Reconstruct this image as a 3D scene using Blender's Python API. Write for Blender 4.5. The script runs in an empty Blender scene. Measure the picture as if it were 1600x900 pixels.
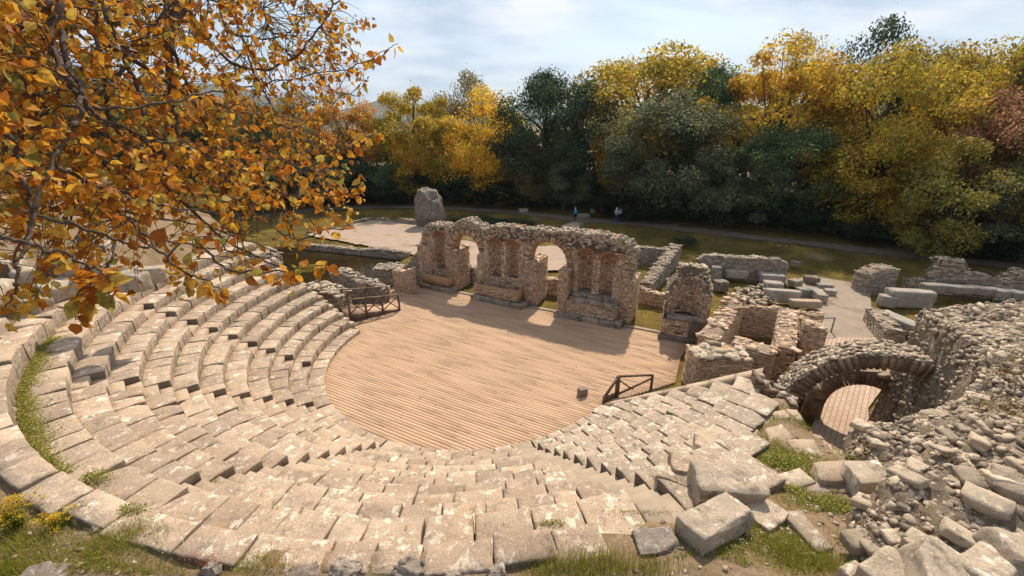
import bpy, bmesh, math, random
import numpy as np
from mathutils import Vector, Matrix, noise as mnoise
from mathutils.geometry import tessellate_polygon

sc = bpy.context.scene
COL = sc.collection
R_ = math.radians

# ------------------------------------------------------------------ camera
F, HY, CH = 665.0, 200.0, 10.5
PITCH = math.atan((450 - HY) / F)
cam_d = bpy.data.cameras.new('camera')
cam_d.sensor_width = 36.0
cam_d.lens = 36.0 * F / 1600.0
cam_d.clip_start = 0.05
cam_d.clip_end = 20000
cam = bpy.data.objects.new('camera', cam_d)
COL.objects.link(cam)
cam.location = (0, 0, CH)
cam.rotation_euler = (math.pi / 2 - PITCH, 0, 0)
sc.camera = cam

# ------------------------------------------------------------------ sky, sun, exposure
SUN_EL, SUN_DIR = 50.0, (0.31, 0.951)          # direction towards the sun (x, y)
world = bpy.data.worlds.new('World')
sc.world = world
world.use_nodes = True
wn, wl = world.node_tree.nodes, world.node_tree.links
wn.clear()
w_out = wn.new('ShaderNodeOutputWorld')
w_sky = wn.new('ShaderNodeTexSky')
w_sky.sky_type = 'NISHITA'
w_sky.sun_disc = False
w_sky.sun_elevation = R_(SUN_EL)
w_sky.sun_rotation = math.atan2(SUN_DIR[0], SUN_DIR[1])
w_sky.air_density = 1.2
w_sky.dust_density = 1.5
w_b1 = wn.new('ShaderNodeBackground'); w_b1.inputs[1].default_value = 0.10
w_b2 = wn.new('ShaderNodeBackground'); w_b2.inputs[1].default_value = 0.84
w_mix = wn.new('ShaderNodeMixShader')
w_tc = wn.new('ShaderNodeTexCoord')
w_sep = wn.new('ShaderNodeSeparateXYZ')
w_add = wn.new('ShaderNodeMath'); w_add.operation = 'ADD'; w_add.inputs[1].default_value = 0.22
w_dx = wn.new('ShaderNodeMath'); w_dx.operation = 'DIVIDE'
w_dy = wn.new('ShaderNodeMath'); w_dy.operation = 'DIVIDE'
w_abs = wn.new('ShaderNodeMath'); w_abs.operation = 'ABSOLUTE'
w_com = wn.new('ShaderNodeCombineXYZ')
w_n1 = wn.new('ShaderNodeTexNoise'); w_n1.inputs['Scale'].default_value = 1.25; w_n1.inputs['Detail'].default_value = 7; w_n1.inputs['Roughness'].default_value = 0.52; w_n1.inputs['Distortion'].default_value = 0.35
w_n2 = wn.new('ShaderNodeTexNoise'); w_n2.inputs['Scale'].default_value = 3.1; w_n2.inputs['Detail'].default_value = 6
w_r1 = wn.new('ShaderNodeValToRGB')
w_r1.color_ramp.elements[0].position = 0.41; w_r1.color_ramp.elements[0].color = (0.08, 0.08, 0.08, 1)
w_r1.color_ramp.elements[1].position = 0.57; w_r1.color_ramp.elements[1].color = (1, 1, 1, 1)
w_r2 = wn.new('ShaderNodeValToRGB')
w_r2.color_ramp.elements[0].position = 0.36; w_r2.color_ramp.elements[0].color = (0.46, 0.56, 0.70, 1)
w_r2.color_ramp.elements[1].position = 0.62; w_r2.color_ramp.elements[1].color = (0.93, 0.93, 0.95, 1)
w_map = wn.new('ShaderNodeMapping'); w_map.inputs['Location'].default_value = (0.7, 2.3, 0.0); w_map.inputs['Scale'].default_value = (0.7, 1.05, 1)
L = wl.new
L(w_tc.outputs['Generated'], w_sep.inputs[0])
L(w_sep.outputs[2], w_abs.inputs[0]); L(w_abs.outputs[0], w_add.inputs[0])
L(w_sep.outputs[0], w_dx.inputs[0]); L(w_add.outputs[0], w_dx.inputs[1])
L(w_sep.outputs[1], w_dy.inputs[0]); L(w_add.outputs[0], w_dy.inputs[1])
L(w_dx.outputs[0], w_com.inputs[0]); L(w_dy.outputs[0], w_com.inputs[1])
L(w_com.outputs[0], w_map.inputs[0])
L(w_map.outputs[0], w_n1.inputs['Vector']); L(w_map.outputs[0], w_n2.inputs['Vector'])
L(w_n1.outputs[0], w_r1.inputs[0]); L(w_n2.outputs[0], w_r2.inputs[0])
L(w_r2.outputs[0], w_b2.inputs[0])
L(w_sky.outputs[0], w_b1.inputs[0])
L(w_r1.outputs[0], w_mix.inputs[0]); L(w_b1.outputs[0], w_mix.inputs[1]); L(w_b2.outputs[0], w_mix.inputs[2])
L(w_mix.outputs[0], w_out.inputs[0])

sun_d = bpy.data.lights.new('sun', 'SUN')
sun_d.energy = 4.5
sun_d.angle = R_(1.4)
sun_d.color = (1.0, 0.885, 0.73)
sun = bpy.data.objects.new('sun', sun_d)
COL.objects.link(sun)
_sv = Vector((SUN_DIR[0] * math.cos(R_(SUN_EL)), SUN_DIR[1] * math.cos(R_(SUN_EL)), math.sin(R_(SUN_EL))))
sun.rotation_euler = _sv.to_track_quat('Z', 'Y').to_euler()
sun.location = (10, 20, 40)

sc.view_settings.view_transform = 'Standard'
sc.view_settings.look = 'None'
sc.view_settings.exposure = 0.52
sc.view_settings.gamma = 1.0

# ------------------------------------------------------------------ helpers
rs = np.random.RandomState(11)
_c, _s = math.cos(PITCH), math.sin(PITCH)

def at(px, py, z):
    """point at height z that stands where the photograph shows (px, py)"""
    dx, dz = (px - 800) / F, -(py - 450) / F
    w = np.array([dx, _c + dz * _s, -_s + dz * _c])
    t = (z - CH) / w[2]
    return np.array([w[0] * t, w[1] * t, z])

def atd(px, py, d):
    dx, dz = (px - 800) / F, -(py - 450) / F
    return np.array([dx * d, (_c + dz * _s) * d, CH + (-_s + dz * _c) * d])

def proj(P):
    P = np.asarray(P, float).reshape(-1, 3)
    Z = P[:, 2] - CH
    fw = P[:, 1] * _c - Z * _s
    up = P[:, 1] * _s + Z * _c
    fw = np.where(np.abs(fw) < 1e-6, 1e-6, fw)
    return 800 + F * P[:, 0] / fw, 450 - F * up / fw, fw

def _hash(ix, iy, iz, seed):
    n = (ix.astype(np.int64) * 374761393 + iy.astype(np.int64) * 668265263 + iz.astype(np.int64) * 2147483647 + seed * 1274126177) & 0xffffffff
    n = ((n ^ (n >> 13)) * 1274126177) & 0xffffffff
    n = n ^ (n >> 16)
    return (n & 0xffffff) / float(0xffffff)

def vnoise(x, y, z=None, seed=0):
    x = np.asarray(x, float); y = np.asarray(y, float)
    z = np.zeros_like(x) if z is None else np.asarray(z, float)
    ix, iy, iz = np.floor(x), np.floor(y), np.floor(z)
    fx, fy, fz = x - ix, y - iy, z - iz
    fx, fy, fz = fx * fx * (3 - 2 * fx), fy * fy * (3 - 2 * fy), fz * fz * (3 - 2 * fz)
    r = 0
    for a in (0, 1):
        for b in (0, 1):
            for c in (0, 1):
                w = (fx if a else 1 - fx) * (fy if b else 1 - fy) * (fz if c else 1 - fz)
                r = r + w * _hash(ix + a, iy + b, iz + c, seed)
    return r * 2 - 1

def fbm(x, y, z=None, seed=0, oct=4, rough=0.5):
    t, a, f = 0, 1.0, 1.0
    for o in range(oct):
        t = t + a * vnoise(np.asarray(x) * f, np.asarray(y) * f, None if z is None else np.asarray(z) * f, seed + o * 17)
        a *= rough; f *= 2.03
    return t

def smooth(a, b, x):
    t = np.clip((x - a) / (b - a), 0, 1)
    return t * t * (3 - 2 * t)

def mk_mesh(name, V, Fs, smooth_shade=False):
    """V: n x 3; Fs: list of int arrays (m x k)"""
    V = np.ascontiguousarray(V, dtype=np.float32)
    me = bpy.data.meshes.new(name)
    Fs = [np.asarray(f, dtype=np.int32) for f in Fs if len(f)]
    nl = sum(f.size for f in Fs); npoly = sum(len(f) for f in Fs)
    me.vertices.add(len(V)); me.vertices.foreach_set('co', V.ravel())
    me.loops.add(nl); me.polygons.add(npoly)
    me.loops.foreach_set('vertex_index', np.concatenate([f.ravel() for f in Fs]))
    st, o = [], 0
    for f in Fs:
        k = f.shape[1]
        st.append(np.arange(len(f), dtype=np.int32) * k + o); o += f.size
    me.polygons.foreach_set('loop_start', np.concatenate(st))
    if smooth_shade:
        me.polygons.foreach_set('use_smooth', np.ones(npoly, dtype=bool))
    me.update(calc_edges=True)
    return me

def add_obj(name, me, mat=None, parent=None, loc=None, kind=None):
    if mat is not None and me is not None and len(me.materials) == 0:
        me.materials.append(mat)
    o = bpy.data.objects.new(name, me)
    COL.objects.link(o)
    if parent is not None:
        o.parent = parent
    if loc is not None:
        o.location = loc
    if kind:
        o['kind'] = kind
    return o

def thing(name, label, cat, loc=(0, 0, 0), rotz=0.0, group=None):
    o = bpy.data.objects.new(name, None)
    o.empty_display_size = 0.3
    COL.objects.link(o)
    o.location = loc
    o.rotation_euler = (0, 0, rotz)
    o['label'] = label; o['category'] = cat; o['kind'] = 'thing'
    if group: o['group'] = group
    return o

def tag(o, label, cat, group=None):
    o['label'] = label; o['category'] = cat; o['kind'] = 'thing'
    if group: o['group'] = group
    return o

BOXF = np.array([[0, 3, 2, 1], [4, 5, 6, 7], [0, 1, 5, 4], [1, 2, 6, 5], [2, 3, 7, 6], [3, 0, 4, 7]])

class Acc:
    def __init__(s):
        s.V, s.Q, s.T, s.n = [], [], [], 0
    def add(s, V, Q=None, T=None):
        V = np.asarray(V, float)
        if Q is not None and len(Q): s.Q.append(np.asarray(Q) + s.n)
        if T is not None and len(T): s.T.append(np.asarray(T) + s.n)
        s.V.append(V); s.n += len(V)
    def boxes(s, B):
        """B: m x 8 x 3"""
        B = np.asarray(B, float)
        if len(B) == 0: return
        m = len(B)
        Q = (BOXF[None] + (np.arange(m) * 8)[:, None, None]).reshape(-1, 4)
        s.add(B.reshape(-1, 3), Q)
    def box(s, a, b, jit=0.0, M=None):
        a, b = np.asarray(a, float), np.asarray(b, float)
        c = np.array([[a[0], a[1], a[2]], [b[0], a[1], a[2]], [b[0], b[1], a[2]], [a[0], b[1], a[2]],
                      [a[0], a[1], b[2]], [b[0], a[1], b[2]], [b[0], b[1], b[2]], [a[0], b[1], b[2]]])
        if jit: c = c + rs.uniform(-jit, jit, c.shape)
        if M is not None: c = c @ M[:3, :3].T + M[:3, 3]
        s.boxes(c[None])
    def mesh(s, name, smooth_shade=False):
        V = np.concatenate(s.V) if s.V else np.zeros((0, 3))
        Fs = []
        if s.Q: Fs.append(np.concatenate(s.Q))
        if s.T: Fs.append(np.concatenate(s.T))
        return mk_mesh(name, V, Fs, smooth_shade)

def beam(acc, p0, p1, w, h, up=(0, 0, 1)):
    p0, p1 = np.asarray(p0, float), np.asarray(p1, float)
    d = p1 - p0; d = d / np.linalg.norm(d)
    sx = np.cross(d, up); sx /= np.linalg.norm(sx)
    uz = np.cross(sx, d)
    B = []
    for p in (p0, p1):
        B += [p - sx * w / 2 - uz * h / 2, p + sx * w / 2 - uz * h / 2, p + sx * w / 2 + uz * h / 2, p - sx * w / 2 + uz * h / 2]
    B = np.array(B)
    acc.boxes(B[None])

def tube(acc, pts, radii, sides=6):
    pts = np.asarray(pts, float); n = len(pts)
    t = np.gradient(pts, axis=0); t /= np.linalg.norm(t, axis=1)[:, None] + 1e-9
    a = np.cross(t, [0.31, 0.17, 0.93]); a /= np.linalg.norm(a, axis=1)[:, None] + 1e-9
    b = np.cross(t, a)
    th = np.arange(sides) * 2 * math.pi / sides
    V = pts[:, None] + np.asarray(radii)[:, None, None] * (np.cos(th)[None, :, None] * a[:, None] + np.sin(th)[None, :, None] * b[:, None])
    i = np.arange(n - 1)[:, None] * sides; j = np.arange(sides)[None]; k = (j + 1) % sides
    Q = np.stack([i + j, i + k, i + sides + k, i + sides + j], -1).reshape(-1, 4)
    acc.add(V.reshape(-1, 3), Q)

# rounded-box rock: unit prototypes and single meshes
def _cube_grid(c):
    g = np.linspace(-1, 1, c + 1)
    key, V, Q = {}, [], []
    for ax in range(3):
        for sg in (-1, 1):
            idx = np.zeros((c + 1, c + 1), int)
            for i in range(c + 1):
                for j in range(c + 1):
                    p = [0, 0, 0]; p[ax] = sg; p[(ax + 1) % 3] = g[i]; p[(ax + 2) % 3] = g[j]
                    k = tuple(np.round(p, 5))
                    if k not in key: key[k] = len(V); V.append(p)
                    idx[i, j] = key[k]
            for i in range(c):
                for j in range(c):
                    q = [idx[i, j], idx[i + 1, j], idx[i + 1, j + 1], idx[i, j + 1]]
                    Q.append(q if sg > 0 else q[::-1])
    return np.array(V, float), np.array(Q)
_CG = {}
def rock_vq(seed, cuts=3, bev=0.3, nz=0.12, nscale=1.3, facets=0):
    if cuts not in _CG: _CG[cuts] = _cube_grid(cuts)
    P, Q = _CG[cuts]
    q = np.clip(P, -(1 - bev), 1 - bev)
    d = P - q
    l = np.linalg.norm(d, axis=1)[:, None]
    V = q + np.where(l > 1e-6, d / np.maximum(l, 1e-6) * bev, 0)
    r = np.random.RandomState(seed)
    for _ in range(facets):
        n = r.normal(size=3); n /= np.linalg.norm(n)
        dd = r.uniform(0.75, 1.05)
        e = V @ n - dd
        V = V - np.outer(np.maximum(e, 0), n)
    o = r.uniform(0, 50, 3)
    for ax in range(3):
        V[:, ax] += nz * fbm(P[:, 0] * nscale + o[0] + ax * 9, P[:, 1] * nscale + o[1], P[:, 2] * nscale + o[2], seed + ax * 7, 3)
    return V, Q
PROTO = [rock_vq(100 + i, 2, 0.30, 0.20, 1.1, 5) for i in range(14)]
PROTO_F = [rock_vq(200 + i, 3, 0.22, 0.10, 1.2, 3) for i in range(10)]

def rotz(a):
    c, s = math.cos(a), math.sin(a)
    return np.array([[c, -s, 0], [s, c, 0], [0, 0, 1.0]])
def rand_rot(tilt=0.3, r=rs):
    a, b, c = r.uniform(0, 6.283), r.uniform(-tilt, tilt), r.uniform(-tilt, tilt)
    rx = np.array([[1, 0, 0], [0, math.cos(b), -math.sin(b)], [0, math.sin(b), math.cos(b)]])
    ry = np.array([[math.cos(c), 0, math.sin(c)], [0, 1, 0], [-math.sin(c), 0, math.cos(c)]])
    return rx @ ry @ rotz(a)

def put_rock(acc, p, size, rot=None, fine=False, r=rs):
    V, Q = (PROTO_F if fine else PROTO)[r.randint(10)]
    M = rand_rot(0.5, r) if rot is None else rot
    acc.add((V * np.asarray(size)) @ M.T + np.asarray(p), Q)

def rock_obj(name, p, size, rot=None, mat=None, parent=None, seed=None, cuts=5, bev=0.25, nz=0.08, facets=3, ns=1.6, label=None, cat=None, group=None, sm=False):
    seed = rs.randint(100000) if seed is None else seed
    size = np.asarray(size, float); mn = size.min()
    if cuts not in _CG: _CG[cuts] = _cube_grid(cuts)
    P, Q = _CG[cuts]; b = bev * mn * 1.3                     # edge rounding in metres, alike on every edge
    W = P * size; qq = np.clip(W, -(size - b), size - b); d = W - qq
    l = np.linalg.norm(d, axis=1)[:, None]
    V = qq + np.where(l > 1e-6, d / np.maximum(l, 1e-6) * b, 0)
    r = np.random.RandomState(seed)
    for _ in range(facets):                                  # broken corners
        n = r.normal(size=3); n /= np.linalg.norm(n)
        e = V @ n - r.uniform(0.72, 0.98) * np.abs(size * n).sum()
        V = V - np.outer(np.maximum(e, 0), n)
    o = r.uniform(0, 50, 3); sc_ = ns / (mn * 1.6)
    for ax in range(3):
        V[:, ax] += nz * mn * 1.3 * fbm(W[:, 0] * sc_ + o[0] + ax * 9, W[:, 1] * sc_ + o[1], W[:, 2] * sc_ + o[2], seed % 991 + ax * 7, 4, 0.55)
    M = np.eye(3) if rot is None else rot
    V = V @ M.T
    me = mk_mesh(name, V, [Q], sm)
    o = add_obj(name, me, mat, parent, tuple(p))
    if label: tag(o, label, cat, group)
    return o

def inpoly(x, y, poly):
    x = np.asarray(x, float); y = np.asarray(y, float)
    r = np.zeros(x.shape, bool); n = len(poly)
    for i in range(n):
        x0, y0 = poly[i]; x1, y1 = poly[(i + 1) % n]
        c = ((y0 > y) != (y1 > y)) & (x < (x1 - x0) * (y - y0) / ((y1 - y0) if y1 != y0 else 1e-9) + x0)
        r ^= c
    return r
def inpoly1(x, y, poly):
    r = False; x0, y0 = poly[-1]
    for x1, y1 in poly:
        if (y0 > y) != (y1 > y) and x < (x1 - x0) * (y - y0) / (y1 - y0) + x0: r = not r
        x0, y0 = x1, y1
    return r
def polydist(x, y, poly, closed=True):
    x = np.asarray(x, float); y = np.asarray(y, float)
    d = np.full(x.shape, 1e9); n = len(poly)
    for i in range(n if closed else n - 1):
        ax, ay = poly[i]; bx, by = poly[(i + 1) % n]
        l2 = (bx - ax) ** 2 + (by - ay) ** 2
        t = np.clip(((x - ax) * (bx - ax) + (y - ay) * (by - ay)) / l2, 0, 1)
        d = np.minimum(d, np.hypot(x - ax - t * (bx - ax), y - ay - t * (by - ay)))
    return d
def sdist(x, y, poly):
    return np.where(inpoly(x, y, poly), 1, -1) * polydist(x, y, poly)

# ------------------------------------------------------------------ materials
class NT:
    def __init__(s, name):
        s.m = bpy.data.materials.new(name); s.m.use_nodes = True
        s.t = s.m.node_tree; s.t.nodes.clear()
        s.out = s.n('ShaderNodeOutputMaterial')
    def n(s, typ, **kw):
        o = s.t.nodes.new(typ)
        for k, v in kw.items(): setattr(o, k, v)
        return o
    def l(s, a, b): s.t.links.new(a, b)
    def pos(s):
        return s.n('ShaderNodeNewGeometry').outputs['Position']
    def noise(s, vec, scale, detail=4, rough=0.55, dist=0.0):
        o = s.n('ShaderNodeTexNoise')
        o.inputs['Scale'].default_value = scale; o.inputs['Detail'].default_value = detail
        o.inputs['Roughness'].default_value = rough; o.inputs['Distortion'].default_value = dist
        s.l(vec, o.inputs['Vector']); return o.outputs[0]
    def voro(s, vec, scale, feat='F1'):
        o = s.n('ShaderNodeTexVoronoi'); o.feature = feat
        o.inputs['Scale'].default_value = scale; s.l(vec, o.inputs['Vector']); return o.outputs[0]
    def ramp(s, fac, stops, interp='LINEAR'):
        o = s.n('ShaderNodeValToRGB'); cr = o.color_ramp; cr.interpolation = interp
        while len(cr.elements) < len(stops): cr.elements.new(0.5)
        for e, (p, c) in zip(cr.elements, stops):
            e.position = p; e.color = (c, c, c, 1) if isinstance(c, (int, float)) else (*c, 1)
        s.l(fac, o.inputs[0]); return o.outputs[0]
    def mix(s, fac, a, b, mode='MIX'):
        o = s.n('ShaderNodeMixRGB', blend_type=mode)
        for i, v in ((0, fac), (1, a), (2, b)):
            if isinstance(v, (int, float)): o.inputs[i].default_value = v if i == 0 else (v, v, v, 1)
            elif isinstance(v, tuple): o.inputs[i].default_value = (*v, 1)
            else: s.l(v, o.inputs[i])
        return o.outputs[0]
    def math(s, op, a, b=0.0):
        o = s.n('ShaderNodeMath', operation=op)
        for i, v in ((0, a), (1, b)):
            if isinstance(v, (int, float)): o.inputs[i].default_value = v
            else: s.l(v, o.inputs[i])
        return o.outputs[0]
    def rnd(s):
        """a number of its own for each object and for each loose piece of a joined mesh"""
        a = s.n('ShaderNodeObjectInfo').outputs['Random']
        b = s.n('ShaderNodeNewGeometry').outputs['Random Per Island']
        return s.math('FRACT', s.math('ADD', a, b))
    def bump(s, h, strength, dist=0.02, prev=None):
        o = s.n('ShaderNodeBump'); o.inputs['Strength'].default_value = strength; o.inputs['Distance'].default_value = dist
        s.l(h, o.inputs['Height'])
        if prev is not None: s.l(prev, o.inputs['Normal'])
        return o.outputs[0]
    def bsdf(s, col, rough=0.9, normal=None, spec=0.25, **kw):
        o = s.n('ShaderNodeBsdfPrincipled')
        if isinstance(col, tuple): o.inputs['Base Color'].default_value = (*col, 1)
        else: s.l(col, o.inputs['Base Color'])
        if isinstance(rough, (int, float)): o.inputs['Roughness'].default_value = rough
        else: s.l(rough, o.inputs['Roughness'])
        o.inputs['Specular IOR Level'].default_value = spec
        for k, v in kw.items(): o.inputs[k].default_value = v
        if normal is not None: s.l(normal, o.inputs['Normal'])
        s.l(o.outputs[0], s.out.inputs[0]); return o

def stone_mat(name, c1, c2, lichen=None, lich_amt=0.62, dark=None, dark_amt=0.66, sc_=1.0, vary=(0.75, 1.2), bump=0.6, tint=0.0, moss=None, moss_amt=0.66, fleck=True, bdist=0.035):
    k = NT(name); p = k.pos(); r = k.rnd()
    off = k.n('ShaderNodeVectorMath', operation='ADD')
    k.l(p, off.inputs[0])
    cx = k.n('ShaderNodeCombineXYZ'); k.l(k.math('MULTIPLY', r, 37.0), cx.inputs[0]); k.l(k.math('MULTIPLY', r, 11.0), cx.inputs[2])
    k.l(cx.outputs[0], off.inputs[1]); v = off.outputs[0]
    col = k.mix(k.ramp(k.noise(v, 1.7 * sc_, 6, 0.62), [(0.32, 0.0), (0.68, 1.0)]), c1, c2)
    if tint:
        col = k.mix(k.math('MULTIPLY', k.ramp(k.noise(p, 0.35, 3), [(0.4, 0.0), (0.65, 1.0)]), tint), col, (0.42, 0.24, 0.13))
    if dark is not None:
        col = k.mix(k.ramp(k.noise(v, 3.1 * sc_, 7, 0.7), [(dark_amt - 0.09, 0.0), (dark_amt + 0.06, 0.85)]), col, dark)
    if lichen is not None:
        a = k.ramp(k.noise(v, 4.2 * sc_, 5, 0.62, 0.3), [(lich_amt - 0.02, 0.0), (lich_amt + 0.04, 0.85)])
        b = k.ramp(k.noise(v, 15 * sc_, 4, 0.6), [(lich_amt + 0.02, 0.0), (lich_amt + 0.07, 0.8)])
        col = k.mix(k.math('MAXIMUM', a, b), col, lichen)
    if moss is not None:
        col = k.mix(k.ramp(k.noise(p, 1.3 * sc_, 6, 0.65), [(moss_amt - 0.05, 0.0), (moss_amt + 0.05, 0.85)]), col, moss)
    if fleck:
        col = k.mix(k.ramp(k.noise(v, 38 * sc_, 3, 0.7), [(0.34, 0.0), (0.56, 1.0)]), k.mix(0.45, col, (0.10, 0.085, 0.07)), col)
    pit = k.ramp(k.noise(v, 21 * sc_, 5, 0.65, 0.4), [(0.64, 0.0), (0.71, 0.6)])
    col = k.mix(pit, col, (0.12, 0.10, 0.08))
    vv = k.n('ShaderNodeMapRange'); vv.inputs['To Min'].default_value = vary[0]; vv.inputs['To Max'].default_value = vary[1]
    k.l(r, vv.inputs['Value'])
    col = k.mix(1.0, col, vv.outputs[0], 'MULTIPLY')
    col = k.mix(1.0, col, (1.06, 0.98, 0.88), 'MULTIPLY')
    b1 = k.bump(k.noise(v, 9 * sc_, 8, 0.68), bump, bdist)
    b2 = k.bump(k.noise(v, 45 * sc_, 4, 0.6), bump * 0.6, 0.008, b1)
    k.bsdf(col, 0.92, b2, 0.2)
    return k.m
M = {}
M['seat'] = stone_mat('seat_limestone', (0.50, 0.41, 0.325), (0.35, 0.285, 0.225), lichen=(0.70, 0.645, 0.56), lich_amt=0.59, dark=(0.17, 0.15, 0.13), dark_amt=0.63, vary=(0.78, 1.15), bump=0.8, tint=0.2)
M['greyseat'] = stone_mat('grey_seat_limestone', (0.48, 0.40, 0.32), (0.34, 0.285, 0.23), lichen=(0.70, 0.65, 0.57), lich_amt=0.575, dark=(0.17, 0.15, 0.125), dark_amt=0.61, vary=(0.8, 1.15), bump=0.8, sc_=1.3)
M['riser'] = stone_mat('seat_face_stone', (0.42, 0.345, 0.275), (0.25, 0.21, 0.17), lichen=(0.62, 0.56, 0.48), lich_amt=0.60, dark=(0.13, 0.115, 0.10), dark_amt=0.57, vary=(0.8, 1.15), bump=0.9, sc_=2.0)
M['joint'] = stone_mat('earthy_shaded_joint_face', (0.20, 0.16, 0.12), (0.13, 0.105, 0.08), vary=(0.8, 1.2), bump=0.6)  # earthy block sides, with shade of gaps and stair notches put into the colour
M['slab'] = stone_mat('paving_limestone', (0.47, 0.37, 0.28), (0.36, 0.30, 0.24), lichen=(0.66, 0.61, 0.55), lich_amt=0.63, dark=(0.2, 0.18, 0.16), vary=(0.85, 1.15), bump=0.4)
M['block'] = stone_mat('weathered_block', (0.50, 0.425, 0.34), (0.32, 0.28, 0.235), lichen=(0.72, 0.67, 0.60), lich_amt=0.62, dark=(0.12, 0.11, 0.10), dark_amt=0.62, vary=(0.85, 1.15), bump=0.8)
M['marble'] = stone_mat('pale_marble', (0.40, 0.37, 0.335), (0.28, 0.265, 0.25), lichen=(0.52, 0.49, 0.46), dark=(0.15, 0.14, 0.13), dark_amt=0.62, vary=(0.8, 1.15), bump=0.5)
M['rubble'] = stone_mat('rubble_stone', (0.56, 0.48, 0.385), (0.38, 0.325, 0.26), lichen=(0.6, 0.54, 0.46), lich_amt=0.64, dark=(0.10, 0.088, 0.072), dark_amt=0.62, vary=(0.5, 1.3), bump=0.7, sc_=1.8)
M['greystone'] = stone_mat('grey_masonry', (0.44, 0.395, 0.34), (0.27, 0.24, 0.21), lichen=(0.56, 0.53, 0.48), dark=(0.12, 0.11, 0.10), dark_amt=0.64, vary=(0.6, 1.25), bump=0.6, sc_=1.5)
M['brick'] = stone_mat('thin_brick', (0.60, 0.46, 0.35), (0.48, 0.35, 0.26), lichen=(0.70, 0.62, 0.52), lich_amt=0.58, dark=(0.16, 0.115, 0.085), dark_amt=0.68, vary=(0.72, 1.3), bump=0.4, sc_=1.2, tint=0.5)
M['redbrick'] = stone_mat('red_brick', (0.40, 0.215, 0.13), (0.30, 0.17, 0.11), lichen=(0.42, 0.31, 0.23), dark=(0.12, 0.085, 0.065), vary=(0.65, 1.25), bump=0.4)
M['archbrick'] = stone_mat('arch_brick', (0.30, 0.21, 0.145), (0.21, 0.15, 0.11), lichen=(0.40, 0.33, 0.26), dark=(0.09, 0.075, 0.06), dark_amt=0.6, vary=(0.6, 1.3), bump=0.6)
M['mortar'] = stone_mat('old_mortar', (0.34, 0.275, 0.21), (0.23, 0.185, 0.145), dark=(0.10, 0.085, 0.07), dark_amt=0.62, vary=(0.95, 1.05), bump=0.8, sc_=1.6)
M['darkmortar'] = stone_mat('weathered_core', (0.21, 0.175, 0.14), (0.13, 0.11, 0.09), lichen=(0.4, 0.36, 0.3), lich_amt=0.66, dark=(0.05, 0.045, 0.04), dark_amt=0.58, vary=(0.95, 1.05), bump=1.0, sc_=2.2)
M['core'] = stone_mat('rubble_core', (0.38, 0.315, 0.24), (0.23, 0.19, 0.145), lichen=(0.6, 0.53, 0.44), lich_amt=0.6, dark=(0.15, 0.125, 0.10), dark_amt=0.60, vary=(0.95, 1.05), bump=1.0, sc_=2.0, moss=(0.20, 0.15, 0.045), moss_amt=0.62, bdist=0.09)
M['plaster'] = stone_mat('orange_plaster', (0.46, 0.285, 0.155), (0.38, 0.235, 0.13), dark=(0.2, 0.14, 0.09), dark_amt=0.68, lichen=(0.5, 0.4, 0.3), vary=(0.95, 1.05), bump=0.35)
M['plinth'] = stone_mat('plinth_stone', (0.36, 0.31, 0.26), (0.2, 0.175, 0.15), lichen=(0.55, 0.5, 0.43), lich_amt=0.62, dark=(0.08, 0.07, 0.06), dark_amt=0.57, vary=(0.8, 1.2), bump=0.8)
M['nearrock'] = stone_mat('near_rock', (0.37, 0.32, 0.28), (0.24, 0.21, 0.19), lichen=(0.52, 0.49, 0.46), lich_amt=0.6, dark=(0.13, 0.12, 0.115), dark_amt=0.62, vary=(0.85, 1.2), bump=1.0, sc_=2.5)
def wall_core_mat():
    k = NT('stage_wall_core'); p = k.pos(); sep = k.n('ShaderNodeSeparateXYZ'); k.l(p, sep.inputs[0])
    col = k.mix(k.ramp(k.noise(p, 2.5, 6, 0.65), [(0.3, 0.0), (0.7, 1.0)]), (0.25, 0.19, 0.14), (0.15, 0.115, 0.085))
    h = k.math('ADD', k.math('MULTIPLY', sep.outputs[2], 0.2), k.math('MULTIPLY', k.math('SUBTRACT', k.noise(p, 1.6, 5, 0.6), 0.5), 0.35))
    col = k.mix(k.ramp(h, [(0.73, 0.0), (0.80, 0.9)]), col, (0.085, 0.072, 0.058))
    k.bsdf(col, 0.95, k.bump(k.noise(p, 14, 7, 0.7), 0.9, 0.05), 0.15)
    return k.m
M['wallcore'] = wall_core_mat()
M['monolith'] = stone_mat('grey_rock', (0.30, 0.265, 0.235), (0.17, 0.15, 0.135), lichen=(0.46, 0.42, 0.37), dark=(0.09, 0.08, 0.07), dark_amt=0.58, vary=(0.95, 1.05), bump=1.0, sc_=1.0)

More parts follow.
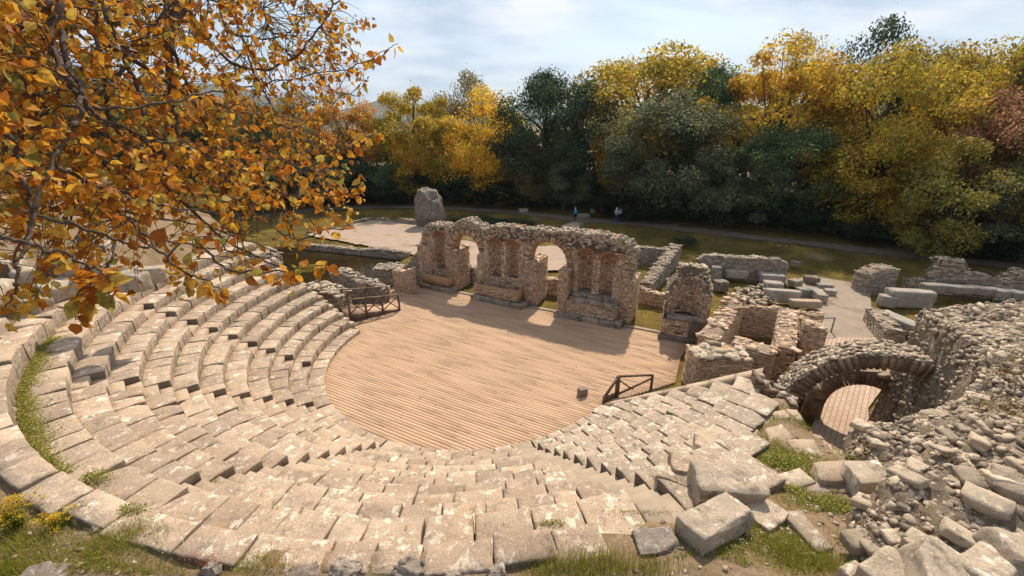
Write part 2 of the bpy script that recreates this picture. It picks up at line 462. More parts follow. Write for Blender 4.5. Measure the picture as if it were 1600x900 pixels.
def ground_mat():
    k = NT('ground_earth'); p = k.pos()
    grass = k.mix(k.ramp(k.noise(p, 0.9, 6, 0.65), [(0.35, 0.0), (0.65, 1.0)]), (0.165, 0.118, 0.024), (0.245, 0.16, 0.036))
    grass = k.mix(k.ramp(k.noise(p, 0.35, 5, 0.6), [(0.42, 0.0), (0.6, 0.8)]), grass, (0.075, 0.062, 0.016))
    grass = k.mix(k.ramp(k.noise(p, 5.0, 6, 0.75), [(0.40, 0.6), (0.62, 0.0)]), grass, (0.05, 0.042, 0.014))
    grass = k.mix(k.ramp(k.noise(p, 9.0, 4, 0.7), [(0.60, 0.0), (0.72, 0.5)]), grass, (0.30, 0.22, 0.08))
    peb = k.ramp(k.voro(p, 26.0), [(0.10, 1.0), (0.45, 0.0)])
    soil = k.mix(k.ramp(k.noise(p, 3.0, 6, 0.7), [(0.35, 0.0), (0.7, 1.0)]), (0.36, 0.245, 0.165), (0.24, 0.165, 0.11))
    soil = k.mix(k.math('MULTIPLY', peb, 0.55), soil, (0.50, 0.40, 0.31))
    soil = k.mix(k.ramp(k.noise(p, 13.0, 5, 0.7), [(0.38, 0.55), (0.6, 0.0)]), soil, (0.13, 0.095, 0.065))
    # bare earth on the near hillside, grass elsewhere
    sep = k.n('ShaderNodeSeparateXYZ'); k.l(p, sep.inputs[0])
    near = k.ramp(k.math('MULTIPLY', sep.outputs[2], 0.2), [(0.40, 0.0), (0.6, 1.0)])
    fac = k.math('MULTIPLY', near, k.ramp(k.noise(p, 0.8, 5, 0.6), [(0.36, 1.0), (0.6, 0.35)]))
    bare = k.ramp(k.noise(p, 0.16, 5, 0.6), [(0.60, 0.0), (0.68, 0.6)])
    col = k.mix(k.math('MAXIMUM', fac, bare), grass, soil)
    h = k.noise(p, 7, 8, 0.7)
    k.bsdf(col, 0.97, k.bump(h, 0.9, 0.06), 0.1)
    return k.m
M['ground'] = ground_mat()
def path_mat(name, c1, c2, g=None):
    k = NT(name); p = k.pos()
    col = k.mix(k.ramp(k.noise(p, 1.2, 7, 0.7), [(0.3, 0.0), (0.7, 1.0)]), c1, c2)
    if g: col = k.mix(k.ramp(k.noise(p, 0.45, 6, 0.65), [(0.55, 0.0), (0.64, 0.7)]), col, g)
    k.bsdf(col, 0.95, k.bump(k.noise(p, 14, 6, 0.7), 0.7, 0.03), 0.15)
    return k.m
M['path'] = path_mat('gravel', (0.21, 0.165, 0.12), (0.13, 0.10, 0.075))
M['gravelwalk'] = path_mat('pale_gravel', (0.36, 0.285, 0.22), (0.25, 0.195, 0.15), (0.15, 0.12, 0.05))
M['court'] = path_mat('sandy_earth', (0.42, 0.315, 0.24), (0.33, 0.245, 0.185), (0.21, 0.165, 0.065))

def water_mat():
    k = NT('murky_water'); p = k.pos()
    col = k.mix(k.ramp(k.noise(p, 0.3, 4), [(0.35, 0.0), (0.7, 1.0)]), (0.020, 0.013, 0.004), (0.036, 0.023, 0.006))
    k.bsdf(col, 0.10, k.bump(k.noise(p, 2.5, 3), 0.06, 0.05), 0.35)
    return k.m
M['water'] = water_mat()

def deck_mat():
    k = NT('deck_wood'); p = k.pos(); r = k.rnd()
    mp = k.n('ShaderNodeMapping'); mp.inputs['Rotation'].default_value = (0, 0, R_(27.5)); mp.inputs['Scale'].default_value = (0.6, 9.0, 1)
    k.l(p, mp.inputs[0])
    col = k.mix(k.ramp(r, [(0.0, 0.0), (1.0, 1.0)]), (0.49, 0.315, 0.188), (0.55, 0.37, 0.233))
    col = k.mix(k.ramp(k.noise(mp.outputs[0], 3.0, 6, 0.65), [(0.35, 0.35), (0.6, 0.0)]), col, (0.30, 0.17, 0.10))
    col = k.mix(k.ramp(k.noise(p, 0.28, 4, 0.6), [(0.4, 0.0), (0.7, 0.35)]), col, (0.36, 0.25, 0.175))
    col = k.mix(k.ramp(k.noise(p, 5.0, 5, 0.7), [(0.70, 0.0), (0.75, 0.75)]), col, (0.13, 0.085, 0.055))
    col = k.mix(k.ramp(k.noise(p, 0.6, 5, 0.7, 0.6), [(0.60, 0.0), (0.70, 0.4)]), col, (0.52, 0.36, 0.25))
    b = k.bump(k.noise(mp.outputs[0], 8.0, 4), 0.3, 0.01)
    k.bsdf(col, 0.78, b, 0.25)
    return k.m
M['deck'] = deck_mat()
def plain(name, c, rough=0.8, var=0.25, sc_=6.0, bump=0.2, spec=0.3):
    k = NT(name); p = k.pos()
    d = tuple(v * (1 - var) for v in c)
    col = k.mix(k.ramp(k.noise(p, sc_, 5, 0.6), [(0.3, 0.0), (0.7, 1.0)]), d, c)
    k.bsdf(col, rough, k.bump(k.noise(p, sc_ * 4, 4), bump, 0.01), spec)
    return k.m
M['rail'] = plain('rail_wood', (0.17, 0.105, 0.065), 0.75, 0.35, 9)
M['bark'] = plain('branch_bark', (0.135, 0.095, 0.07), 0.9, 0.6, 40, 0.6)
M['treebark'] = plain('trunk_bark', (0.095, 0.075, 0.055), 0.95, 0.4, 3, 0.6)
M['gap'] = plain('dark_joint', (0.055, 0.045, 0.035), 0.95, 0.4, 5)
M['threshold'] = plain('stone_threshold', (0.40, 0.31, 0.22), 0.9, 0.3, 3)
M['metal'] = plain('grey_metal', (0.22, 0.21, 0.2), 0.5, 0.2, 5)

def tile_mat():
    k = NT('walkway_tiles'); p = k.pos()
    mp = k.n('ShaderNodeMapping'); mp.inputs['Rotation'].default_value = (0, 0, R_(-48)); k.l(p, mp.inputs[0])
    br = k.n('ShaderNodeTexBrick'); k.l(mp.outputs[0], br.inputs['Vector'])
    br.inputs['Color1'].default_value = (0.50, 0.36, 0.265, 1); br.inputs['Color2'].default_value = (0.43, 0.305, 0.22, 1); br.inputs['Mortar'].default_value = (0.24, 0.165, 0.115, 1)
    br.inputs['Scale'].default_value = 1.0; br.inputs['Mortar Size'].default_value = 0.012
    br.inputs['Brick Width'].default_value = 0.42; br.inputs['Row Height'].default_value = 0.17
    k.bsdf(br.outputs['Color'], 0.85, k.bump(k.math('SUBTRACT', 1.0, br.outputs['Fac']), 0.5, 0.02), 0.2)
    return k.m
M['tiles'] = tile_mat()

def leaf_mat(name, stops, trans=0.45, objcol=False, gloss=0.45, vary=(0.6, 1.25), veins=False):
    k = NT(name); r = k.rnd()
    if objcol:
        oc = k.n('ShaderNodeObjectInfo').outputs['Color']
        p = k.pos()
        cl = k.ramp(k.noise(p, 0.42, 4, 0.6), [(0.42, 0.0), (0.66, 0.62)])
        grn = k.mix(1.0, oc, (0.55, 0.92, 0.9), 'MULTIPLY')
        col = k.mix(cl, oc, grn)
        col = k.mix(1.0, col, k.ramp(k.noise(p, 1.1, 3, 0.6), [(0.3, 0.62), (0.7, 1.25)]), 'MULTIPLY')
        hs = k.n('ShaderNodeHueSaturation')
        mr = k.n('ShaderNodeMapRange'); mr.inputs['To Min'].default_value = 0.47; mr.inputs['To Max'].default_value = 0.53
        r2 = k.math('FRACT', k.math('MULTIPLY', r, 7.31)); k.l(r2, mr.inputs['Value']); k.l(mr.outputs[0], hs.inputs['Hue'])
        mv = k.n('ShaderNodeMapRange'); mv.inputs['To Min'].default_value = vary[0]; mv.inputs['To Max'].default_value = vary[1]
        k.l(r, mv.inputs['Value']); k.l(mv.outputs[0], hs.inputs['Value']); k.l(col, hs.inputs['Color'])
        col = hs.outputs[0]
    else:
        col = k.ramp(r, stops)
        p = k.pos()
        col = k.mix(k.ramp(k.noise(p, 45, 4, 0.6), [(0.46, 0.0), (0.66, 0.7)]), col, (0.20, 0.075, 0.015))
        col = k.mix(k.ramp(k.noise(p, 130, 3, 0.6), [(0.62, 0.0), (0.70, 0.8)]), col, (0.10, 0.04, 0.012))
    b = k.n('ShaderNodeBsdfPrincipled'); k.l(col, b.inputs['Base Color']); b.inputs['Roughness'].default_value = gloss; b.inputs['Specular IOR Level'].default_value = 0.3
    t = k.n('ShaderNodeBsdfTranslucent'); k.l(col, t.inputs['Color'])
    mx = k.n('ShaderNodeMixShader'); mx.inputs[0].default_value = trans
    k.l(b.outputs[0], mx.inputs[1]); k.l(t.outputs[0], mx.inputs[2]); k.l(mx.outputs[0], k.out.inputs[0])
    return k.m
M['leaf'] = leaf_mat('autumn_leaf', [(0.0, (0.22, 0.075, 0.014)), (0.16, (0.46, 0.15, 0.016)), (0.36, (0.62, 0.25, 0.02)), (0.58, (0.72, 0.35, 0.03)), (0.76, (0.74, 0.46, 0.06)), (0.88, (0.48, 0.38, 0.08)), (1.0, (0.22, 0.23, 0.05))], 0.5, gloss=0.6)
M['crown'] = leaf_mat('foliage', None, 0.48, True, 0.75, (0.5, 1.35))
M['grass'] = leaf_mat('grass_blades', [(0.0, (0.16, 0.23, 0.022)), (0.4, (0.30, 0.34, 0.035)), (0.75, (0.40, 0.37, 0.055)), (1.0, (0.42, 0.33, 0.12))], 0.4)
M['herb'] = leaf_mat('herb_leaves', [(0.0, (0.13, 0.19, 0.02)), (0.5, (0.26, 0.30, 0.03)), (0.85, (0.36, 0.33, 0.045)), (1.0, (0.34, 0.27, 0.06))], 0.35)
M['moss'] = leaf_mat('ochre_moss', [(0.0, (0.17, 0.12, 0.02)), (0.5, (0.26, 0.17, 0.03)), (1.0, (0.32, 0.22, 0.06))], 0.2)
M['yellow'] = leaf_mat('yellow_petals', [(0.0, (0.75, 0.46, 0.01)), (1.0, (0.8, 0.55, 0.03))], 0.3)
M['white'] = leaf_mat('white_petals', [(0.0, (0.7, 0.68, 0.6)), (1.0, (0.8, 0.78, 0.72))], 0.2)
M['red'] = leaf_mat('red_sedum', [(0.0, (0.42, 0.05, 0.03)), (1.0, (0.5, 0.12, 0.06))], 0.2)

# ------------------------------------------------------------------ the theatre's plan
CX, CY = -1.83, 18.6
R0, DR, Z0, DZ = 6.87, 0.645, 0.2, 0.43
SA = R_(27.5)
UX, UY = math.cos(SA), -math.sin(SA)
NX, NY = math.sin(SA), math.cos(SA)
SD = 22.62
def SW(s, y, z=0.0):
    return np.array([UX * s + NX * (SD + y), UY * s + NY * (SD + y), z])
def pol(r, az, z=0.0):
    a = R_(az)
    return np.array([CX + r * math.cos(a), CY + r * math.sin(a), z])

# ------------------------------------------------------------------ ground
HILL = [(-90, 52), (-30, 33.5), (-20, 29.0), (-14.8, 24.2), (-8.6, 21.2), (CX, CY), (3.6, 14.3), (6.3, 11.0), (8.3, 11.1), (8.4, 10.2), (7.9, 8.9), (7.9, 7.8), (9.5, 7.6), (10.9, 8.0), (12.3, 9.0), (12.9, 10.2), (14.0, 12.0), (18, 11.2), (30, 6), (70, -10), (70, -40), (-90, -40)]
POND = [(-19.5, 29.5), (-26, 39), (-22.5, 41.5), (-9.4, 36.4), (-8.6, 31.5), (-11.2, 28.6)]
PATHX = np.array([-200, -60, -34, -28.5, -24, -16, -8.2, 0, 6.6, 14, 24, 32, 45, 80, 200])
PATHY = np.array([20, 36, 46, 51.5, 55.5, 56.8, 55.6, 53.2, 48.6, 45.9, 39.4, 34.2, 27, 12, -20])
def path_y(x): return np.interp(x, PATHX, PATHY)
def hill_top(x, y):
    t = np.clip(0.6 * (x - 2.6) + 0.8 * (y - 4.2), 0, 8)
    r = np.hypot(x - CX, y - CY)
    return 4.9 - 0.21 * t + 0.10 * np.clip(-x - 11, 0, 9) * smooth(10, 18, y) + 0.12 * np.clip(r - 17, 0, 20) * smooth(2, -2, x)
def terrain(x, y, detail=True):
    x = np.asarray(x, float); y = np.asarray(y, float)
    d = (y - path_y(x)) * 0.86
    z = -0.08 + 0.75 * smooth(-6.5, -1.6, d) + 0.06 * np.clip(d - 2.2, 0, 60) + 0.03 * np.clip(d - 60, 0, 300)
    z = np.where(sdist(x, y, POND) > -0.3, np.minimum(z, -0.02 - 1.1 * smooth(-0.3, 1.6, sdist(x, y, POND))), z)
    hd = sdist(x, y, HILL)
    h = hill_top(x, y)
    r = np.hypot(x - CX, y - CY)
    cone = 0.2 + DZ * (r - R0) / DR - 0.62
    h2 = np.where(r < 14.25, np.minimum(h, cone), h)
    z = z + (np.maximum(h2, -0.08) - z) * smooth(0.0, 0.55, hd)
    z = np.where(r < 7.4, np.minimum(z, -0.1), z)
    if detail:
        k = smooth(0.5, 3, np.abs(d))
        z = z + 0.05 * fbm(x * 0.9, y * 0.9, seed=3, oct=4) * np.where(r < 13.8, 0.2, k)
    return z
def gz(x, y): return float(terrain(np.array([x]), np.array([y]))[0])

def axis(lo, hi, st, far):
    f = np.arange(lo, hi + st / 2, st)
    out, v, k = [], hi, st
    while v < far: k *= 1.22; v += k; out.append(v)
    out2, v, k = [], lo, st
    while v > -far: k *= 1.22; v -= k; out2.append(v)
    return np.concatenate([out2[::-1], f, out])
def grid_mesh(name, xs, ys, zf, sm=True):
    X, Y = np.meshgrid(xs, ys, indexing='ij')
    Z = zf(X.ravel(), Y.ravel())
    n, m = len(xs), len(ys)
    i, j = np.meshgrid(np.arange(n - 1), np.arange(m - 1), indexing='ij')
    a = (i * m + j).ravel()
    return mk_mesh(name, np.stack([X.ravel(), Y.ravel(), Z], 1), [np.stack([a, a + m, a + m + 1, a + 1], 1)], sm)
g = add_obj('ground', grid_mesh('ground', axis(-45, 45, 0.3, 6000), axis(-8, 64, 0.3, 6000), terrain), M['ground'], kind='structure')

def ribbon(name, xs, hw, mat, lift):
    pts = np.array([(x, path_y(x)) for x in xs])
    t = np.gradient(pts, axis=0); t /= np.linalg.norm(t, axis=1)[:, None]
    nn = np.stack([-t[:, 1], t[:, 0]], 1)
    rows = []
    for k in np.linspace(-1, 1, 7):
        q = pts + nn * (k * (hw + 0.25 * fbm(pts[:, 0] * 0.5 + k * 9, pts[:, 1] * 0.5, seed=5))[:, None])
        rows.append(np.stack([q[:, 0], q[:, 1], terrain(q[:, 0], q[:, 1]) + lift], 1))
    V = np.stack(rows, 1).reshape(-1, 3); n = len(pts)
    i, j = np.meshgrid(np.arange(n - 1), np.arange(6), indexing='ij'); a = (i * 7 + j).ravel()
    return add_obj(name, mk_mesh(name, V, [np.stack([a, a + 7, a + 8, a + 1], 1)], True), mat, kind='structure')
ribbon('path', np.arange(-70, 60, 0.5), 1.05, M['path'], 0.06)

me = bpy.data.meshes.new('water'); me.from_pydata([(x, y, -0.42) for x, y in [(-24, 28), (-29, 42), (-20, 44), (-7, 37.5), (-7.5, 30.5), (-12, 26.6)]], [], [list(range(6))])
add_obj('water', me, M['water'], kind='structure')

# sandy court beyond the pond, a thin slab with its own edge
COURT = [at(478, 366, 0.12), at(575, 343, 0.12), at(655, 349, 0.12), at(705, 372, 0.12), at(780, 384, 0.12), at(908, 384, 0.12), at(912, 424, 0.12), at(760, 418, 0.12), at(640, 396, 0.12)]
me = bpy.data.meshes.new('court')
cp = [(p[0], p[1]) for p in COURT]
edge_ = []
for k in range(len(cp)):
    (x0, y0), (x1, y1) = cp[k], cp[(k + 1) % len(cp)]
    n_ = max(2, int(math.hypot(x1 - x0, y1 - y0) / 0.35))
    for m_ in range(n_): edge_.append((x0 + (x1 - x0) * m_ / n_ + rs.normal(0, 0.09), y0 + (y1 - y0) * m_ / n_ + rs.normal(0, 0.09)))
me = bpy.data.meshes.new('court'); me.from_pydata([(x, y, 0.10) for x, y in edge_], [], [list(t) for t in tessellate_polygon([[Vector((x, y, 0)) for x, y in edge_]])]); me.update()
add_obj('court', me, M['court'], kind='structure')

# paved walkway of the side entrance
WK = [(10.4, 12.2), (11.8, 11.0), (14.2, 14.2), (16.9, 16.4), (20.0, 20.2), (21.8, 24.4), (24.5, 28.5), (21.2, 29.0), (19.4, 25.8), (16.6, 20.4), (13.6, 15.6)]
me = bpy.data.meshes.new('walkway'); me.from_pydata([(x, y, 0.05) for x, y in WK[:5]] + [(16.6, 20.4, 0.05), (13.6, 15.6, 0.05)], [], [[0, 1, 2, 3, 4, 5, 6]])
add_obj('walkway', me, M['tiles'], kind='structure')
me = bpy.data.meshes.new('gravel_walkway'); me.from_pydata([(16.4, 20.0, 0.045), (20.2, 20.0, 0.045), (22.4, 24.4, 0.045), (25.4, 28.4, 0.045), (22.5, 30.5, 0.045), (20.6, 29.4, 0.045), (19.0, 25.8, 0.045)], [], [[0, 1, 2, 3, 4, 5, 6]])
add_obj('gravel_path', me, M['gravelwalk'], kind='structure')

# far hills
def hills(x, y):
    ang = np.degrees(np.arctan2(x, y))
    rr = np.hypot(x, y)
    prof = 150 + 320 * smooth(-20, -60, ang) + 60 * np.exp(-((ang + 18.5) / 3.5) ** 2) + 40 * np.sin(ang * 0.35) + 30 * fbm(ang * 0.15, ang * 0, seed=4)
    return prof * np.exp(-((rr - 3600) / 520) ** 2) * (1 + 0.12 * fbm(x / 300, y / 300, seed=21, oct=5)) - 3
aa = np.radians(np.linspace(-80, 80, 260)); rr_ = np.linspace(2500, 4700, 40)
A_, B_ = np.meshgrid(aa, rr_, indexing='ij')
X, Y = (B_ * np.sin(A_)).ravel(), (B_ * np.cos(A_)).ravel()
i, j = np.meshgrid(np.arange(259), np.arange(39), indexing='ij'); a = (i * 40 + j).ravel()
kk = NT('hill_forest'); kk.bsdf(kk.mix(kk.noise(kk.pos(), 0.02, 5), (0.05, 0.07, 0.04), (0.10, 0.10, 0.06)), 1.0, None, 0.0)
add_obj('hills', mk_mesh('hills', np.stack([X, Y, hills(X, Y)], 1), [np.stack([a, a + 1, a + 41, a + 40], 1)], True), kk.m, kind='structure')
# ------------------------------------------------------------------ seating
def seat_mesh(r0, r1, a0, a1, zt, zb, seed, bev=0.022, nu=4, nv=3, wear=0.0):
    """one cut stone of a curved row; returns mesh in local coords and its centre"""
    q = np.random.RandomState(seed)
    am, rm = (a0 + a1) / 2, (r0 + r1) / 2
    gu = np.concatenate([[0, 0.04], np.linspace(0.04, 0.96, nu + 1)[1:-1], [0.96, 1]])
    gv = np.concatenate([[0, 0.05], np.linspace(0.05, 0.95, nv)[1:-1], [0.95, 1]])
    NU, NV = len(gu), len(gv)
    tilt = q.uniform(-0.007, 0.007, 2); tw = q.uniform(-0.006, 0.006, 2)
    Uu, Vv = np.meshgrid(gu, gv, indexing='ij')
    bord = ((Uu == 0) | (Uu == 1) | (Vv == 0) | (Vv == 1))
    rr = r0 + (r1 - r0) * Vv + tw[0] * (Uu - 0.5) * 2
    aa = R_(a0) + (R_(a1) - R_(a0)) * Uu
    o = q.uniform(0, 99)
    x = CX + rr * np.cos(aa); y = CY + rr * np.sin(aa)
    zz = zt + tilt[0] * (Uu - 0.5) * 2 + tilt[1] * (Vv - 0.5) * 2 + 0.010 * fbm(x * 3 + o, y * 3, seed=seed % 97)
    zz = zz - np.where(bord, bev * (1 + 0.9 * vnoise(x * 7 + o, y * 7, seed=5)), 0)
    # worn front lip
    zz = zz - np.where(Vv < 0.06, 0.012 * (1 + vnoise(x * 4 + o, y * 4, seed=9)), 0)
    if wear > 0:
        cu, cv = q.choice([0, 1]), q.choice([0, 0, 1])
        dd = np.hypot((Uu - cu) * 1.0, (Vv - cv) * 1.0)
        zz = zz - wear * np.clip(1 - dd / 0.45, 0, 1)
    ins = np.where(bord, 0.012, 0.0)
    x = x + ins * fbm(x * 8 + o, y * 8, seed=2, oct=3); y = y + ins * fbm(y * 8 + o, x * 8, seed=7, oct=3)
    c = np.array([CX + rm * math.cos(R_(am)), CY + rm * math.sin(R_(am)), (zt + zb) / 2])
    top = np.stack([x, y, zz], -1).reshape(-1, 3)
    i, j = np.meshgrid(np.arange(NU - 1), np.arange(NV - 1), indexing='ij'); a = (i * NV + j).ravel()
    Q = [np.stack([a, a + 1, a + NV + 1, a + NV], 1)]
    ring = [(i_, 0) for i_ in range(NU)] + [(NU - 1, j_) for j_ in range(1, NV)] + [(i_, NV - 1) for i_ in range(NU - 2, -1, -1)] + [(0, j_) for j_ in range(NV - 2, 0, -1)]
    rid = np.array([i_ * NV + j_ for i_, j_ in ring])
    mid = top[rid].copy(); mid[:, 2] = zt - 0.5 * (zt - zb) ; mid[:, :2] += q.uniform(-0.008, 0.008, (len(rid), 2))
    bot = top[rid].copy(); bot[:, 2] = zb
    n0 = len(top); k = len(rid)
    kk = np.arange(k); k2 = (kk + 1) % k
    Q.append(np.stack([rid, n0 + kk, n0 + k2, rid[k2]], 1)[:, ::-1])
    Q.append(np.stack([n0 + kk, n0 + k + kk, n0 + k + k2, n0 + k2], 1)[:, ::-1])
    V = np.concatenate([top, mid, bot]) - c
    me = mk_mesh('seat_block', V, Q)
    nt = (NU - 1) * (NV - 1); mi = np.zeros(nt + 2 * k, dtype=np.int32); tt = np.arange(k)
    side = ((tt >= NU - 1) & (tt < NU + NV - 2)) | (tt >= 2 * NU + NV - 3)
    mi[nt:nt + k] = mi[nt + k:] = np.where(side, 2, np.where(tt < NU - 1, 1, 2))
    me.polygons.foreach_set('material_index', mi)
    return me, c

STAIRS = [-164.0, -138.6, -109.0, -71.8]
SWID = 0.36                                     # half width of a stairway in metres
LEFT_END, RIGHT_END = -200.0, -37.5
NROW = 11
def row_r(i): return R0 + DR * i
def row_z(i): return Z0 + DZ * i
def row_out(i): return row_r(i + 1) + 0.05 if i < 10 else 14.30
RIGHT_LIM = {8: -44.5, 9: -56.0, 10: -62.0}
bounds = [LEFT_END] + STAIRS + [RIGHT_END]
W_LAB = ['curved stone seat rows at the left end, ending beside the wooden railing',
         'wedge of stone seat rows left of the orchestra, second from the railing',
         'wedge of stone seat rows between the two left stairways and the bottom of the picture',
         'broad wedge of lichen-spotted seat rows directly below the rounded edge of the wooden stage',
         'rough grey wedge of seat rows on the right, below the leaning stone blocks']
W_LAB[2] = 'wedge of warm tan seat rows at lower left, around the loose raised block'
sseed = 1000
def add_block(parent, base, r0, r1, a0, a1, zt, zb, mat='seat', name='seat_block', wear=0.0, nu=4, nv=3, bev=0.022):
    global sseed
    sseed += 1
    me, c = seat_mesh(r0, r1, a0, a1, zt, zb, sseed, bev, nu, nv, wear)
    if mat == 'seat' and a0 > -71.5 and r0 < 13.9: mat = 'greyseat'
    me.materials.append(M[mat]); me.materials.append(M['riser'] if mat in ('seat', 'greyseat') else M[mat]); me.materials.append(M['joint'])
    o = add_obj(name, me, None, parent, tuple(c - base))
    return o

for w in range(5):
    A0, A1 = bounds[w], bounds[w + 1]
    base = pol(R0, (A0 + A1) / 2, 0.0)
    T = thing('seating_wedge', W_LAB[w], 'seating', base, group='wedges of the theatre seating')
    for i in range(NROW):
        r0, r1, z1 = row_r(i), row_out(i), row_z(i)
        g0 = A0 + (math.degrees(SWID / r0) if w > 0 else 0.6 * i * 0 )
        g1 = A1 - (math.degrees(SWID / r0) if w < 4 else 0)
        if w == 4: g1 = min(g1, RIGHT_LIM.get(i, RIGHT_END) + rs.uniform(-0.8, 0.8))
        if g1 - g0 < 1.5: continue
        near = row_r(i) > 9.5
        L_ = rs.uniform(0.60, 0.82) if i < 10 else 0.72
        a = g0
        while a < g1 - 0.2:
            da = math.degrees(L_ * rs.uniform(0.72, 1.35) / r0)
            b = a + da
            if g1 - b < math.degrees(0.38 / r0): b = g1
            gap = math.degrees(rs.uniform(0.006, 0.020) / r0)
            dz = rs.uniform(-0.009, 0.009); dr = rs.uniform(-0.010, 0.012)
            if rs.rand() < 0.035: dz += rs.uniform(0.02, 0.06); dr -= rs.uniform(0, 0.05)
            if i == 0: dz = rs.uniform(-0.01, 0.01)
            wear = rs.uniform(0.04, 0.13) if rs.rand() < 0.24 else 0.0
            zb = z1 - (0.30 if i == 0 else DZ + 0.14)
            add_block(T, base, r0 + dr, r1, a + gap, b - gap, z1 + dz, zb, wear=wear, nu=8 if i > 5 else 5, nv=5 if i > 5 else 4, bev=rs.uniform(0.010, 0.026))
            a = b
    if w == 0:      # stepped ends beside the railing
        for i in range(1, 9):
            a0 = LEFT_END - math.degrees(0.34 / row_r(i))
            add_block(T, base, row_r(i), row_r(i) + 0.33, a0, LEFT_END - 0.1, row_z(i) - 0.21, row_z(i) - 0.65, nu=2)
            add_block(T, base, row_r(i) + 0.34, row_out(i), a0, LEFT_END - 0.1, row_z(i) - 0.02, row_z(i) - 0.6, nu=2)

S_LAB = ['narrow stone stairway climbing the left end of the seating', 'stone stairway of small pale steps crossing the left side of the seating',
         'stone stairway cut through the seat rows at lower left of the stage', 'sandy stairway between the broad lower wedge and the right-hand seat rows']
for w, A in enumerate(STAIRS):
    base = pol(R0, A, 0.0)
    T = thing('stone_stairway', S_LAB[w], 'stairway', base, group='stairways between the seating wedges')
    for i in range(NROW - 1 if w < 3 else NROW):
        r0 = row_r(i); ha = math.degrees((SWID - 0.012) / r0)
        m = 'threshold' if w == 3 else 'slab'
        if i == 0:
            add_block(T, base, r0, row_out(0), A - ha, A + ha, row_z(0) - 0.02, -0.1, m, 'step', nu=2); continue
        cut = rs.uniform(0.30, 0.35)
        add_block(T, base, r0 - 0.01, r0 + cut, A - ha, A + ha, row_z(i) - rs.uniform(0.19, 0.23), row_z(i) - 0.6, m, 'step', nu=2, wear=0.03)
        add_block(T, base, r0 + cut + 0.005, row_out(i), A - ha, A + ha, row_z(i) - rs.uniform(0, 0.025), row_z(i) - 0.6, m, 'step', nu=2)
    if w < 3:
        i = 10; ha = math.degrees((SWID - 0.01) / row_r(10))
        add_block(T, base, row_r(10), row_out(10), A - ha, A + ha, row_z(10) - 0.02, row_z(10) - 0.6, m, 'step', nu=3)

# sloping coping along the right-hand end of the rows
base = pol(R0, -36.6, 0)
T = thing('sloping_coping', 'pale sloping coping along the right end of the seat rows, behind the small railing', 'coping', base)
for k in range(7):
    i0, i1 = k * 1.12 + 0.1, (k + 1) * 1.12 + 0.06
    V = []
    for ii in (i0, i1):
        for aa_ in (-37.3, -35.6 + 0.1 * k):
            for dzz in (-0.2, -0.7):
                V.append(pol(row_r(ii), aa_, row_z(ii) + dzz + rs.uniform(-0.01, 0.01)) - base)
    V = np.array(V)
    me = mk_mesh('coping_stone', V, [np.array([[0, 4, 6, 2], [1, 3, 7, 5], [0, 1, 5, 4], [2, 6, 7, 3], [0, 2, 3, 1], [4, 5, 7, 6]])])
    add_obj('coping_stone', me, M['slab'], T)

# upper tier behind the walkway
base = pol(14.15, -125, 5.0)
T = thing('upper_seat_row', 'long curved top row of slabs with a grassy gutter along its foot', 'seating', base)
a = -176.0
while a < -79:
    da = math.degrees(0.78 * rs.uniform(0.7, 1.5) / 14.15); b = a + da
    dz = rs.uniform(-0.03, 0.03) + (rs.uniform(0, 0.06) if rs.rand() < 0.2 else 0)
    dep = rs.uniform(0.62, 0.8) if a < -122 else rs.uniform(0.40, 0.56)
    gap = math.degrees(rs.uniform(0.006, 0.02) / 14.15)
    if not (-113 > a > -119) or True:
        add_block(T, base, 14.15 + rs.uniform(-0.03, 0.03), 14.15 + dep, a + gap, b - gap, 5.0 + dz - (0.06 if a > -100 else 0), 4.3, 'seat', 'slab', nu=6, nv=4, wear=rs.uniform(0.05, 0.15) if rs.rand() < 0.35 else 0, bev=rs.uniform(0.02, 0.04))
    a = b
for kk, (rr0, zt, p_keep, lo, hi, lab) in enumerate([(14.85, 5.42, 0.85, -178, -143, 'broken row of seat slabs at the far left, first above the grassy gutter'), (15.55, 5.85, 0.6, -179, -150, 'scattered upper seat slabs at the far left below the autumn leaves'), (16.3, 6.2, 0.4, -180, -155, 'loose slabs of the ruined highest row under the hanging leaves')]):
    base = pol(rr0, (lo + hi) / 2, zt - 0.4)
    T = thing('broken_seat_row', lab, 'seating', base, group='ruined rows above the gutter')
    a = lo
    while a < hi:
        b = a + math.degrees(0.8 * rs.uniform(0.7, 1.4) / rr0)
        if rs.rand() < p_keep:
            add_block(T, base, rr0 + rs.uniform(-0.08, 0.08), rr0 + rs.uniform(0.55, 0.75), a + 0.05, b - 0.05, zt + rs.uniform(-0.1, 0.04), zt - 0.8, 'block', 'slab', nu=4, nv=3, wear=rs.uniform(0, 0.15), bev=0.035)
        a = b

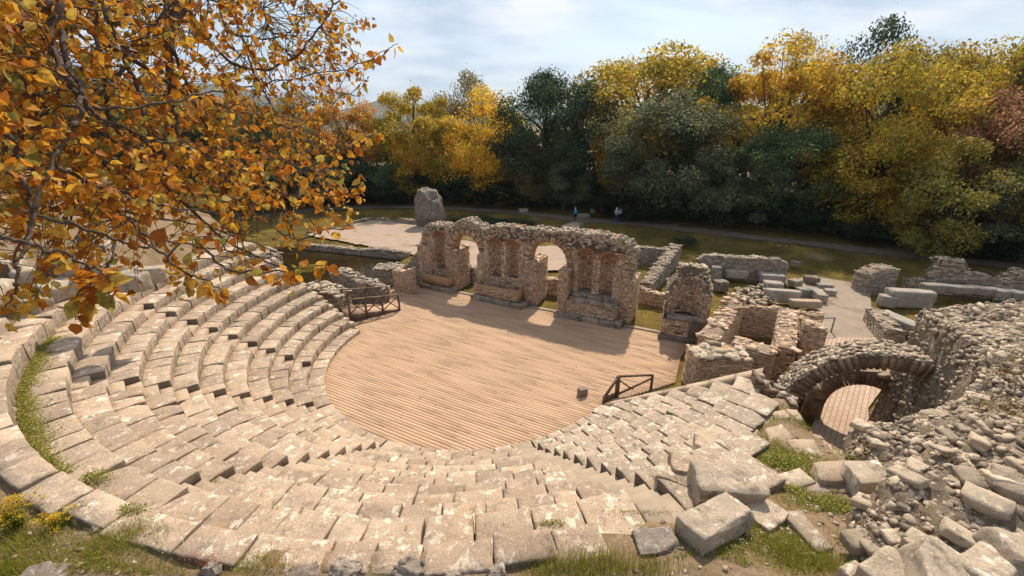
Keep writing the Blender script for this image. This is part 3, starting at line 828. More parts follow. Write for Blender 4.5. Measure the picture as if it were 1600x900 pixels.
# ------------------------------------------------------------------ wooden stage floor
deck_poly = [tuple(pol(7.0, a)[:2]) for a in np.linspace(-201, -36, 60)]
deck_poly += [(5.0, 15.1), (7.2, 16.1), (8.2, 18.2), (9.35, 19.9)]
deck_poly += [tuple(SW(0.4, -0.45)[:2]), tuple(SW(-18.6, -0.45)[:2]), tuple(SW(-20.0, -0.5)[:2]), tuple(SW(-20.6, -1.9)[:2]), (-9.2, 26.0), (-7.7, 25.1), (-8.4, 23.3), (-9.4, 22.0)]
DS = np.array([[UX * x + UY * y, NX * x + NY * y] for x, y in deck_poly])
T = thing('wooden_stage_floor', 'rounded floor of narrow reddish wooden planks in front of the arched wall', 'stage', (CX, CY, -0.1))
acc = Acc(); pw = 0.145
d = DS[:, 1].min()
while d < DS[:, 1].max():
    dm = d + pw / 2; xs_ = []
    for i in range(len(DS)):
        (s0, d0), (s1, d1) = DS[i], DS[(i + 1) % len(DS)]
        if (d0 > dm) != (d1 > dm): xs_.append(s0 + (s1 - s0) * (dm - d0) / (d1 - d0))
    xs_.sort()
    for k in range(0, len(xs_) - 1, 2):
        s = xs_[k] - rs.uniform(0, 3.5); e = xs_[k + 1]
        while s < e:
            s1 = s + rs.uniform(3.2, 4.4)
            a0, a1 = max(s, xs_[k]), min(s1, e)
            if a1 - a0 > 0.1:
                zt = rs.uniform(-0.003, 0.003)
                c = []
                for zz in (-0.12, zt):
                    for ss, dd in ((a0 + 0.003, d + 0.0014), (a1 - 0.003, d + 0.0014), (a1 - 0.003, d + pw - 0.0014), (a0 + 0.003, d + pw - 0.0014)):
                        c.append([UX * ss + NX * dd - CX, UY * ss + NY * dd - CY, zz + 0.1])
                acc.boxes(np.array(c)[None])
            s = s1
    d += pw
add_obj('planks', acc.mesh('planks'), M['deck'], T, kind='stuff')
me = bpy.data.meshes.new('underlay'); me.from_pydata([(x - CX, y - CY, 0.055) for x, y in deck_poly], [], [list(range(len(deck_poly)))])
add_obj('underlay', me, M['gap'], T)
# ------------------------------------------------------------------ masonry helpers
def face_bricks(acc, O, U, V, N, W, H, bw, bh, mask=None, clip=None, depth=0.04, proud=0.022, gap=0.012, jit=0.006, drop=0.03, q=rs):
    O, U, V, N = (np.asarray(t, float) for t in (O, U, V, N))
    out = []
    v = 0.0
    while v < H - bh * 0.3:
        h = bh * q.uniform(0.85, 1.2); u = -q.uniform(0, bw)
        while u < W:
            w = bw * q.uniform(0.6, 1.5)
            u0, u1, v0, v1 = max(u, 0), min(u + w, W), v, min(v + h, H + 0.02)
            u += w
            if u1 - u0 < 0.04 or q.rand() < drop: continue
            if clip is not None:                            # trim at openings so that their edges stay crisp
                vm = (v0 + v1) / 2
                for (ca, cb) in clip(vm):
                    if u0 < cb and u1 > ca:
                        if u0 < ca and (u1 <= cb or ca - u0 > u1 - cb): u1 = ca
                        elif u1 > cb: u0 = cb
                        else: u1 = u0
                if u1 - u0 < 0.04: continue
            if mask is not None and not mask((u0 + u1) / 2, (v0 + v1) / 2, (u1 - u0) / 2): continue
            out.append((u0 + gap * q.uniform(0.4, 1.2), u1 - gap * q.uniform(0.4, 1.2), v0 + gap * 0.5, v1 - gap * 0.5, q.uniform(0.15, 1) * proud))
        v += h
    if not out: return
    b = np.array(out)
    cs = []
    for n_, z_ in ((-depth, 0), (None, 1)):
        for (iu, iv) in ((0, 2), (1, 2), (1, 3), (0, 3)):
            n = np.full(len(b), -depth) if n_ is not None else b[:, 4]
            cs.append(O + b[:, iu, None] * U + b[:, iv, None] * V + n[:, None] * N)
    B = np.stack(cs, 1)
    B = B + q.uniform(-jit, jit, B.shape)
    # outward winding for a right-handed (U, V, N)
    acc.boxes(B)

def top_stones(acc, pts_fn, n, size, q=rs):
    for _ in range(n):
        p, s = pts_fn(q), size * q.uniform(0.5, 1.5)
        put_rock(acc, p, (s * q.uniform(0.9, 1.7), s * q.uniform(0.7, 1.2), s * q.uniform(0.22, 0.5)), rand_rot(0.22, q), r=q)

def ruin_wall(name, label, cat, p0, p1, th, z0, prof, mat='greystone', bw=0.26, bh=0.095, cap=0.10, core='mortar', ncap=16, group=None, capmat=None, lean=0.0):
    """masonry wall from p0 to p1 (centre line); prof: list of (t 0..1, height above z0)"""
    p0, p1 = np.array(p0[:2], float), np.array(p1[:2], float)
    Ln = np.linalg.norm(p1 - p0); ang = math.atan2(p1[1] - p0[1], p1[0] - p0[0])
    T = thing(name, label, cat, (p0[0], p0[1], z0), ang, group)
    pt = np.array(prof, float)
    oo = rs.uniform(0, 99)
    def top(u): return np.interp(np.asarray(u) / Ln, pt[:, 0], pt[:, 1]) + 0.05 * vnoise(np.asarray(u) * 3 + oo, np.zeros_like(np.asarray(u, float)), seed=3)
    n = max(6, int(Ln / 0.25)); u = np.linspace(0, Ln, n + 1); h = top(u)
    ny = 4; Vv = []
    for k in range(n + 1):
        Vv.append((u[k], -th / 2, -0.3)); 
        for j in range(ny + 1): Vv.append((u[k], -th / 2 + th * j / ny, h[k] + 0.04 * vnoise(np.array([u[k] * 4 + oo]), np.array([j * 1.7]), seed=6)[0] - (0.03 if j in (0, ny) else 0)))
        Vv.append((u[k], th / 2, -0.3))
    st = ny + 3; Q = []
    for k in range(n):
        for j in range(st - 1): Q.append([k * st + j, (k + 1) * st + j, (k + 1) * st + j + 1, k * st + j + 1])
    Vv = np.array(Vv); Fs = [np.array(Q), np.array([list(range(st))[::-1], [n * st + j for j in range(st)]])]
    Vv[:, 1] *= 1 + 0 * Vv[:, 2]
    add_obj('core', mk_mesh('core', Vv, Fs), M[core], T)
    acc = Acc(); Hm = h.max()
    mk = lambda uu, vv, hw: vv < float(top(uu)) - 0.02
    face_bricks(acc, (0, -th / 2, 0), (1, 0, 0), (0, 0, 1), (0, -1, 0), Ln, Hm, bw, bh, mk)
    face_bricks(acc, (Ln, th / 2, 0), (-1, 0, 0), (0, 0, 1), (0, 1, 0), Ln, Hm, bw, bh, lambda uu, vv, hw: vv < float(top(Ln - uu)) - 0.02)
    face_bricks(acc, (0, th / 2, 0), (0, -1, 0), (0, 0, 1), (-1, 0, 0), th, h[0], bw, bh)
    face_bricks(acc, (Ln, -th / 2, 0), (0, 1, 0), (0, 0, 1), (1, 0, 0), th, h[-1], bw, bh)
    add_obj('stonework', acc.mesh('stonework'), M[mat], T, kind='stuff')
    acc = Acc()
    def pf(q):
        uu = q.uniform(0, Ln); return (uu, q.uniform(-th / 2, th / 2), float(top(uu)) + q.uniform(-0.03, 0.02))
    top_stones(acc, pf, int(ncap * Ln * max(th, 0.4)), cap)
    add_obj('capping_rubble', acc.mesh('capping_rubble'), M[capmat or mat], T, kind='stuff')
    return T

def voussoirs(T, cx, cz, ri, ro, y0, y1, n, a0, a1, mats, jit=0.012, gap=0.25, name='arch_brick', tfx=lambda s, y, z: (s, y, z), th=None):
    for k in range(n):
        f0 = a0 + (a1 - a0) * (k + gap / 2) / n; f1 = a0 + (a1 - a0) * (k + 1 - gap / 2) / n
        rr0, rr1 = ri + rs.uniform(-jit, jit), ro + rs.uniform(-jit, jit * 2)
        yy = y0 + rs.uniform(-jit, jit)
        V = []
        for y in (yy, y1):
            for (f, r) in ((f0, rr0), (f1, rr0), (f1, rr1), (f0, rr1)):
                V.append(tfx(cx + r * math.cos(f), y, cz + r * math.sin(f)))
        V = np.array(V); c = V.mean(0)
        me = mk_mesh(name, V - c, [BOXF[:, ::-1]])
        add_obj(name, me, mats[k % len(mats)] if isinstance(mats, list) else mats, T, tuple(c))

# ------------------------------------------------------------------ the arched brick stage wall
S0 = -12.0
T = thing('arched_stage_wall', 'ruined brick stage wall with two round arches and five tall niches', 'wall', SW(S0, 0, 0), -SA)
A1C, A1R, A1Z = -15.28 - S0, 1.03, 2.95
A2C, A2R, A2Z = -9.42 - S0, 1.24, 2.95
WT0, WT1 = 0.12, 1.02                                   # front and back of the wall
xl, xr = -19.3 - S0, -4.45 - S0
def arc(cx, cz, r, n, a0=math.pi, a1=0.0): return [(cx + r * math.cos(a0 + (a1 - a0) * k / n), cz + r * math.sin(a0 + (a1 - a0) * k / n)) for k in range(n + 1)]
topl = [(-4.4, 2.75), (-4.35, 3.4), (-4.3, 4.3), (-4.7, 4.68), (-5.2, 4.86), (-5.85, 4.92), (-6.6, 5.0), (-7.4, 4.94), (-8.2, 4.98), (-9.2, 4.86), (-10.0, 4.92), (-10.9, 4.78), (-11.6, 4.86), (-12.4, 4.78), (-13.0, 4.82), (-13.5, 4.66), (-13.85, 4.5), (-14.3, 4.72), (-14.9, 4.95), (-15.4, 4.95), (-15.9, 4.72), (-16.3, 4.36), (-16.6, 4.48), (-17.3, 4.44), (-18.1, 4.42), (-18.5, 4.25), (-18.75, 3.75), (-18.9, 3.2), (-19.15, 2.6), (-19.3, 2.1)]
topl = [(s - S0, z) for s, z in topl]
outl = [(xl, 0.0)] + [(A1C - A1R, 0.0)] + arc(A1C, A1Z, A1R, 18) + [(A1C + A1R, 0.0), (A2C - A2R, 0.0)] + arc(A2C, A2Z, A2R, 20) + [(A2C + A2R, 0.0), (xr, 0.0)]
outl += [topl[0]]
fine = []
for (a, b), (c, d_) in zip(topl[:-1], topl[1:]):
    n = max(1, int(math.hypot(c - a, d_ - b) / 0.12))
    for k in range(n):
        t = k / n; fine.append((a + (c - a) * t + rs.uniform(-0.02, 0.02), b + (d_ - b) * t + rs.uniform(-0.035, 0.035)))
outl += fine[1:] + [topl[-1]]
NICHE = [(-17.4, 0.42, 1.35, 3.52, 0.42), (-13.07, 0.42, 1.5, 3.55, 0.40), (-11.82, 0.40, 1.52, 3.62, 0.40), (-7.05, 0.42, 1.5, 3.62, 0.42), (-5.75, 0.41, 1.45, 3.56, 0.42)]
NICHE = [(s - S0, hw, zb, zs, dp + 0.2) for s, hw, zb, zs, dp in NICHE]
def niche_outline(n):
    s, hw, zb, zs, dp = n
    return [(s - hw, zb)] + [(s + hw, zb)] + arc(s, zs, hw, 12, 0.0, math.pi)
loops = [[Vector((x, z, 0)) for x, z in outl]] + [[Vector((x, z, 0)) for x, z in niche_outline(n)] for n in NICHE]
tri = tessellate_polygon(loops)
flat = [v for l in loops for v in l]
V = [(v.x, WT0, v.y) for v in flat]
Fs = [list(t) for t in tri]
nb = len(V); no = len(outl)
tri2 = tessellate_polygon([loops[0]])
V += [(x, WT1, z) for x, z in outl]
Fs += [[nb + i for i in t][::-1] for t in tri2]
for i in range(no):
    j = (i + 1) % no
    Fs.append([i, nb + i, nb + j, j])
for n in NICHE:                                        # curved recess with a half dome
    s, hw, zb, zs, dp = n
    NA = 12
    rows = []
    for z in (zb, (zb + zs) / 2, zs):
        rows.append([(s + hw * math.cos(math.pi - math.pi * k / NA), WT0 + dp * math.sin(math.pi * k / NA), z) for k in range(NA + 1)])
    for m in range(1, 7):
        e = math.pi / 2 * m / 6
        rows.append([(s + hw * math.cos(e) * math.cos(math.pi - math.pi * k / NA), WT0 + dp * math.cos(e) * math.sin(math.pi * k / NA), zs + hw * math.sin(e)) for k in range(NA + 1)])
    b0 = len(V)
    for r in rows: V += r
    for a in range(len(rows) - 1):
        for k in range(NA): Fs.append([b0 + a * (NA + 1) + k, b0 + a * (NA + 1) + k + 1, b0 + (a + 1) * (NA + 1) + k + 1, b0 + (a + 1) * (NA + 1) + k])
    b0 = len(V)
    V += rows[0]; Fs.append([b0 + k for k in range(NA + 1)])
me = bpy.data.meshes.new('wall_core'); me.from_pydata(V, [], Fs); me.update()
bm = bmesh.new(); bm.from_mesh(me); bmesh.ops.recalc_face_normals(bm, faces=bm.faces); bm.to_mesh(me); bm.free()
me.materials.append(M['wallcore']); me.materials.append(M['plaster'])
for p in me.polygons:
    c = p.center
    for (ac, ar, az) in ((A1C, A1R, A1Z), (A2C, A2R, A2Z)):
        if abs(math.hypot(c.x - ac, c.z - az) - ar) < 0.06 and c.z > az - 0.02 and 0.3 < c.y < 0.9: p.material_index = 1
    for (s, hw, zb, zs, dp) in NICHE:
        if abs(c.x - s) < hw and c.y > WT0 + 0.02 and c.y < WT0 + dp + 0.01 and c.z > zs: p.material_index = 1
core = add_obj('wall_core', me, None, T)

def in_wall(x, z, hw=0.0):
    if not inpoly1(x, z, outl): return False
    for (s, w_, zb, zs, dp) in NICHE:
        if abs(x - s) < w_ + hw + 0.02 and zb - 0.02 < z < zs + 0.02: return False
        if math.hypot(x - s, z - zs) < w_ + 0.13 and z > zs - 0.03: return False
    for (ac, ar, az) in ((A1C, A1R, A1Z), (A2C, A2R, A2Z)):
        if math.hypot(x - ac, z - az) < ar + 0.42 and z > az - 0.04: return False
        if abs(x - ac) < ar + hw and z <= az: return False
    return True
def openings(v):
    r = []
    for (s, w_, zb, zs, dp) in NICHE:
        if zb - 0.02 < v <= zs: r.append((s - w_ - xl, s + w_ - xl))
        elif zs < v < zs + w_ + 0.13: d_ = math.sqrt((w_ + 0.13) ** 2 - (v - zs) ** 2); r.append((s - d_ - xl, s + d_ - xl))
    for (ac, ar, az) in ((A1C, A1R, A1Z), (A2C, A2R, A2Z)):
        if v <= az: r.append((ac - ar - xl, ac + ar - xl))
        elif v < az + ar + 0.36: d_ = math.sqrt((ar + 0.36) ** 2 - (v - az) ** 2); r.append((ac - d_ - xl, ac + d_ - xl))
    return r
acc = Acc()
lim = lambda x: 3.95 + 0.15 * math.sin(x * 2.1)
face_bricks(acc, (xl, WT0, 0), (1, 0, 0), (0, 0, 1), (0, -1, 0), xr - xl, 4.2, 0.30, 0.115, lambda u, v, hw: v < lim(u + xl) and inpoly1(u + xl, v, outl), clip=openings, proud=0.04, gap=0.026)
face_bricks(acc, (xr, WT1, 0), (-1, 0, 0), (0, 0, 1), (0, 1, 0), xr - xl, 4.2, 0.30, 0.10, lambda u, v, hw: in_wall(xr - u, v, hw * 0.6))
face_bricks(acc, (xr, WT0, 0), (0, 1, 0), (0, 0, 1), (1, 0, 0), WT1 - WT0, 4.1, 0.30, 0.115, gap=0.024)
for (s, hw, zb, zs, dp) in NICHE:                       # bricks lining the recesses
    z = zb
    while z < zs - 0.03:
        h = 0.118 * rs.uniform(0.85, 1.15); k = -rs.uniform(0, 0.3)
        while k < math.pi:
            k1 = k + rs.uniform(0.35, 0.6)
            a0, a1 = max(k, 0.03), min(k1, math.pi - 0.03); k = k1
            if a1 - a0 < 0.1 or rs.rand() < 0.05: continue
            pr_ = rs.uniform(0.004, 0.022); c = []
            for rr_ in (1.04, 1 - pr_ / hw):
                for (a, zz) in ((a0 + 0.012, z + 0.011), (a1 - 0.012, z + 0.011), (a1 - 0.012, z + h - 0.011), (a0 + 0.012, z + h - 0.011)):
                    c.append((s - hw * rr_ * math.cos(a), WT0 + dp * rr_ * math.sin(a), zz))
            acc.boxes(np.array(c)[None])
        z += h
add_obj('brickwork', acc.mesh('brickwork'), M['brick'], T, kind='stuff')
# rounded rubble facing of the top band, both faces and crest
acc = Acc(); pts_top = np.array(fine + [topl[-1]])
q = np.random.RandomState(5)
for _ in range(2600):
    k = q.randint(len(pts_top) - 1); x, z = pts_top[k]
    side = q.rand()
    zz = z - abs(q.normal(0, 0.35)) if side < 0.75 else z
    if side < 0.75:
        xx = x + q.uniform(-0.1, 0.1)
        if zz < min(3.75, z - 0.05) and xx > -18.6 - S0: continue
        if not in_wall(xx, zz): continue
        y = WT0 - 0.02 if side < 0.55 else WT1 + 0.02
    else:
        xx = x; y = q.uniform(WT0, WT1); zz = z + q.uniform(-0.04, 0.03)
    s_ = q.uniform(0.04, 0.10)
    put_rock(acc, (xx, y, zz), (s_ * 1.2, s_, s_ * 0.75), rand_rot(0.4, q), r=q)
add_obj('rubble_facing', acc.mesh('rubble_facing'), M['rubble'], T, kind='stuff')
def ring_bed(cx, cz, ri, ro, y, a1, name='ring_mortar', n=40):
    V, Q = [], []
    for k in range(n + 1):
        a = math.pi + (a1 - math.pi) * k / n
        for r in (ri, ro): V += [(cx + r * math.cos(a), y, cz + r * math.sin(a)), (cx + r * math.cos(a), y + 0.2, cz + r * math.sin(a))]
    for k in range(n): b = k * 4; Q += [[b, b + 4, b + 6, b + 2], [b + 2, b + 6, b + 7, b + 3], [b, b + 1, b + 5, b + 4]]
    add_obj(name, mk_mesh(name, np.array(V), [np.array(Q)]), M['darkmortar'], T)
ring_bed(A1C, A1Z, A1R + 0.012, A1R + 0.33, WT0 - 0.006, 0.12)
ring_bed(A2C, A2Z, A2R + 0.012, A2R + 0.31, WT0 - 0.006, 0.0)
ocol = [M['brick'], M['redbrick'], M['brick']]
voussoirs(T, A1C, A1Z, A1R - 0.02, A1R + 0.36, WT0 - 0.06, WT0 + 0.35, 26, math.pi, 0.12, ocol, gap=0.38)
voussoirs(T, A2C, A2Z, A2R - 0.02, A2R + 0.34, WT0 - 0.06, WT0 + 0.35, 32, math.pi * 0.995, 0.0, ocol, gap=0.38)
for (s, hw, zb, zs, dp) in NICHE:
    voussoirs(T, s, zs, hw - 0.01, hw + 0.12, WT0 - 0.035, WT0 + 0.1, 14, math.pi, 0.0, M['redbrick'], 0.006, 0.15, 'niche_brick')

def pier(s0, s1, y0, y1, h, name='pier', mat='brick'):
    s0 -= S0; s1 -= S0
    acc = Acc()
    acc.box((s0 + 0.02, y0 + 0.02, -0.2), (s1 - 0.02, y1 - 0.02, h - 0.02))
    c = add_obj(name, acc.mesh(name), M['mortar'], T)
    acc = Acc()
    face_bricks(acc, (s0, y0, 0), (1, 0, 0), (0, 0, 1), (0, -1, 0), s1 - s0, h, 0.30, 0.115, gap=0.024)
    face_bricks(acc, (s1, y0, 0), (0, 1, 0), (0, 0, 1), (1, 0, 0), y1 - y0, h, 0.30, 0.115, gap=0.024)
    face_bricks(acc, (s0, y1, 0), (0, -1, 0), (0, 0, 1), (-1, 0, 0), y1 - y0, h, 0.24, 0.075)
    face_bricks(acc, (s1, y1, 0), (-1, 0, 0), (0, 0, 1), (0, 1, 0), s1 - s0, h, 0.24, 0.075)
    top_stones(acc, lambda q: (q.uniform(s0, s1), q.uniform(y0, y1), h + q.uniform(-0.03, 0.01)), int(34 * (s1 - s0) * (y1 - y0)) + 4, 0.09)
    add_obj('brickwork', acc.mesh('brickwork'), M[mat], c, kind='stuff')
pier(-16.5, -15.98, 0.0, 1.62, 2.86)
pier(-10.86, -10.08, 0.0, 1.75, 2.9)
pier(-8.42, -7.86, -0.62, 1.15, 2.82)
pier(-14.36, -13.95, 0.0, 1.1, 2.75)
pier(-4.98, -4.22, 0.02, 1.7, 2.62)
pier(-19.2, -18.1, -0.1, 1.2, 2.9)
for (a, b, y0, y1, h) in [(-16.9, -16.45, -0.06, 0.3, 3.0), (-7.72, -7.45, -0.02, 0.2, 3.2), (-5.36, -5.0, -0.02, 0.2, 3.1)]:
    pier(a, b, y0, y1, h, 'pilaster')

def basin(s0, s1, y0, y1, zb, zt, mat, rim=True):
    s0 -= S0; s1 -= S0
    acc = Acc(); t = 0.13
    for (a, b) in (((s0, y0, zb), (s1, y0 + t, zt)), ((s0, y0 + t, zb), (s0 + t, y1, zt)), ((s1 - t, y0 + t, zb), (s1, y1, zt)), ((s0 + t, y0 + t, zb), (s1 - t, y1, zt - 0.16))):
        acc.box(a, b, 0.004)
    b_ = add_obj('basin', acc.mesh('basin'), M[mat], T)
    acc = Acc()
    top_stones(acc, lambda q: (q.uniform(s0 + 0.2, s1 - 0.2), q.uniform(y0 + 0.25, y1 - 0.1), zt - 0.14), 22, 0.11)
    add_obj('loose_rubble', acc.mesh('loose_rubble'), M['plinth'], b_, kind='stuff')
    return b_
basin(-18.6, -16.35, -0.55, 0.1, 0.36, 0.98, 'plaster')
b = basin(-14.2, -11.0, -0.72, 0.1, 0.34, 1.05, 'plaster')
acc = Acc(); face_bricks(acc, (-14.2 - S0, -0.72, 0.34), (1, 0, 0), (0, 0, 1), (0, -1, 0), 3.2, 0.64, 0.28, 0.11, gap=0.022, drop=0.15); add_obj('brickwork', acc.mesh('brickwork'), M['brick'], b, kind='stuff')
acc = Acc(); acc.box((-7.85 - S0, -0.6, 0.3), (-4.95 - S0, 0.12, 1.02))
b = add_obj('altar_bench', acc.mesh('altar_bench'), M['mortar'], T)
acc = Acc()
face_bricks(acc, (-7.85 - S0, -0.6, 0.3), (1, 0, 0), (0, 0, 1), (0, -1, 0), 2.9, 0.72, 0.28, 0.115, gap=0.024)
face_bricks(acc, (-4.95 - S0, -0.6, 0.3), (0, 1, 0), (0, 0, 1), (1, 0, 0), 0.72, 0.72, 0.22, 0.08)
add_obj('brickwork', acc.mesh('brickwork'), M['brick'], b, kind='stuff')
for k in range(3):
    rock_obj('ledge_slab', (-7.3 - S0 + k * 0.98, -0.3, 1.10), (0.5, 0.38, 0.09), rotz(rs.uniform(-0.05, 0.05)), M['plinth'], T, cuts=5, bev=0.3, nz=0.07)
    rock_obj('ledge_slab', (-7.25 - S0 + k * 0.95, -0.02, 1.3), (0.48, 0.2, 0.12), rotz(rs.uniform(-0.05, 0.05)), M['plinth'], T, cuts=5, bev=0.3, nz=0.07)
for (a, b, y0) in [(-18.75, -15.85, -0.8), (-14.35, -10.55, -0.98), (-8.5, -4.55, -0.9)]:     # irregular plinth stones
    s = a
    while s < b - 0.15:
        w = min(rs.uniform(0.6, 1.2), b - s)
        rock_obj('plinth_stone', (s + w / 2 - S0, y0 + 0.42 + rs.uniform(-0.03, 0.03), 0.13 + rs.uniform(-0.01, 0.02)), (w / 2 + 0.005, 0.45, 0.16), rotz(rs.uniform(-0.04, 0.04)), M['plinth'], T, cuts=6, bev=0.12, nz=0.10, facets=1)
        s += w

# thresholds in the gaps of the wall
for k, (a, b, lab) in enumerate([(-16.0, -14.2, 'narrow pale threshold under the left arch'), (-10.5, -8.4, 'narrow pale threshold under the right arch'), (-4.5, -2.2, 'narrow pale threshold right of the stage wall')]):
    c = SW((a + b) / 2, -0.28, 0.0)
    acc = Acc(); acc.box((-(b - a) / 2, -0.14, -0.08), ((b - a) / 2, 0.14, 0.05), 0.006)
    o = add_obj('threshold', acc.mesh('threshold'), M['threshold'], None, tuple(c)); o.rotation_euler = (0, 0, -SA)
    tag(o, lab, 'threshold', 'thresholds along the stage edge')
# ------------------------------------------------------------------ ruins round the stage
def P2(px, py, z): return tuple(at(px, py, z)[:2])
ruin_wall('ruined_wall', 'low brick wall stub left of the left basin, with a dark end', 'wall', SW(-19.9, -1.75), SW(-18.3, -1.75), 0.5, 0, [(0, 1.45), (0.5, 1.5), (1, 1.75)], 'brick', 0.24, 0.085)
ruin_wall('ruined_wall', 'rough stepped wall end sloping down left of the stage wall', 'wall', SW(-20.6, 0.3), SW(-19.1, 0.3), 0.8, 0, [(0, 0.9), (0.4, 1.5), (0.7, 2.0), (1, 2.5)], 'greystone', 0.24, 0.09)
ruin_wall('masonry_block', 'square masonry stump beside the pond, left of the stage wall', 'masonry', P2(588, 428, 0.6), P2(630, 428, 0.6), 1.4, -0.3, [(0, 1.5), (0.5, 1.55), (1, 1.45)], 'greystone', 0.28, 0.11)
ruin_wall('ruined_wall', 'ragged wall sloping down behind the wooden railing on the left', 'wall', P2(524, 442, 1.1), P2(607, 470, 0.0), 0.9, -0.2, [(0, 2.1), (0.25, 2.15), (0.4, 1.7), (0.7, 1.45), (0.85, 1.25), (1, 1.0)], 'greystone', 0.26, 0.1, cap=0.13, ncap=22)
ruin_wall('rubble_stump', 'mossy rubble stump between the seat rows and the railing wall', 'masonry', P2(486, 452, 1.2), P2(540, 478, 0.4), 1.2, 0.0, [(0, 1.6), (0.5, 1.5), (1, 1.2)], 'rubble', 0.26, 0.1, cap=0.16, ncap=26, core='core')
ruin_wall('ruined_pier', 'rounded stone pier behind the hanging leaves beside the pond', 'masonry', P2(404, 432, 0.8), P2(438, 432, 0.8), 1.4, 0.0, [(0, 2.4), (0.5, 2.8), (1, 2.3)], 'greystone', 0.24, 0.1, cap=0.13, ncap=22, core='core')
# right-hand niche tower
tA, tB = SW(-2.35, -0.4), SW(-0.55, -0.4)
T = thing('niche_tower', 'broken brick tower with one curved niche right of the stage wall', 'tower', SW(-1.40, 0, 0), -SA + 0.12)
T.scale = (1.12, 1.12, 1.06)
acc = Acc()
hw, dp, zb = 0.60, 0.68, 1.15
prof_o = []
for k in range(13):
    a = math.pi * k / 12; prof_o.append((-hw * math.cos(a), -0.35 + dp * math.sin(a)))
Vt, Qt = [], []
outer = [(-1.0, -0.35)] + prof_o + [(1.0, -0.35), (1.0, 0.85), (-1.0, 0.85)]
def tower_h(x, y): return 2.35 + 0.95 * smooth(-0.75, -0.5, x) * smooth(0.95, 0.6, x) * smooth(-0.1, 0.25, y) + 0.25 * smooth(-0.4, 0.2, y)
n = len(outer)
for (x, y) in outer: Vt.append((x, y, zb - 0.1))
for (x, y) in outer: Vt.append((x, y, float(tower_h(np.array(x), np.array(y))) + rs.uniform(-0.05, 0.05)))
Fq = [[i, (i + 1) % n, n + (i + 1) % n, n + i] for i in range(n)]
tt = tessellate_polygon([[Vector((x, y, 0)) for x, y in outer]])
Fq += [[n + i for i in t] for t in tt]
me = bpy.data.meshes.new('tower_core'); me.from_pydata(Vt, [], Fq); me.update()
bm = bmesh.new(); bm.from_mesh(me); bmesh.ops.recalc_face_normals(bm, faces=bm.faces); bm.to_mesh(me); bm.free()
add_obj('tower_core', me, M['wallcore'], T)
acc2 = Acc(); acc2.box((-0.98, -0.75, -0.2), (0.98, 0.76, zb - 0.03)); acc2.box((-1.08, -0.85, -0.2), (1.02, -0.6, 0.28), 0.02)
add_obj('tower_base', acc2.mesh('tower_base'), M['darkmortar'], T)
acc2 = Acc()
face_bricks(acc2, (-0.98, -0.75, 0.25), (1, 0, 0), (0, 0, 1), (0, -1, 0), 1.2, zb - 0.35, 0.3, 0.115, drop=0.1)
face_bricks(acc2, (-0.98, 0.76, 0), (0, -1, 0), (0, 0, 1), (-1, 0, 0), 1.5, 1.9, 0.24, 0.08)
face_bricks(acc2, (0.98, -0.75, 0), (0, 1, 0), (0, 0, 1), (1, 0, 0), 1.5, zb, 0.24, 0.08)
face_bricks(acc2, (-1.0, -0.35, zb), (1, 0, 0), (0, 0, 1), (0, -1, 0), 0.4, 1.15, 0.22, 0.115, gap=0.024)
face_bricks(acc2, (0.61, -0.35, zb), (1, 0, 0), (0, 0, 1), (0, -1, 0), 0.39, 1.15, 0.22, 0.115, gap=0.024)
face_bricks(acc2, (1.0, -0.35, zb), (0, 1, 0), (0, 0, 1), (1, 0, 0), 1.2, 1.3, 0.24, 0.115, gap=0.024)
z = zb
while z < 3.1:
    h = 0.125 * rs.uniform(0.85, 1.15); k = -rs.uniform(0, 0.3)
    while k < math.pi:
        k1 = k + rs.uniform(0.25, 0.5); a0, a1 = max(k, 0.03), min(k1, math.pi - 0.03); k = k1
        if a1 - a0 < 0.08 or rs.rand() < 0.06: continue
        if z > float(tower_h(np.array(-hw * math.cos((a0 + a1) / 2)), np.array(-0.35 + dp * math.sin((a0 + a1) / 2)))): continue
        c = []
        for rr_ in (1.05, 1 - rs.uniform(0.01, 0.06)):
            for (a, zz) in ((a0 + 0.012, z + 0.01), (a1 - 0.012, z + 0.01), (a1 - 0.012, z + h - 0.01), (a0 + 0.012, z + h - 0.01)):
                c.append((-hw * rr_ * math.cos(a), -0.35 + dp * rr_ * math.sin(a), zz))
        acc2.boxes(np.array(c)[None])
    z += h
add_obj('brickwork', acc2.mesh('brickwork'), M['brick'], T, kind='stuff')
acc2 = Acc(); q = np.random.RandomState(8)
for _ in range(300):
    x, y = q.uniform(-0.95, 0.95), q.uniform(-0.4, 0.75)
    if math.hypot(x / hw, (y + 0.35) / dp) < 1.02: continue
    s_ = q.uniform(0.04, 0.1); put_rock(acc2, (x, y, float(tower_h(np.array(x), np.array(y)))), (s_ * 1.3, s_, s_ * 0.7), rand_rot(0.3, q), r=q)
for _ in range(40):
    a = q.uniform(0, math.pi); s_ = q.uniform(0.04, 0.08)
    put_rock(acc2, (-0.62 * math.cos(a), -0.33 + 0.55 * math.sin(a), q.uniform(2.6, 3.3)), (s_ * 1.3, s_, s_ * 0.7), rand_rot(0.3, q), r=q)
add_obj('rubble_facing', acc2.mesh('rubble_facing'), M['rubble'], T, kind='stuff')
rock_obj('sill_slab', (0.05, -0.52, zb + 0.03), (0.85, 0.24, 0.08), None, M['plinth'], T, cuts=5, bev=0.3)

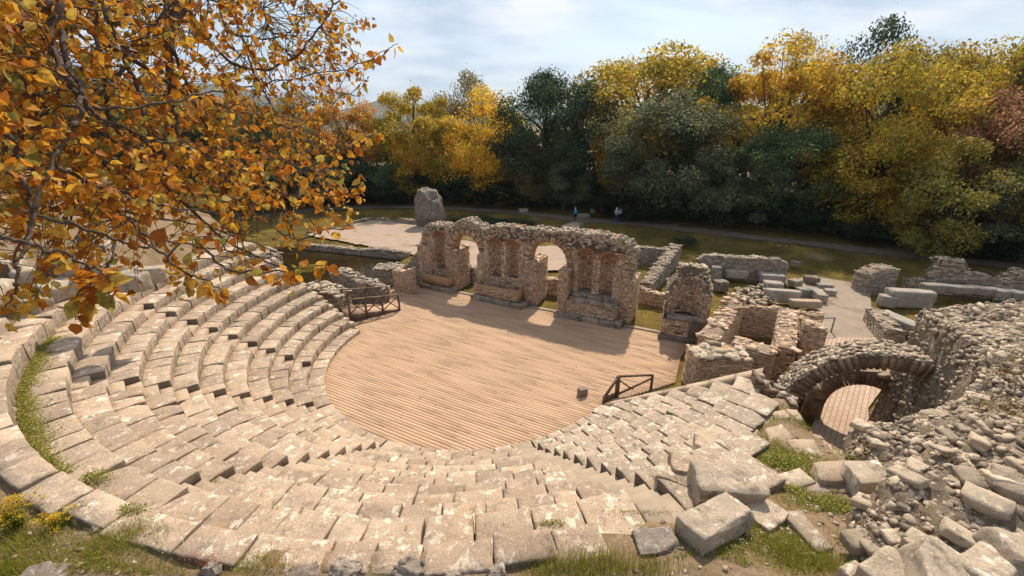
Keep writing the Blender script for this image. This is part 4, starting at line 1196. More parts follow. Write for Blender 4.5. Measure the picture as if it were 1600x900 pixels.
GW = 'low ruined walls right of the stage'
ruin_wall('ruined_wall', 'flat-topped wall running from the niche tower towards the seats', 'wall', P2(1150, 470, 1.95), P2(1108, 520, 1.95), 0.85, 0, [(0, 2.3), (0.3, 2.0), (0.6, 1.8), (1, 1.75)], 'brick', 0.30, 0.115, ncap=20, group=GW)
ruin_wall('ruined_wall', 'brick wall closing the little grassy court behind the niche tower', 'wall', P2(1146, 476, 1.65), P2(1222, 480, 1.75), 0.4, 0, [(0, 1.6), (1, 1.7)], 'brick', 0.26, 0.09, group=GW)
ruin_wall('ruined_wall', 'wide mossy-topped wall right of the little grassy court', 'wall', P2(1231, 484, 1.9), P2(1228, 545, 1.75), 0.75, 0, [(0, 1.95), (0.5, 1.85), (1, 1.8)], 'brick', 0.30, 0.115, ncap=20, group=GW)
ruin_wall('ruined_wall', 'broad low wall in front of the little grassy court', 'wall', P2(1148, 530, 1.75), P2(1212, 548, 1.75), 0.95, 0, [(0, 1.7), (1, 1.75)], 'brick', 0.30, 0.115, ncap=20, group=GW)
ruin_wall('brick_pier', 'tall dark brick pier beside the paved side entrance', 'pier', P2(1252, 504, 2.3), P2(1288, 508, 2.3), 1.0, 0, [(0, 2.4), (1, 2.3)], 'brick', 0.30, 0.11)
ruin_wall('ruined_wall', 'thin wall behind the tall dark brick pier', 'wall', P2(1250, 484, 1.6), P2(1286, 488, 1.6), 0.5, 0, [(0, 1.5), (1, 1.5)], 'brick', 0.30, 0.11)
# mossy block beside the small railing
ruin_wall('mossy_wall_stump', 'thick mossy-topped wall stump at the right edge of the wooden floor', 'masonry', P2(1082, 549, 1.75), P2(1166, 549, 1.75), 1.15, 0, [(0, 1.7), (0.5, 1.85), (1, 1.65)], 'brick', 0.4, 0.11, cap=0.15, ncap=30, core='plaster', capmat='rubble')
# long grey walls behind
GG = 'long grey walls behind the stage'
ruin_wall('grey_wall', 'long straight grey stone wall with rounded ends behind the pale blocks', 'wall', P2(1088, 412, 1.0), P2(1228, 418, 1.0), 0.7, 0, [(0, 1.35), (0.08, 1.75), (0.9, 1.65), (1, 1.3)], 'greystone', 0.34, 0.125, group=GG)
ruin_wall('grey_wall', 'grey stone wall behind the right end of the arched stage wall', 'wall', P2(930, 388, 1.0), P2(1052, 393, 1.2), 0.6, 0, [(0, 1.3), (1, 1.45)], 'greystone', 0.34, 0.125, group=GG)
ruin_wall('grey_wall', 'tapering grey wall slanting towards the stage from the far grass', 'wall', P2(1056, 392, 1.2), P2(1010, 445, 0.6), 0.8, 0, [(0, 1.75), (0.2, 1.55), (0.6, 1.2), (1, 0.7)], 'greystone', 0.34, 0.125, group=GG, ncap=22)
ruin_wall('ruined_wall', 'low yellowish wall seen between stage wall and niche tower', 'wall', P2(1000, 462, 0.4), P2(1040, 470, 0.4), 0.5, 0, [(0, 1.0), (0.5, 0.8), (1, 0.85)], 'brick', 0.28, 0.1)
ruin_wall('ruined_wall', 'low yellowish wall seen through the right arch', 'wall', P2(848, 448, 0.4), P2(885, 452, 0.4), 0.6, 0, [(0, 1.1), (1, 1.0)], 'brick', 0.28, 0.1)
ruin_wall('ruined_wall', 'broken grey wall seen through the left arch', 'wall', P2(735, 432, 0.5), P2(752, 425, 0.5), 0.6, 0, [(0, 1.2), (1, 0.9)], 'greystone', 0.28, 0.1)
ruin_wall('sloping_wall_end', 'grey wall end sloping up to the path above the stage wall', 'wall', P2(884, 362, 0.6), P2(902, 351, 0.9), 1.4, -0.1, [(0, 1.1), (1, 1.2)], 'greystone', 0.3, 0.12)
ruin_wall('court_kerb', 'low stone wall between the pond and the sandy court', 'wall', P2(470, 380, 0.1), P2(640, 397, 0.1), 0.6, -0.4, [(0, 0.5), (0.6, 0.52), (0.75, 0.75), (1, 0.7)], 'greystone', 0.4, 0.16)
ruin_wall('court_kerb', 'low kerb of pale stones along the far left side of the sandy court', 'wall', P2(482, 364, 0.1), P2(580, 343, 0.1), 0.5, -0.1, [(0, 0.4), (1, 0.45)], 'greystone', 0.6, 0.2)
ruin_wall('court_kerb', 'broken kerb of pale stones behind the sandy court, left of the tall rock', 'wall', P2(588, 343, 0.1), P2(652, 350, 0.1), 0.5, -0.1, [(0, 0.4), (0.3, 0.5), (0.35, 0.15), (0.5, 0.1), (0.55, 0.7), (1, 0.65)], 'greystone', 0.6, 0.2)
ruin_wall('ruined_stump', 'square stone stump on the far grass, right of the gravel entrance', 'masonry', P2(1342, 448, 0.3), P2(1384, 446, 0.3), 1.2, 0, [(0, 1.3), (0.5, 1.75), (1, 1.6)], 'greystone', 0.34, 0.125)
ruin_wall('dark_ruin_wall', 'dark crumbling wall at the foot of the trees on the far right', 'wall', P2(1415, 440, 0.5), P2(1555, 452, 0.6), 0.9, 0, [(0, 0.7), (0.22, 0.9), (0.26, 2.4), (0.55, 2.3), (0.62, 1.6), (0.85, 1.5), (1, 1.2)], 'rubble', 0.35, 0.13, core='darkmortar', ncap=20)
ruin_wall('dark_ruin_wall', 'dark rounded wall stub at the right edge under the trees', 'wall', P2(1545, 452, 0.6), P2(1598, 452, 0.6), 0.9, 0, [(0, 0.9), (0.4, 1.5), (0.7, 2.0), (1, 1.7)], 'rubble', 0.35, 0.13, core='darkmortar', ncap=20)
ruin_wall('entrance_wall', 'low brick wall end right of the paved side entrance', 'wall', P2(1368, 480, 0.9), P2(1400, 520, 0.9), 0.8, 0, [(0, 0.8), (1, 1.0)], 'greystone', 0.3, 0.09)

def blk(px, py, z, size, rz, lab, mat='marble', name='stone_block', cat='stone', group=None, tilt=0.0, cuts=6, bev=0.09, nz=0.05, facets=1, zc=None):
    if group in ('pale cut blocks behind the little court', 'white blocks along the far right wall'): size = tuple(np.array(size) * (0.8, 0.8, 0.72)); z = z * 0.74
    p = at(px, py, z)
    r = rotz(rz)
    if tilt:
        b = tilt; r = r @ np.array([[1, 0, 0], [0, math.cos(b), -math.sin(b)], [0, math.sin(b), math.cos(b)]])
    return rock_obj(name, (p[0], p[1], z), size, r, M[mat], cuts=cuts, bev=bev, nz=nz, facets=facets, label=lab, cat=cat, group=group)
GB = 'pale cut blocks behind the little court'
blk(1150, 428, 0.75, (0.95, 0.35, 0.4), -0.15, 'long pale block lying before the long grey wall, at its left', group=GB)
blk(1118, 428, 0.8, (0.38, 0.38, 0.8), -0.1, 'upright square block at the left end of the long grey wall', group=GB)
blk(1205, 434, 0.65, (1.0, 0.5, 0.4), -0.2, 'pale curved block below the middle of the long grey wall', group=GB)
blk(1126, 446, 0.5, (0.5, 0.45, 0.5), 0.2, 'dark stubby block behind the niche tower', 'plinth', group=GB)
blk(1208, 446, 0.55, (0.7, 0.45, 0.35), -0.3, 'blue-grey block leaning on rubble left of the long pale slab', group=GB)
blk(1222, 462, 0.7, (1.25, 0.3, 0.55), -0.2, 'long pale slab standing on edge behind the wide mossy wall', group=GB)
blk(1258, 456, 0.4, (0.6, 0.4, 0.35), -0.1, 'square block behind the long pale slab', group=GB)
blk(1258, 474, 0.55, (1.1, 0.3, 0.3), -0.1, 'low tan block at the right end of the long pale slab', 'slab', group=GB)
blk(1280, 462, 0.45, (0.35, 0.8, 0.35), -0.25, 'narrow pale block at the edge of the gravel entrance', group=GB)
blk(1296, 456, 0.3, (0.4, 0.35, 0.25), -0.25, 'small pale block at the corner of the gravel entrance', group=GB)
blk(1242, 442, 0.35, (0.5, 0.4, 0.32), 0.4, 'dark broken stones right of the long grey wall', 'plinth', group=GB)
blk(1268, 437, 0.4, (0.55, 0.45, 0.35), -0.3, 'pile stone beside the right end of the long grey wall', 'plinth', group=GB)
blk(1288, 446, 0.2, (0.6, 0.4, 0.18), -0.2, 'flat grey stone lying on the far grass', group=GB)
acc = Acc(); q = np.random.RandomState(12)
T = thing('rubble_heap', 'heap of small pale rubble between the blocks behind the little court', 'rubble', at(1180, 462, 0.3))
b0 = at(1180, 462, 0.3)
for _ in range(120):
    p = at(q.uniform(1150, 1215), q.uniform(445, 475), q.uniform(0.1, 0.5)); s_ = q.uniform(0.06, 0.18)
    put_rock(acc, p - b0, (s_ * 1.3, s_, s_ * 0.7), rand_rot(0.4, q), r=q)
add_obj('stones', acc.mesh('stones'), M['rubble'], T, kind='stuff')
GM = 'white blocks along the far right wall'
for k, (px, w) in enumerate([(1462, 0.95), (1508, 1.3), (1545, 0.95), (1572, 0.8), (1598, 0.8)]):
    blk(px, 449 + k * 3.2, 1.15, (w, 0.4, 0.32), -0.12, ['leftmost', 'second', 'third', 'fourth', 'rightmost'][k] + ' of the white blocks in a line above the big rubble wall', group=GM, bev=0.16)
blk(1420, 466, 0.75, (1.5, 0.5, 0.75), -0.15, 'broad pale wall block left of the white block line', group=GM, bev=0.06)
blk(1386, 470, 0.5, (0.5, 0.4, 0.5), -0.3, 'broken white block at the gravel entrance', group=GM)
blk(1405, 505, 0.45, (0.5, 1.4, 0.45), 0.15, 'long pale kerb block along the right side of the entrance', group=GM)

# tall standing rock
p = at(676, 354, 0.0)
V, Q = rock_vq(77, 14, 0.55, 0.14, 1.7, 6)
V[:, 0] *= 1 - 0.28 * (V[:, 2] + 1) / 2; V[:, 0] -= 0.12 * (V[:, 2] + 1)
me = mk_mesh('standing_rock', V * np.array([1.75, 1.2, 2.35]), [Q], True)
tag(add_obj('standing_rock', me, M['monolith'], None, (p[0], p[1], 1.9)), 'tall grey upright rock standing at the corner of the sandy court', 'rock')

# stones by the path
GPth = 'pale stones beside the far path'
blk(818, 329, 0.85, (0.55, 0.4, 0.25), 0.2, 'small white stone on the path edge below the yellow tree', group=GPth)
blk(912, 337, 0.85, (0.75, 0.4, 0.22), 0.0, 'flat pale stone slab beside the person with the blue bag', group=GPth)
blk(926, 329, 1.0, (0.22, 0.25, 0.3), 0.0, 'small white post stone under the trees near the flat slab', group=GPth)
blk(561, 312, 1.3, (0.3, 0.3, 0.75), 0.0, 'upright grey stone post under the dark bushes beyond the pond', 'monolith', group=GPth)
for k, (px, py, lab) in enumerate([(1112, 377, 'small white stone on the dark slope left of the others'), (1208, 386, 'grey boulder on the slope below the path'), (1243, 412, 'pale stone just above the right end of the long wall')]):
    blk(px, py, 0.35, (0.3, 0.22, 0.2), rs.uniform(0, 3), lab, 'greystone', group='loose stones on the far slope')

# ------------------------------------------------------------------ railings
def railing(label, posts, h, base_drop, cross=True, plank=True, top_ext=None):
    p0 = np.array(posts[0], float)
    T = thing('wooden_railing', label, 'railing', p0, group='wooden railings at the stage edge')
    P = [np.array(p, float) - p0 for p in posts]
    for p in P:
        acc = Acc(); beam(acc, p + (0, 0, -0.05 if p[2] < 0.02 else -0.35), p + (0, 0, h), 0.10, 0.10, (1, 0, 0)); add_obj('post', acc.mesh('post'), M['rail'], T)
    for a, b in zip(P[:-1], P[1:]):
        acc = Acc(); beam(acc, a + (0, 0, h + 0.03), b + (0, 0, h + 0.03), 0.14, 0.06); add_obj('handrail', acc.mesh('handrail'), M['rail'], T)
        d = (b - a) / np.linalg.norm(b - a)
        if cross:
            acc = Acc(); beam(acc, a + d * 0.04 + (0, 0, 0.14), b - d * 0.04 + (0, 0, h - 0.06), 0.045, 0.055); add_obj('brace', acc.mesh('brace'), M['rail'], T)
            acc = Acc(); beam(acc, a + d * 0.04 + (0, 0.05, h - 0.06), b - d * 0.04 + (0, 0.05, 0.14), 0.045, 0.055); add_obj('brace', acc.mesh('brace'), M['rail'], T)
        if plank:
            V = [a + (0, 0, -0.15 - a[2]), b + (0, 0, -0.15 - b[2]), b + (0, 0, 0.10), a + (0, 0, 0.10)]
            nrm = np.cross(d, (0, 0, 1)) * 0.03
            V = np.array([v - nrm for v in V] + [v + nrm for v in V])
            add_obj('skirt_board', mk_mesh('skirt_board', V, [BOXF]), M['rail'], T)
    return T
rp = [(-6.9, 24.0, 0.0), (-7.75, 23.45, 0.12), (-8.55, 22.9, 0.24), (-9.3, 22.35, 0.36)]
railing('dark wooden railing with crossed braces beside the left end of the seats', rp, 1.0, 0)
rp2 = [(-7.9, 25.2, 0.1), (-9.0, 24.5, 0.25), (-10.2, 23.7, 0.45)]
railing('second wooden railing just behind the one at the left end of the seats', rp2, 1.0, 0, True, False)
# ramp between the two railings
V = np.array([(-6.9, 24.0, 0.03), (-9.4, 22.3, 0.42), (-10.4, 23.5, 0.5), (-7.8, 25.2, 0.05)])
V = np.concatenate([V - (0, 0, 0.35), V])
o = add_obj('wooden_ramp', mk_mesh('wooden_ramp', V - V[0], [BOXF]), M['deck'], None, tuple(V[0])); tag(o, 'short wooden ramp between the two railings', 'ramp')
# right railing: triangular
T = thing('wooden_railing', 'small triangular wooden railing at the right foot of the seats', 'railing', (4.35, 15.0, 0), group='wooden railings at the stage edge')
b0 = np.array((4.35, 15.0, 0.0))
def rb(a, b, w, h, nm):
    acc = Acc(); beam(acc, np.array(a) - b0, np.array(b) - b0, w, h, (0.3, 0.2, 0.93)); add_obj(nm, acc.mesh(nm), M['rail'], T)
pA, pB, pC = np.array((4.35, 15.0, 0)), np.array((3.75, 14.62, 0.25)), np.array((5.95, 15.55, 0.28))
rb(pA, pA + (0, 0, 1.0), 0.13, 0.13, 'post')
rb(pA + (0, 0, 1.0), pB + (0, 0, 0.0), 0.09, 0.07, 'handrail')
rb(pA + (0, 0, 1.0), pC + (0, 0, 0.45), 0.09, 0.07, 'handrail')
rb(pA + (0, 0, 0.12), pC + (0, 0, 0.30), 0.07, 0.07, 'lower_rail')
rb(pA + (0, 0, 0.85), pA * 0.55 + pC * 0.45 + (0, 0, 0.1), 0.06, 0.06, 'brace')
rb(pC + (0, 0, -0.3), pC + (0, 0, 0.45), 0.08, 0.08, 'post')
rb(pB + (0, 0, -0.3), pB + (0, 0, 0.05), 0.1, 0.1, 'post')
rb(pB + (0, 0, -0.1), pA + (0, 0, 0.1), 0.04, 0.3, 'skirt_board')
# post beside the mossy stump
T = thing('wooden_railing', 'short railing end against the mossy wall stump', 'railing', tuple(at(1068, 590, 0)), group='wooden railings at the stage edge')
b0 = at(1068, 590, 0)
rb(b0 + (0.1, 0, 0), b0 + (0.1, 0, 0.95), 0.1, 0.1, 'post'); rb(b0 + (0.1, 0, 0.95), b0 + (0.55, 0.75, 1.2), 0.1, 0.07, 'handrail')
# thin metal rail on the bridge
T = thing('metal_railing', 'thin metal hand rail beside the paved entrance', 'railing', tuple(at(1298, 520, 0)))
b0 = at(1298, 520, 0)
def rbm(a, b, w, nm):
    acc = Acc(); beam(acc, np.array(a, float), np.array(b, float), w, w, (0.3, 0.2, 0.93)); add_obj(nm, acc.mesh(nm), M['metal'], T)
rbm((0, 0, 0), (0, 0, 0.9), 0.06, 'post'); rbm((0, 0, 0.9), (-1.3, -0.1, 0.9), 0.06, 'handrail')
T = thing('wooden_kerb', 'pale timber edging along the left side of the paved entrance', 'edging', (13.75, 15.9, 0))
acc = Acc(); beam(acc, (0, 0, 0.08), (2.9, 4.6, 0.12), 0.16, 0.14); add_obj('kerb_beam', acc.mesh('kerb_beam'), M['threshold'], T)
rock_obj('loose_stone', (2.95, 15.15, 0.16), (0.19, 0.16, 0.18), rotz(0.5), M['plinth'], cuts=5, bev=0.3, nz=0.1, facets=4, label='single dark stone lying on the wooden floor', cat='stone')

# little stones and twigs on the floor
q = np.random.RandomState(31)
acc = Acc()
for _ in range(36):
    a, r = q.uniform(0, 6.283), 6.3 * math.sqrt(q.rand())
    s_ = q.uniform(0.008, 0.024)
    put_rock(acc, (r * math.cos(a), r * math.sin(a) + 0.5, s_ * 0.4), (s_ * 1.5, s_, s_ * 0.5), rand_rot(0.3, q), r=q)
add_obj('floor_debris', acc.mesh('floor_debris'), M['archbrick'], None, (CX, CY, 0.005), kind='stuff')
# ------------------------------------------------------------------ foreground arch of the side entrance
AC = np.array((11.95, 11.4)); AZ, ARI, ARO = 1.15, 2.30, 2.74
T = thing('entrance_arch', 'large brick arch with rubble back spanning the side entrance on the right', 'arch', (AC[0], AC[1], 0), -0.42)
voussoirs(T, 0, AZ, ARI, ARO, 0.0, 0.5, 46, math.pi * 1.03, 0.0, M['archbrick'], 0.03, 0.36)
NA = 40; V = []; Q = []
for k in range(NA + 1):
    a = math.pi * 1.03 * (1 - k / NA)
    ro = ARO - 0.03
    for (r, y) in ((ARI + 0.03, 0.05), (ro, 0.06), (ro, 1.15), (ARI + 0.03, 1.15)):
        V.append((r * math.cos(a), y, AZ + r * math.sin(a)))
for k in range(NA):
    for j in range(4): Q.append([k * 4 + j, k * 4 + (j + 1) % 4, k * 4 + 4 + (j + 1) % 4, k * 4 + 4 + j])
Fs = [np.array(Q), np.array([[0, 3, 2, 1], [NA * 4, NA * 4 + 1, NA * 4 + 2, NA * 4 + 3]])]
add_obj('arch_core', mk_mesh('arch_core', np.array(V), Fs), M['mortar'], T)
acc = Acc(); q = np.random.RandomState(3)
for _ in range(1900):                                     # cobbled back of the arch
    a = q.uniform(0.0, math.pi * 1.02); y = q.uniform(0.07, 1.12); s_ = q.uniform(0.04, 0.07)
    r = ARO + 0.02 + (0.06 if q.rand() < 0.3 else 0)
    rot = np.array([[math.sin(a), 0, math.cos(a)], [0, 1, 0], [-math.cos(a), 0, math.sin(a)]])
    put_rock(acc, (r * math.cos(a), y, AZ + r * math.sin(a)), (s_ * 1.1, s_ * 1.25, s_ * 0.7), rot @ rand_rot(0.2, q), r=q)
add_obj('rubble_back', acc.mesh('rubble_back'), M['rubble'], T, kind='stuff')
rock_obj('white_stone', (-1.55, 0.55, AZ + 2.2), (0.2, 0.16, 0.08), rotz(0.4), M['marble'], T, cuts=4)
# abutment under the left foot
acc = Acc(); acc.box((-2.9, 0.1, -0.3), (-2.1, 1.7, 1.25))
b = add_obj('abutment', acc.mesh('abutment'), M['mortar'], T)
acc = Acc()
face_bricks(acc, (-2.1, 0.1, 0), (0, 1, 0), (0, 0, 1), (1, 0, 0), 1.6, 1.9, 0.35, 0.075)
face_bricks(acc, (-2.9, 0.1, 0), (1, 0, 0), (0, 0, 1), (0, -1, 0), 0.8, 1.2, 0.35, 0.075)
add_obj('brickwork', acc.mesh('brickwork'), M['archbrick'], b, kind='stuff')
# inner lower arch
AC2 = np.array((12.75, 13.0))
T = thing('inner_arch', 'smaller low brick arch seen through the entrance arch', 'arch', (AC2[0], AC2[1], 0), -0.42)
voussoirs(T, 0, 0.8, 1.08, 1.45, 0.0, 0.5, 30, math.pi, 0.0, M['archbrick'], 0.006, 0.12)
acc = Acc(); acc.box((1.1, 0.05, -0.2), (3.0, 1.0, 2.3), 0.03)
b = add_obj('arch_wall', acc.mesh('arch_wall'), M['mortar'], T)
acc = Acc(); acc.box((-1.6, 0.05, -0.2), (-1.1, 1.2, 1.3), 0.03); add_obj('arch_foot', acc.mesh('arch_foot'), M['archbrick'], T)
me = bpy.data.meshes.new('arch_fill')
o_ = [(-1.35, 0.8)] + [(1.3 * math.cos(math.pi * (1 - k / 16)), 0.8 + 1.3 * math.sin(math.pi * (1 - k / 16))) for k in range(17)] + [(1.3, 2.35), (0.2, 2.45), (-0.7, 2.3), (-1.3, 1.7)]
tri = tessellate_polygon([[Vector((x, z, 0)) for x, z in o_]]); n = len(o_)
V = [(x, 0.08, z) for x, z in o_] + [(x, 1.0, z) for x, z in o_]
Fs = [list(t) for t in tri] + [[n + i for i in t][::-1] for t in tri] + [[i, (i + 1) % n, n + (i + 1) % n, n + i] for i in range(n)]
me.from_pydata(V, [], Fs); me.update(); bm = bmesh.new(); bm.from_mesh(me); bmesh.ops.recalc_face_normals(bm, faces=bm.faces); bm.to_mesh(me); bm.free()
add_obj('arch_fill', me, M['mortar'], T)
acc = Acc()
face_bricks(acc, (1.1, 0.05, 0), (1, 0, 0), (0, 0, 1), (0, -1, 0), 1.9, 2.3, 0.35, 0.075)
add_obj('brickwork', acc.mesh('brickwork'), M['archbrick'], b, kind='stuff')
acc = Acc()
top_stones(acc, lambda q: (q.uniform(-0.6, 3.0), q.uniform(0.05, 1.0), 2.36), 70, 0.13)
add_obj('capping_rubble', acc.mesh('capping_rubble'), M['brick'], b, kind='stuff')
# thin brick retaining steps left of the arch
ruin_wall('stepped_brick_wall', 'stepped wall of thin flat stones left of the entrance arch', 'wall', at(1178, 590, 3.4), at(1246, 618, 3.0), 0.55, 1.6, [(0, 1.95), (0.2, 1.8), (0.22, 1.7), (0.45, 1.6), (0.47, 1.45), (0.75, 1.4), (0.77, 1.25), (1, 1.2)], 'archbrick', 0.3, 0.09, cap=0.09, ncap=26, capmat='greystone')

# ------------------------------------------------------------------ big rubble masses on the right
def rubble_mass(label, poly, zf, step, edge, seed, nst, nbig, srange, mats=('core', 'rubble'), zlow=-0.2, nbump=0.10, bigrange=None, face_len=6):
    poly = np.array(poly, float); b0 = np.array([*poly.mean(0), 0.0])
    x0, y0 = poly.min(0) - 0.2; x1, y1 = poly.max(0) + 0.2
    xs, ys = np.arange(x0, x1, step), np.arange(y0, y1, step)
    T = thing('rubble_wall', label, 'wall', b0)
    def hz(x, y):
        sd = sdist(x, y, [tuple(p) for p in poly])
        h = zf(x, y) + nbump * fbm(x * 1.7, y * 1.7, seed=seed, oct=5, rough=0.6)
        lo = np.minimum(terrain(x, y, False) - 0.3, h - 0.1)
        return lo + (h - lo) * smooth(-0.05, edge, sd)
    X, Y = np.meshgrid(xs, ys, indexing='ij'); Z = hz(X.ravel(), Y.ravel())
    n, m = len(xs), len(ys)
    i, j = np.meshgrid(np.arange(n - 1), np.arange(m - 1), indexing='ij'); a = (i * m + j).ravel()
    keep = sdist(X.ravel()[a] + step / 2, Y.ravel()[a] + step / 2, [tuple(p) for p in poly]) > -0.15
    a = a[keep]
    XX, YY = X.ravel(), Y.ravel()
    ZZ = Z + 0.06 * fbm(XX * 6, YY * 6, Z * 6, seed + 3, 3, 0.7)
    XX = XX + 0.10 * fbm(XX * 3, YY * 3, Z * 3, seed + 4, 4, 0.6); YY = YY + 0.10 * fbm(YY * 3, XX * 3, Z * 3, seed + 5, 4, 0.6)
    add_obj('rubble_core', mk_mesh('rubble_core', np.stack([XX, YY, ZZ], 1) - b0, [np.stack([a, a + m, a + m + 1, a + 1], 1)], False), M[mats[0]], T)
    q = np.random.RandomState(seed); acc = Acc()
    px = q.uniform(x0, x1, nst * 3); py = q.uniform(y0, y1, nst * 3)
    ok = sdist(px, py, [tuple(p) for p in poly]) > 0.0
    px, py = px[ok][:nst], py[ok][:nst]; pz = hz(px, py)
    e = 0.12; gx = (hz(px + e, py) - hz(px - e, py)) / (2 * e); gy = (hz(px, py + e) - hz(px, py - e)) / (2 * e)
    for k in range(len(px)):
        s_ = q.uniform(*srange) * (1 if q.rand() < 0.85 else 1.5)
        nrm = np.array([-gx[k], -gy[k], 1.0]); nrm /= np.linalg.norm(nrm)
        tt = np.cross(nrm, [0.2, 0.9, 0.1]); tt /= np.linalg.norm(tt); bb = np.cross(nrm, tt)
        rot = np.stack([tt, bb, nrm], 1)
        V, Qd = PROTO[q.randint(14)]
        sz = np.array([s_ * q.uniform(0.9, 1.8), s_ * q.uniform(0.7, 1.2), s_ * q.uniform(0.25, 0.6)])
        acc.add((V * sz) @ (rot @ rand_rot(0.25, q)).T + np.array([px[k], py[k], pz[k] + s_ * q.uniform(-0.15, 0.25)]) - b0, Qd)
    pl = [tuple(p) for p in poly]
    for k in range(len(pl)):                                # stones in the steep sides
        a_, b_ = np.array(pl[k]), np.array(pl[(k + 1) % len(pl)])
        if k >= face_len: break
        Ln = np.linalg.norm(b_ - a_); inw = np.array([-(b_ - a_)[1], (b_ - a_)[0]]) / Ln
        if not inpoly1(*(0.5 * (a_ + b_) + inw * 0.05), pl): inw = -inw
        nn_ = int(Ln * (170 if edge < 0.35 else 60)); t_, dd = q.rand(nn_), q.uniform(-0.03, edge * 1.1, nn_)
        fx, fy = a_[0] + (b_ - a_)[0] * t_ + inw[0] * dd, a_[1] + (b_ - a_)[1] * t_ + inw[1] * dd
        fz = hz(fx, fy)
        for m2 in range(nn_):
            s_ = q.uniform(*srange) * 1.2
            put_rock(acc, np.array([fx[m2], fy[m2], fz[m2]]) - b0, (s_ * 1.3, s_, s_ * 0.7), rand_rot(0.5, q), r=q)
    add_obj('small_stones', acc.mesh('small_stones'), M[mats[1]], T, kind='stuff')
    br = bigrange or (0.14, 0.28)
    px = q.uniform(x0, x1, nbig * 5); py = q.uniform(y0, y1, nbig * 5)
    ok = sdist(px, py, [tuple(p) for p in poly]) > 0.12
    px, py = px[ok][:nbig], py[ok][:nbig]; pz = hz(px, py)
    for k in range(len(px)):
        s_ = q.uniform(*br)
        rock_obj('stone', (px[k] - b0[0], py[k] - b0[1], pz[k] + s_ * 0.08), (s_ * q.uniform(1.0, 1.6), s_ * q.uniform(0.7, 1.0), s_ * q.uniform(0.3, 0.55)), rand_rot(0.3, q), M[mats[1]], T, seed=int(seed * 1000 + k), cuts=4, bev=0.12, nz=0.10, facets=4)
    return T, hz
# the high sloping wall above the arch
RM1 = [(13.3, 13.2), (12.7, 11.6), (12.2, 10.4), (11.6, 9.4), (10.6, 8.8), (9.3, 8.35), (7.9, 8.5), (7.3, 7.7), (7.7, 6.75), (9.2, 6.15), (11.5, 5.4), (18, 5.0), (22, 8.0), (19, 10.2), (15.4, 12.1), (14.3, 12.85)]
def z1(x, y):
    return 2.22 + 0.271 * x - 0.066 * y + 0.12 * np.sin(x * 1.3 + y)
T1, hz1 = rubble_mass('huge sloping rubble wall above the entrance arch at right', RM1, z1, 0.085, 0.32, 41, 11500, 150, (0.02, 0.06), ('core', 'rubble'), nbump=0.12, bigrange=(0.07, 0.17))
# the nearer rubble bank at lower right
RM2 = [(4.75, 3.8), (4.95, 4.7), (5.7, 5.45), (6.7, 5.5), (8.5, 5.2), (14, 5.6), (14, 0.5), (5.0, 1.5), (4.6, 2.8)]
def z2(x, y):
    return 4.95 + 0.32 * np.clip(x - 4.6, 0, 4) + 0.05 * np.clip(y - 3.5, -2, 3)
T2, hz2 = rubble_mass('rough bank of flat angular stones in the lower right corner', RM2, z2, 0.09, 0.4, 43, 5200, 210, (0.018, 0.05), ('core', 'rubble'), nbump=0.09, bigrange=(0.07, 0.2), face_len=4)

# ------------------------------------------------------------------ terrace slabs and loose blocks on the right
def slab_poly(pxs, z, th, label, mat='slab', name='paving_slab', group='paving slabs on the grassy terrace', seedn=None, tilt=None):
    P = np.array([at(x, y, z) for x, y in pxs]); c = P.mean(0)
    n0 = len(P); Pf = []
    for i in range(n0):                                     # ragged edges
        a, b = P[i], P[(i + 1) % n0]
        for k in range(4):
            t = k / 4; p = a + (b - a) * t
            Pf.append(p + (rs.uniform(-0.014, 0.014, 3) if k else rs.uniform(-0.01, 0.01, 3)) * (1, 1, 0))
    P = np.array(Pf) - c; n = len(P)
    inn = P * 0.955
    tl = np.zeros(3) if tilt is None else np.array(tilt)
    def zoff(A): return A @ tl
    V = np.concatenate([inn + np.array([0, 0, 0.0]), P + (0, 0, -0.02), P + (0, 0, -th), [[0, 0, rs.uniform(-0.01, 0.01)]]])
    V[:, 2] += zoff(V * (1, 1, 0))
    k = np.arange(n); k2 = (k + 1) % n
    Fs = [np.stack([np.full(n, 3 * n), k, k2], 1), np.concatenate([np.stack([k, n + k, n + k2, k2], 1), np.stack([n + k, 2 * n + k, 2 * n + k2, n + k2], 1)])]
    o = add_obj(name, mk_mesh(name, V, Fs), M[mat], None, tuple(c))
    bm = bmesh.new(); bm.from_mesh(o.data); bmesh.ops.recalc_face_normals(bm, faces=bm.faces); bm.to_mesh(o.data); bm.free()
    return tag(o, label, 'slab', group)
def gzp(px, py, z):
    for _ in range(8):
        p = at(px, py, z); z = gz(p[0], p[1])
    return z
SL = [([(1158, 588), (1172, 586), (1192, 615), (1178, 618)], 'narrow pale slab at the top of the grassy terrace, beside the last seat row'),
      ([(1176, 620), (1195, 617), (1210, 636), (1185, 634)], 'wedge-shaped slab below the narrow one on the terrace'),
      ([(1163, 578), (1188, 578), (1198, 590), (1172, 588)], 'square pale slab next to the stepped wall'),
      ([(1186, 642), (1206, 640), (1212, 662), (1196, 668)], 'long worn slab in the middle of the terrace'),
      ([(1205, 644), (1226, 640), (1236, 652), (1212, 656)], 'rounded slab beside the foot of the entrance arch'),
      ([(1228, 638), (1245, 640), (1256, 656), (1238, 656)], 'small rounded slab closest to the arch'),
      ([(1196, 668), (1222, 662), (1240, 682), (1226, 694), (1205, 690)], 'large tan slab sloping across the terrace'),
      ([(1230, 686), (1272, 686), (1286, 714), (1248, 714)], 'grey square slab leaning beside the green moss'),
      ([(1150, 668), (1166, 665), (1172, 674), (1155, 680)], 'little slab below the corner of the right seat rows'),
      ([(1168, 674), (1184, 670), (1188, 682), (1174, 684)], 'little cracked slab right of the previous ones in the grass')]
SL[9] = (SL[9][0], 'small five-sided slab in the grass near the middle of the terrace')
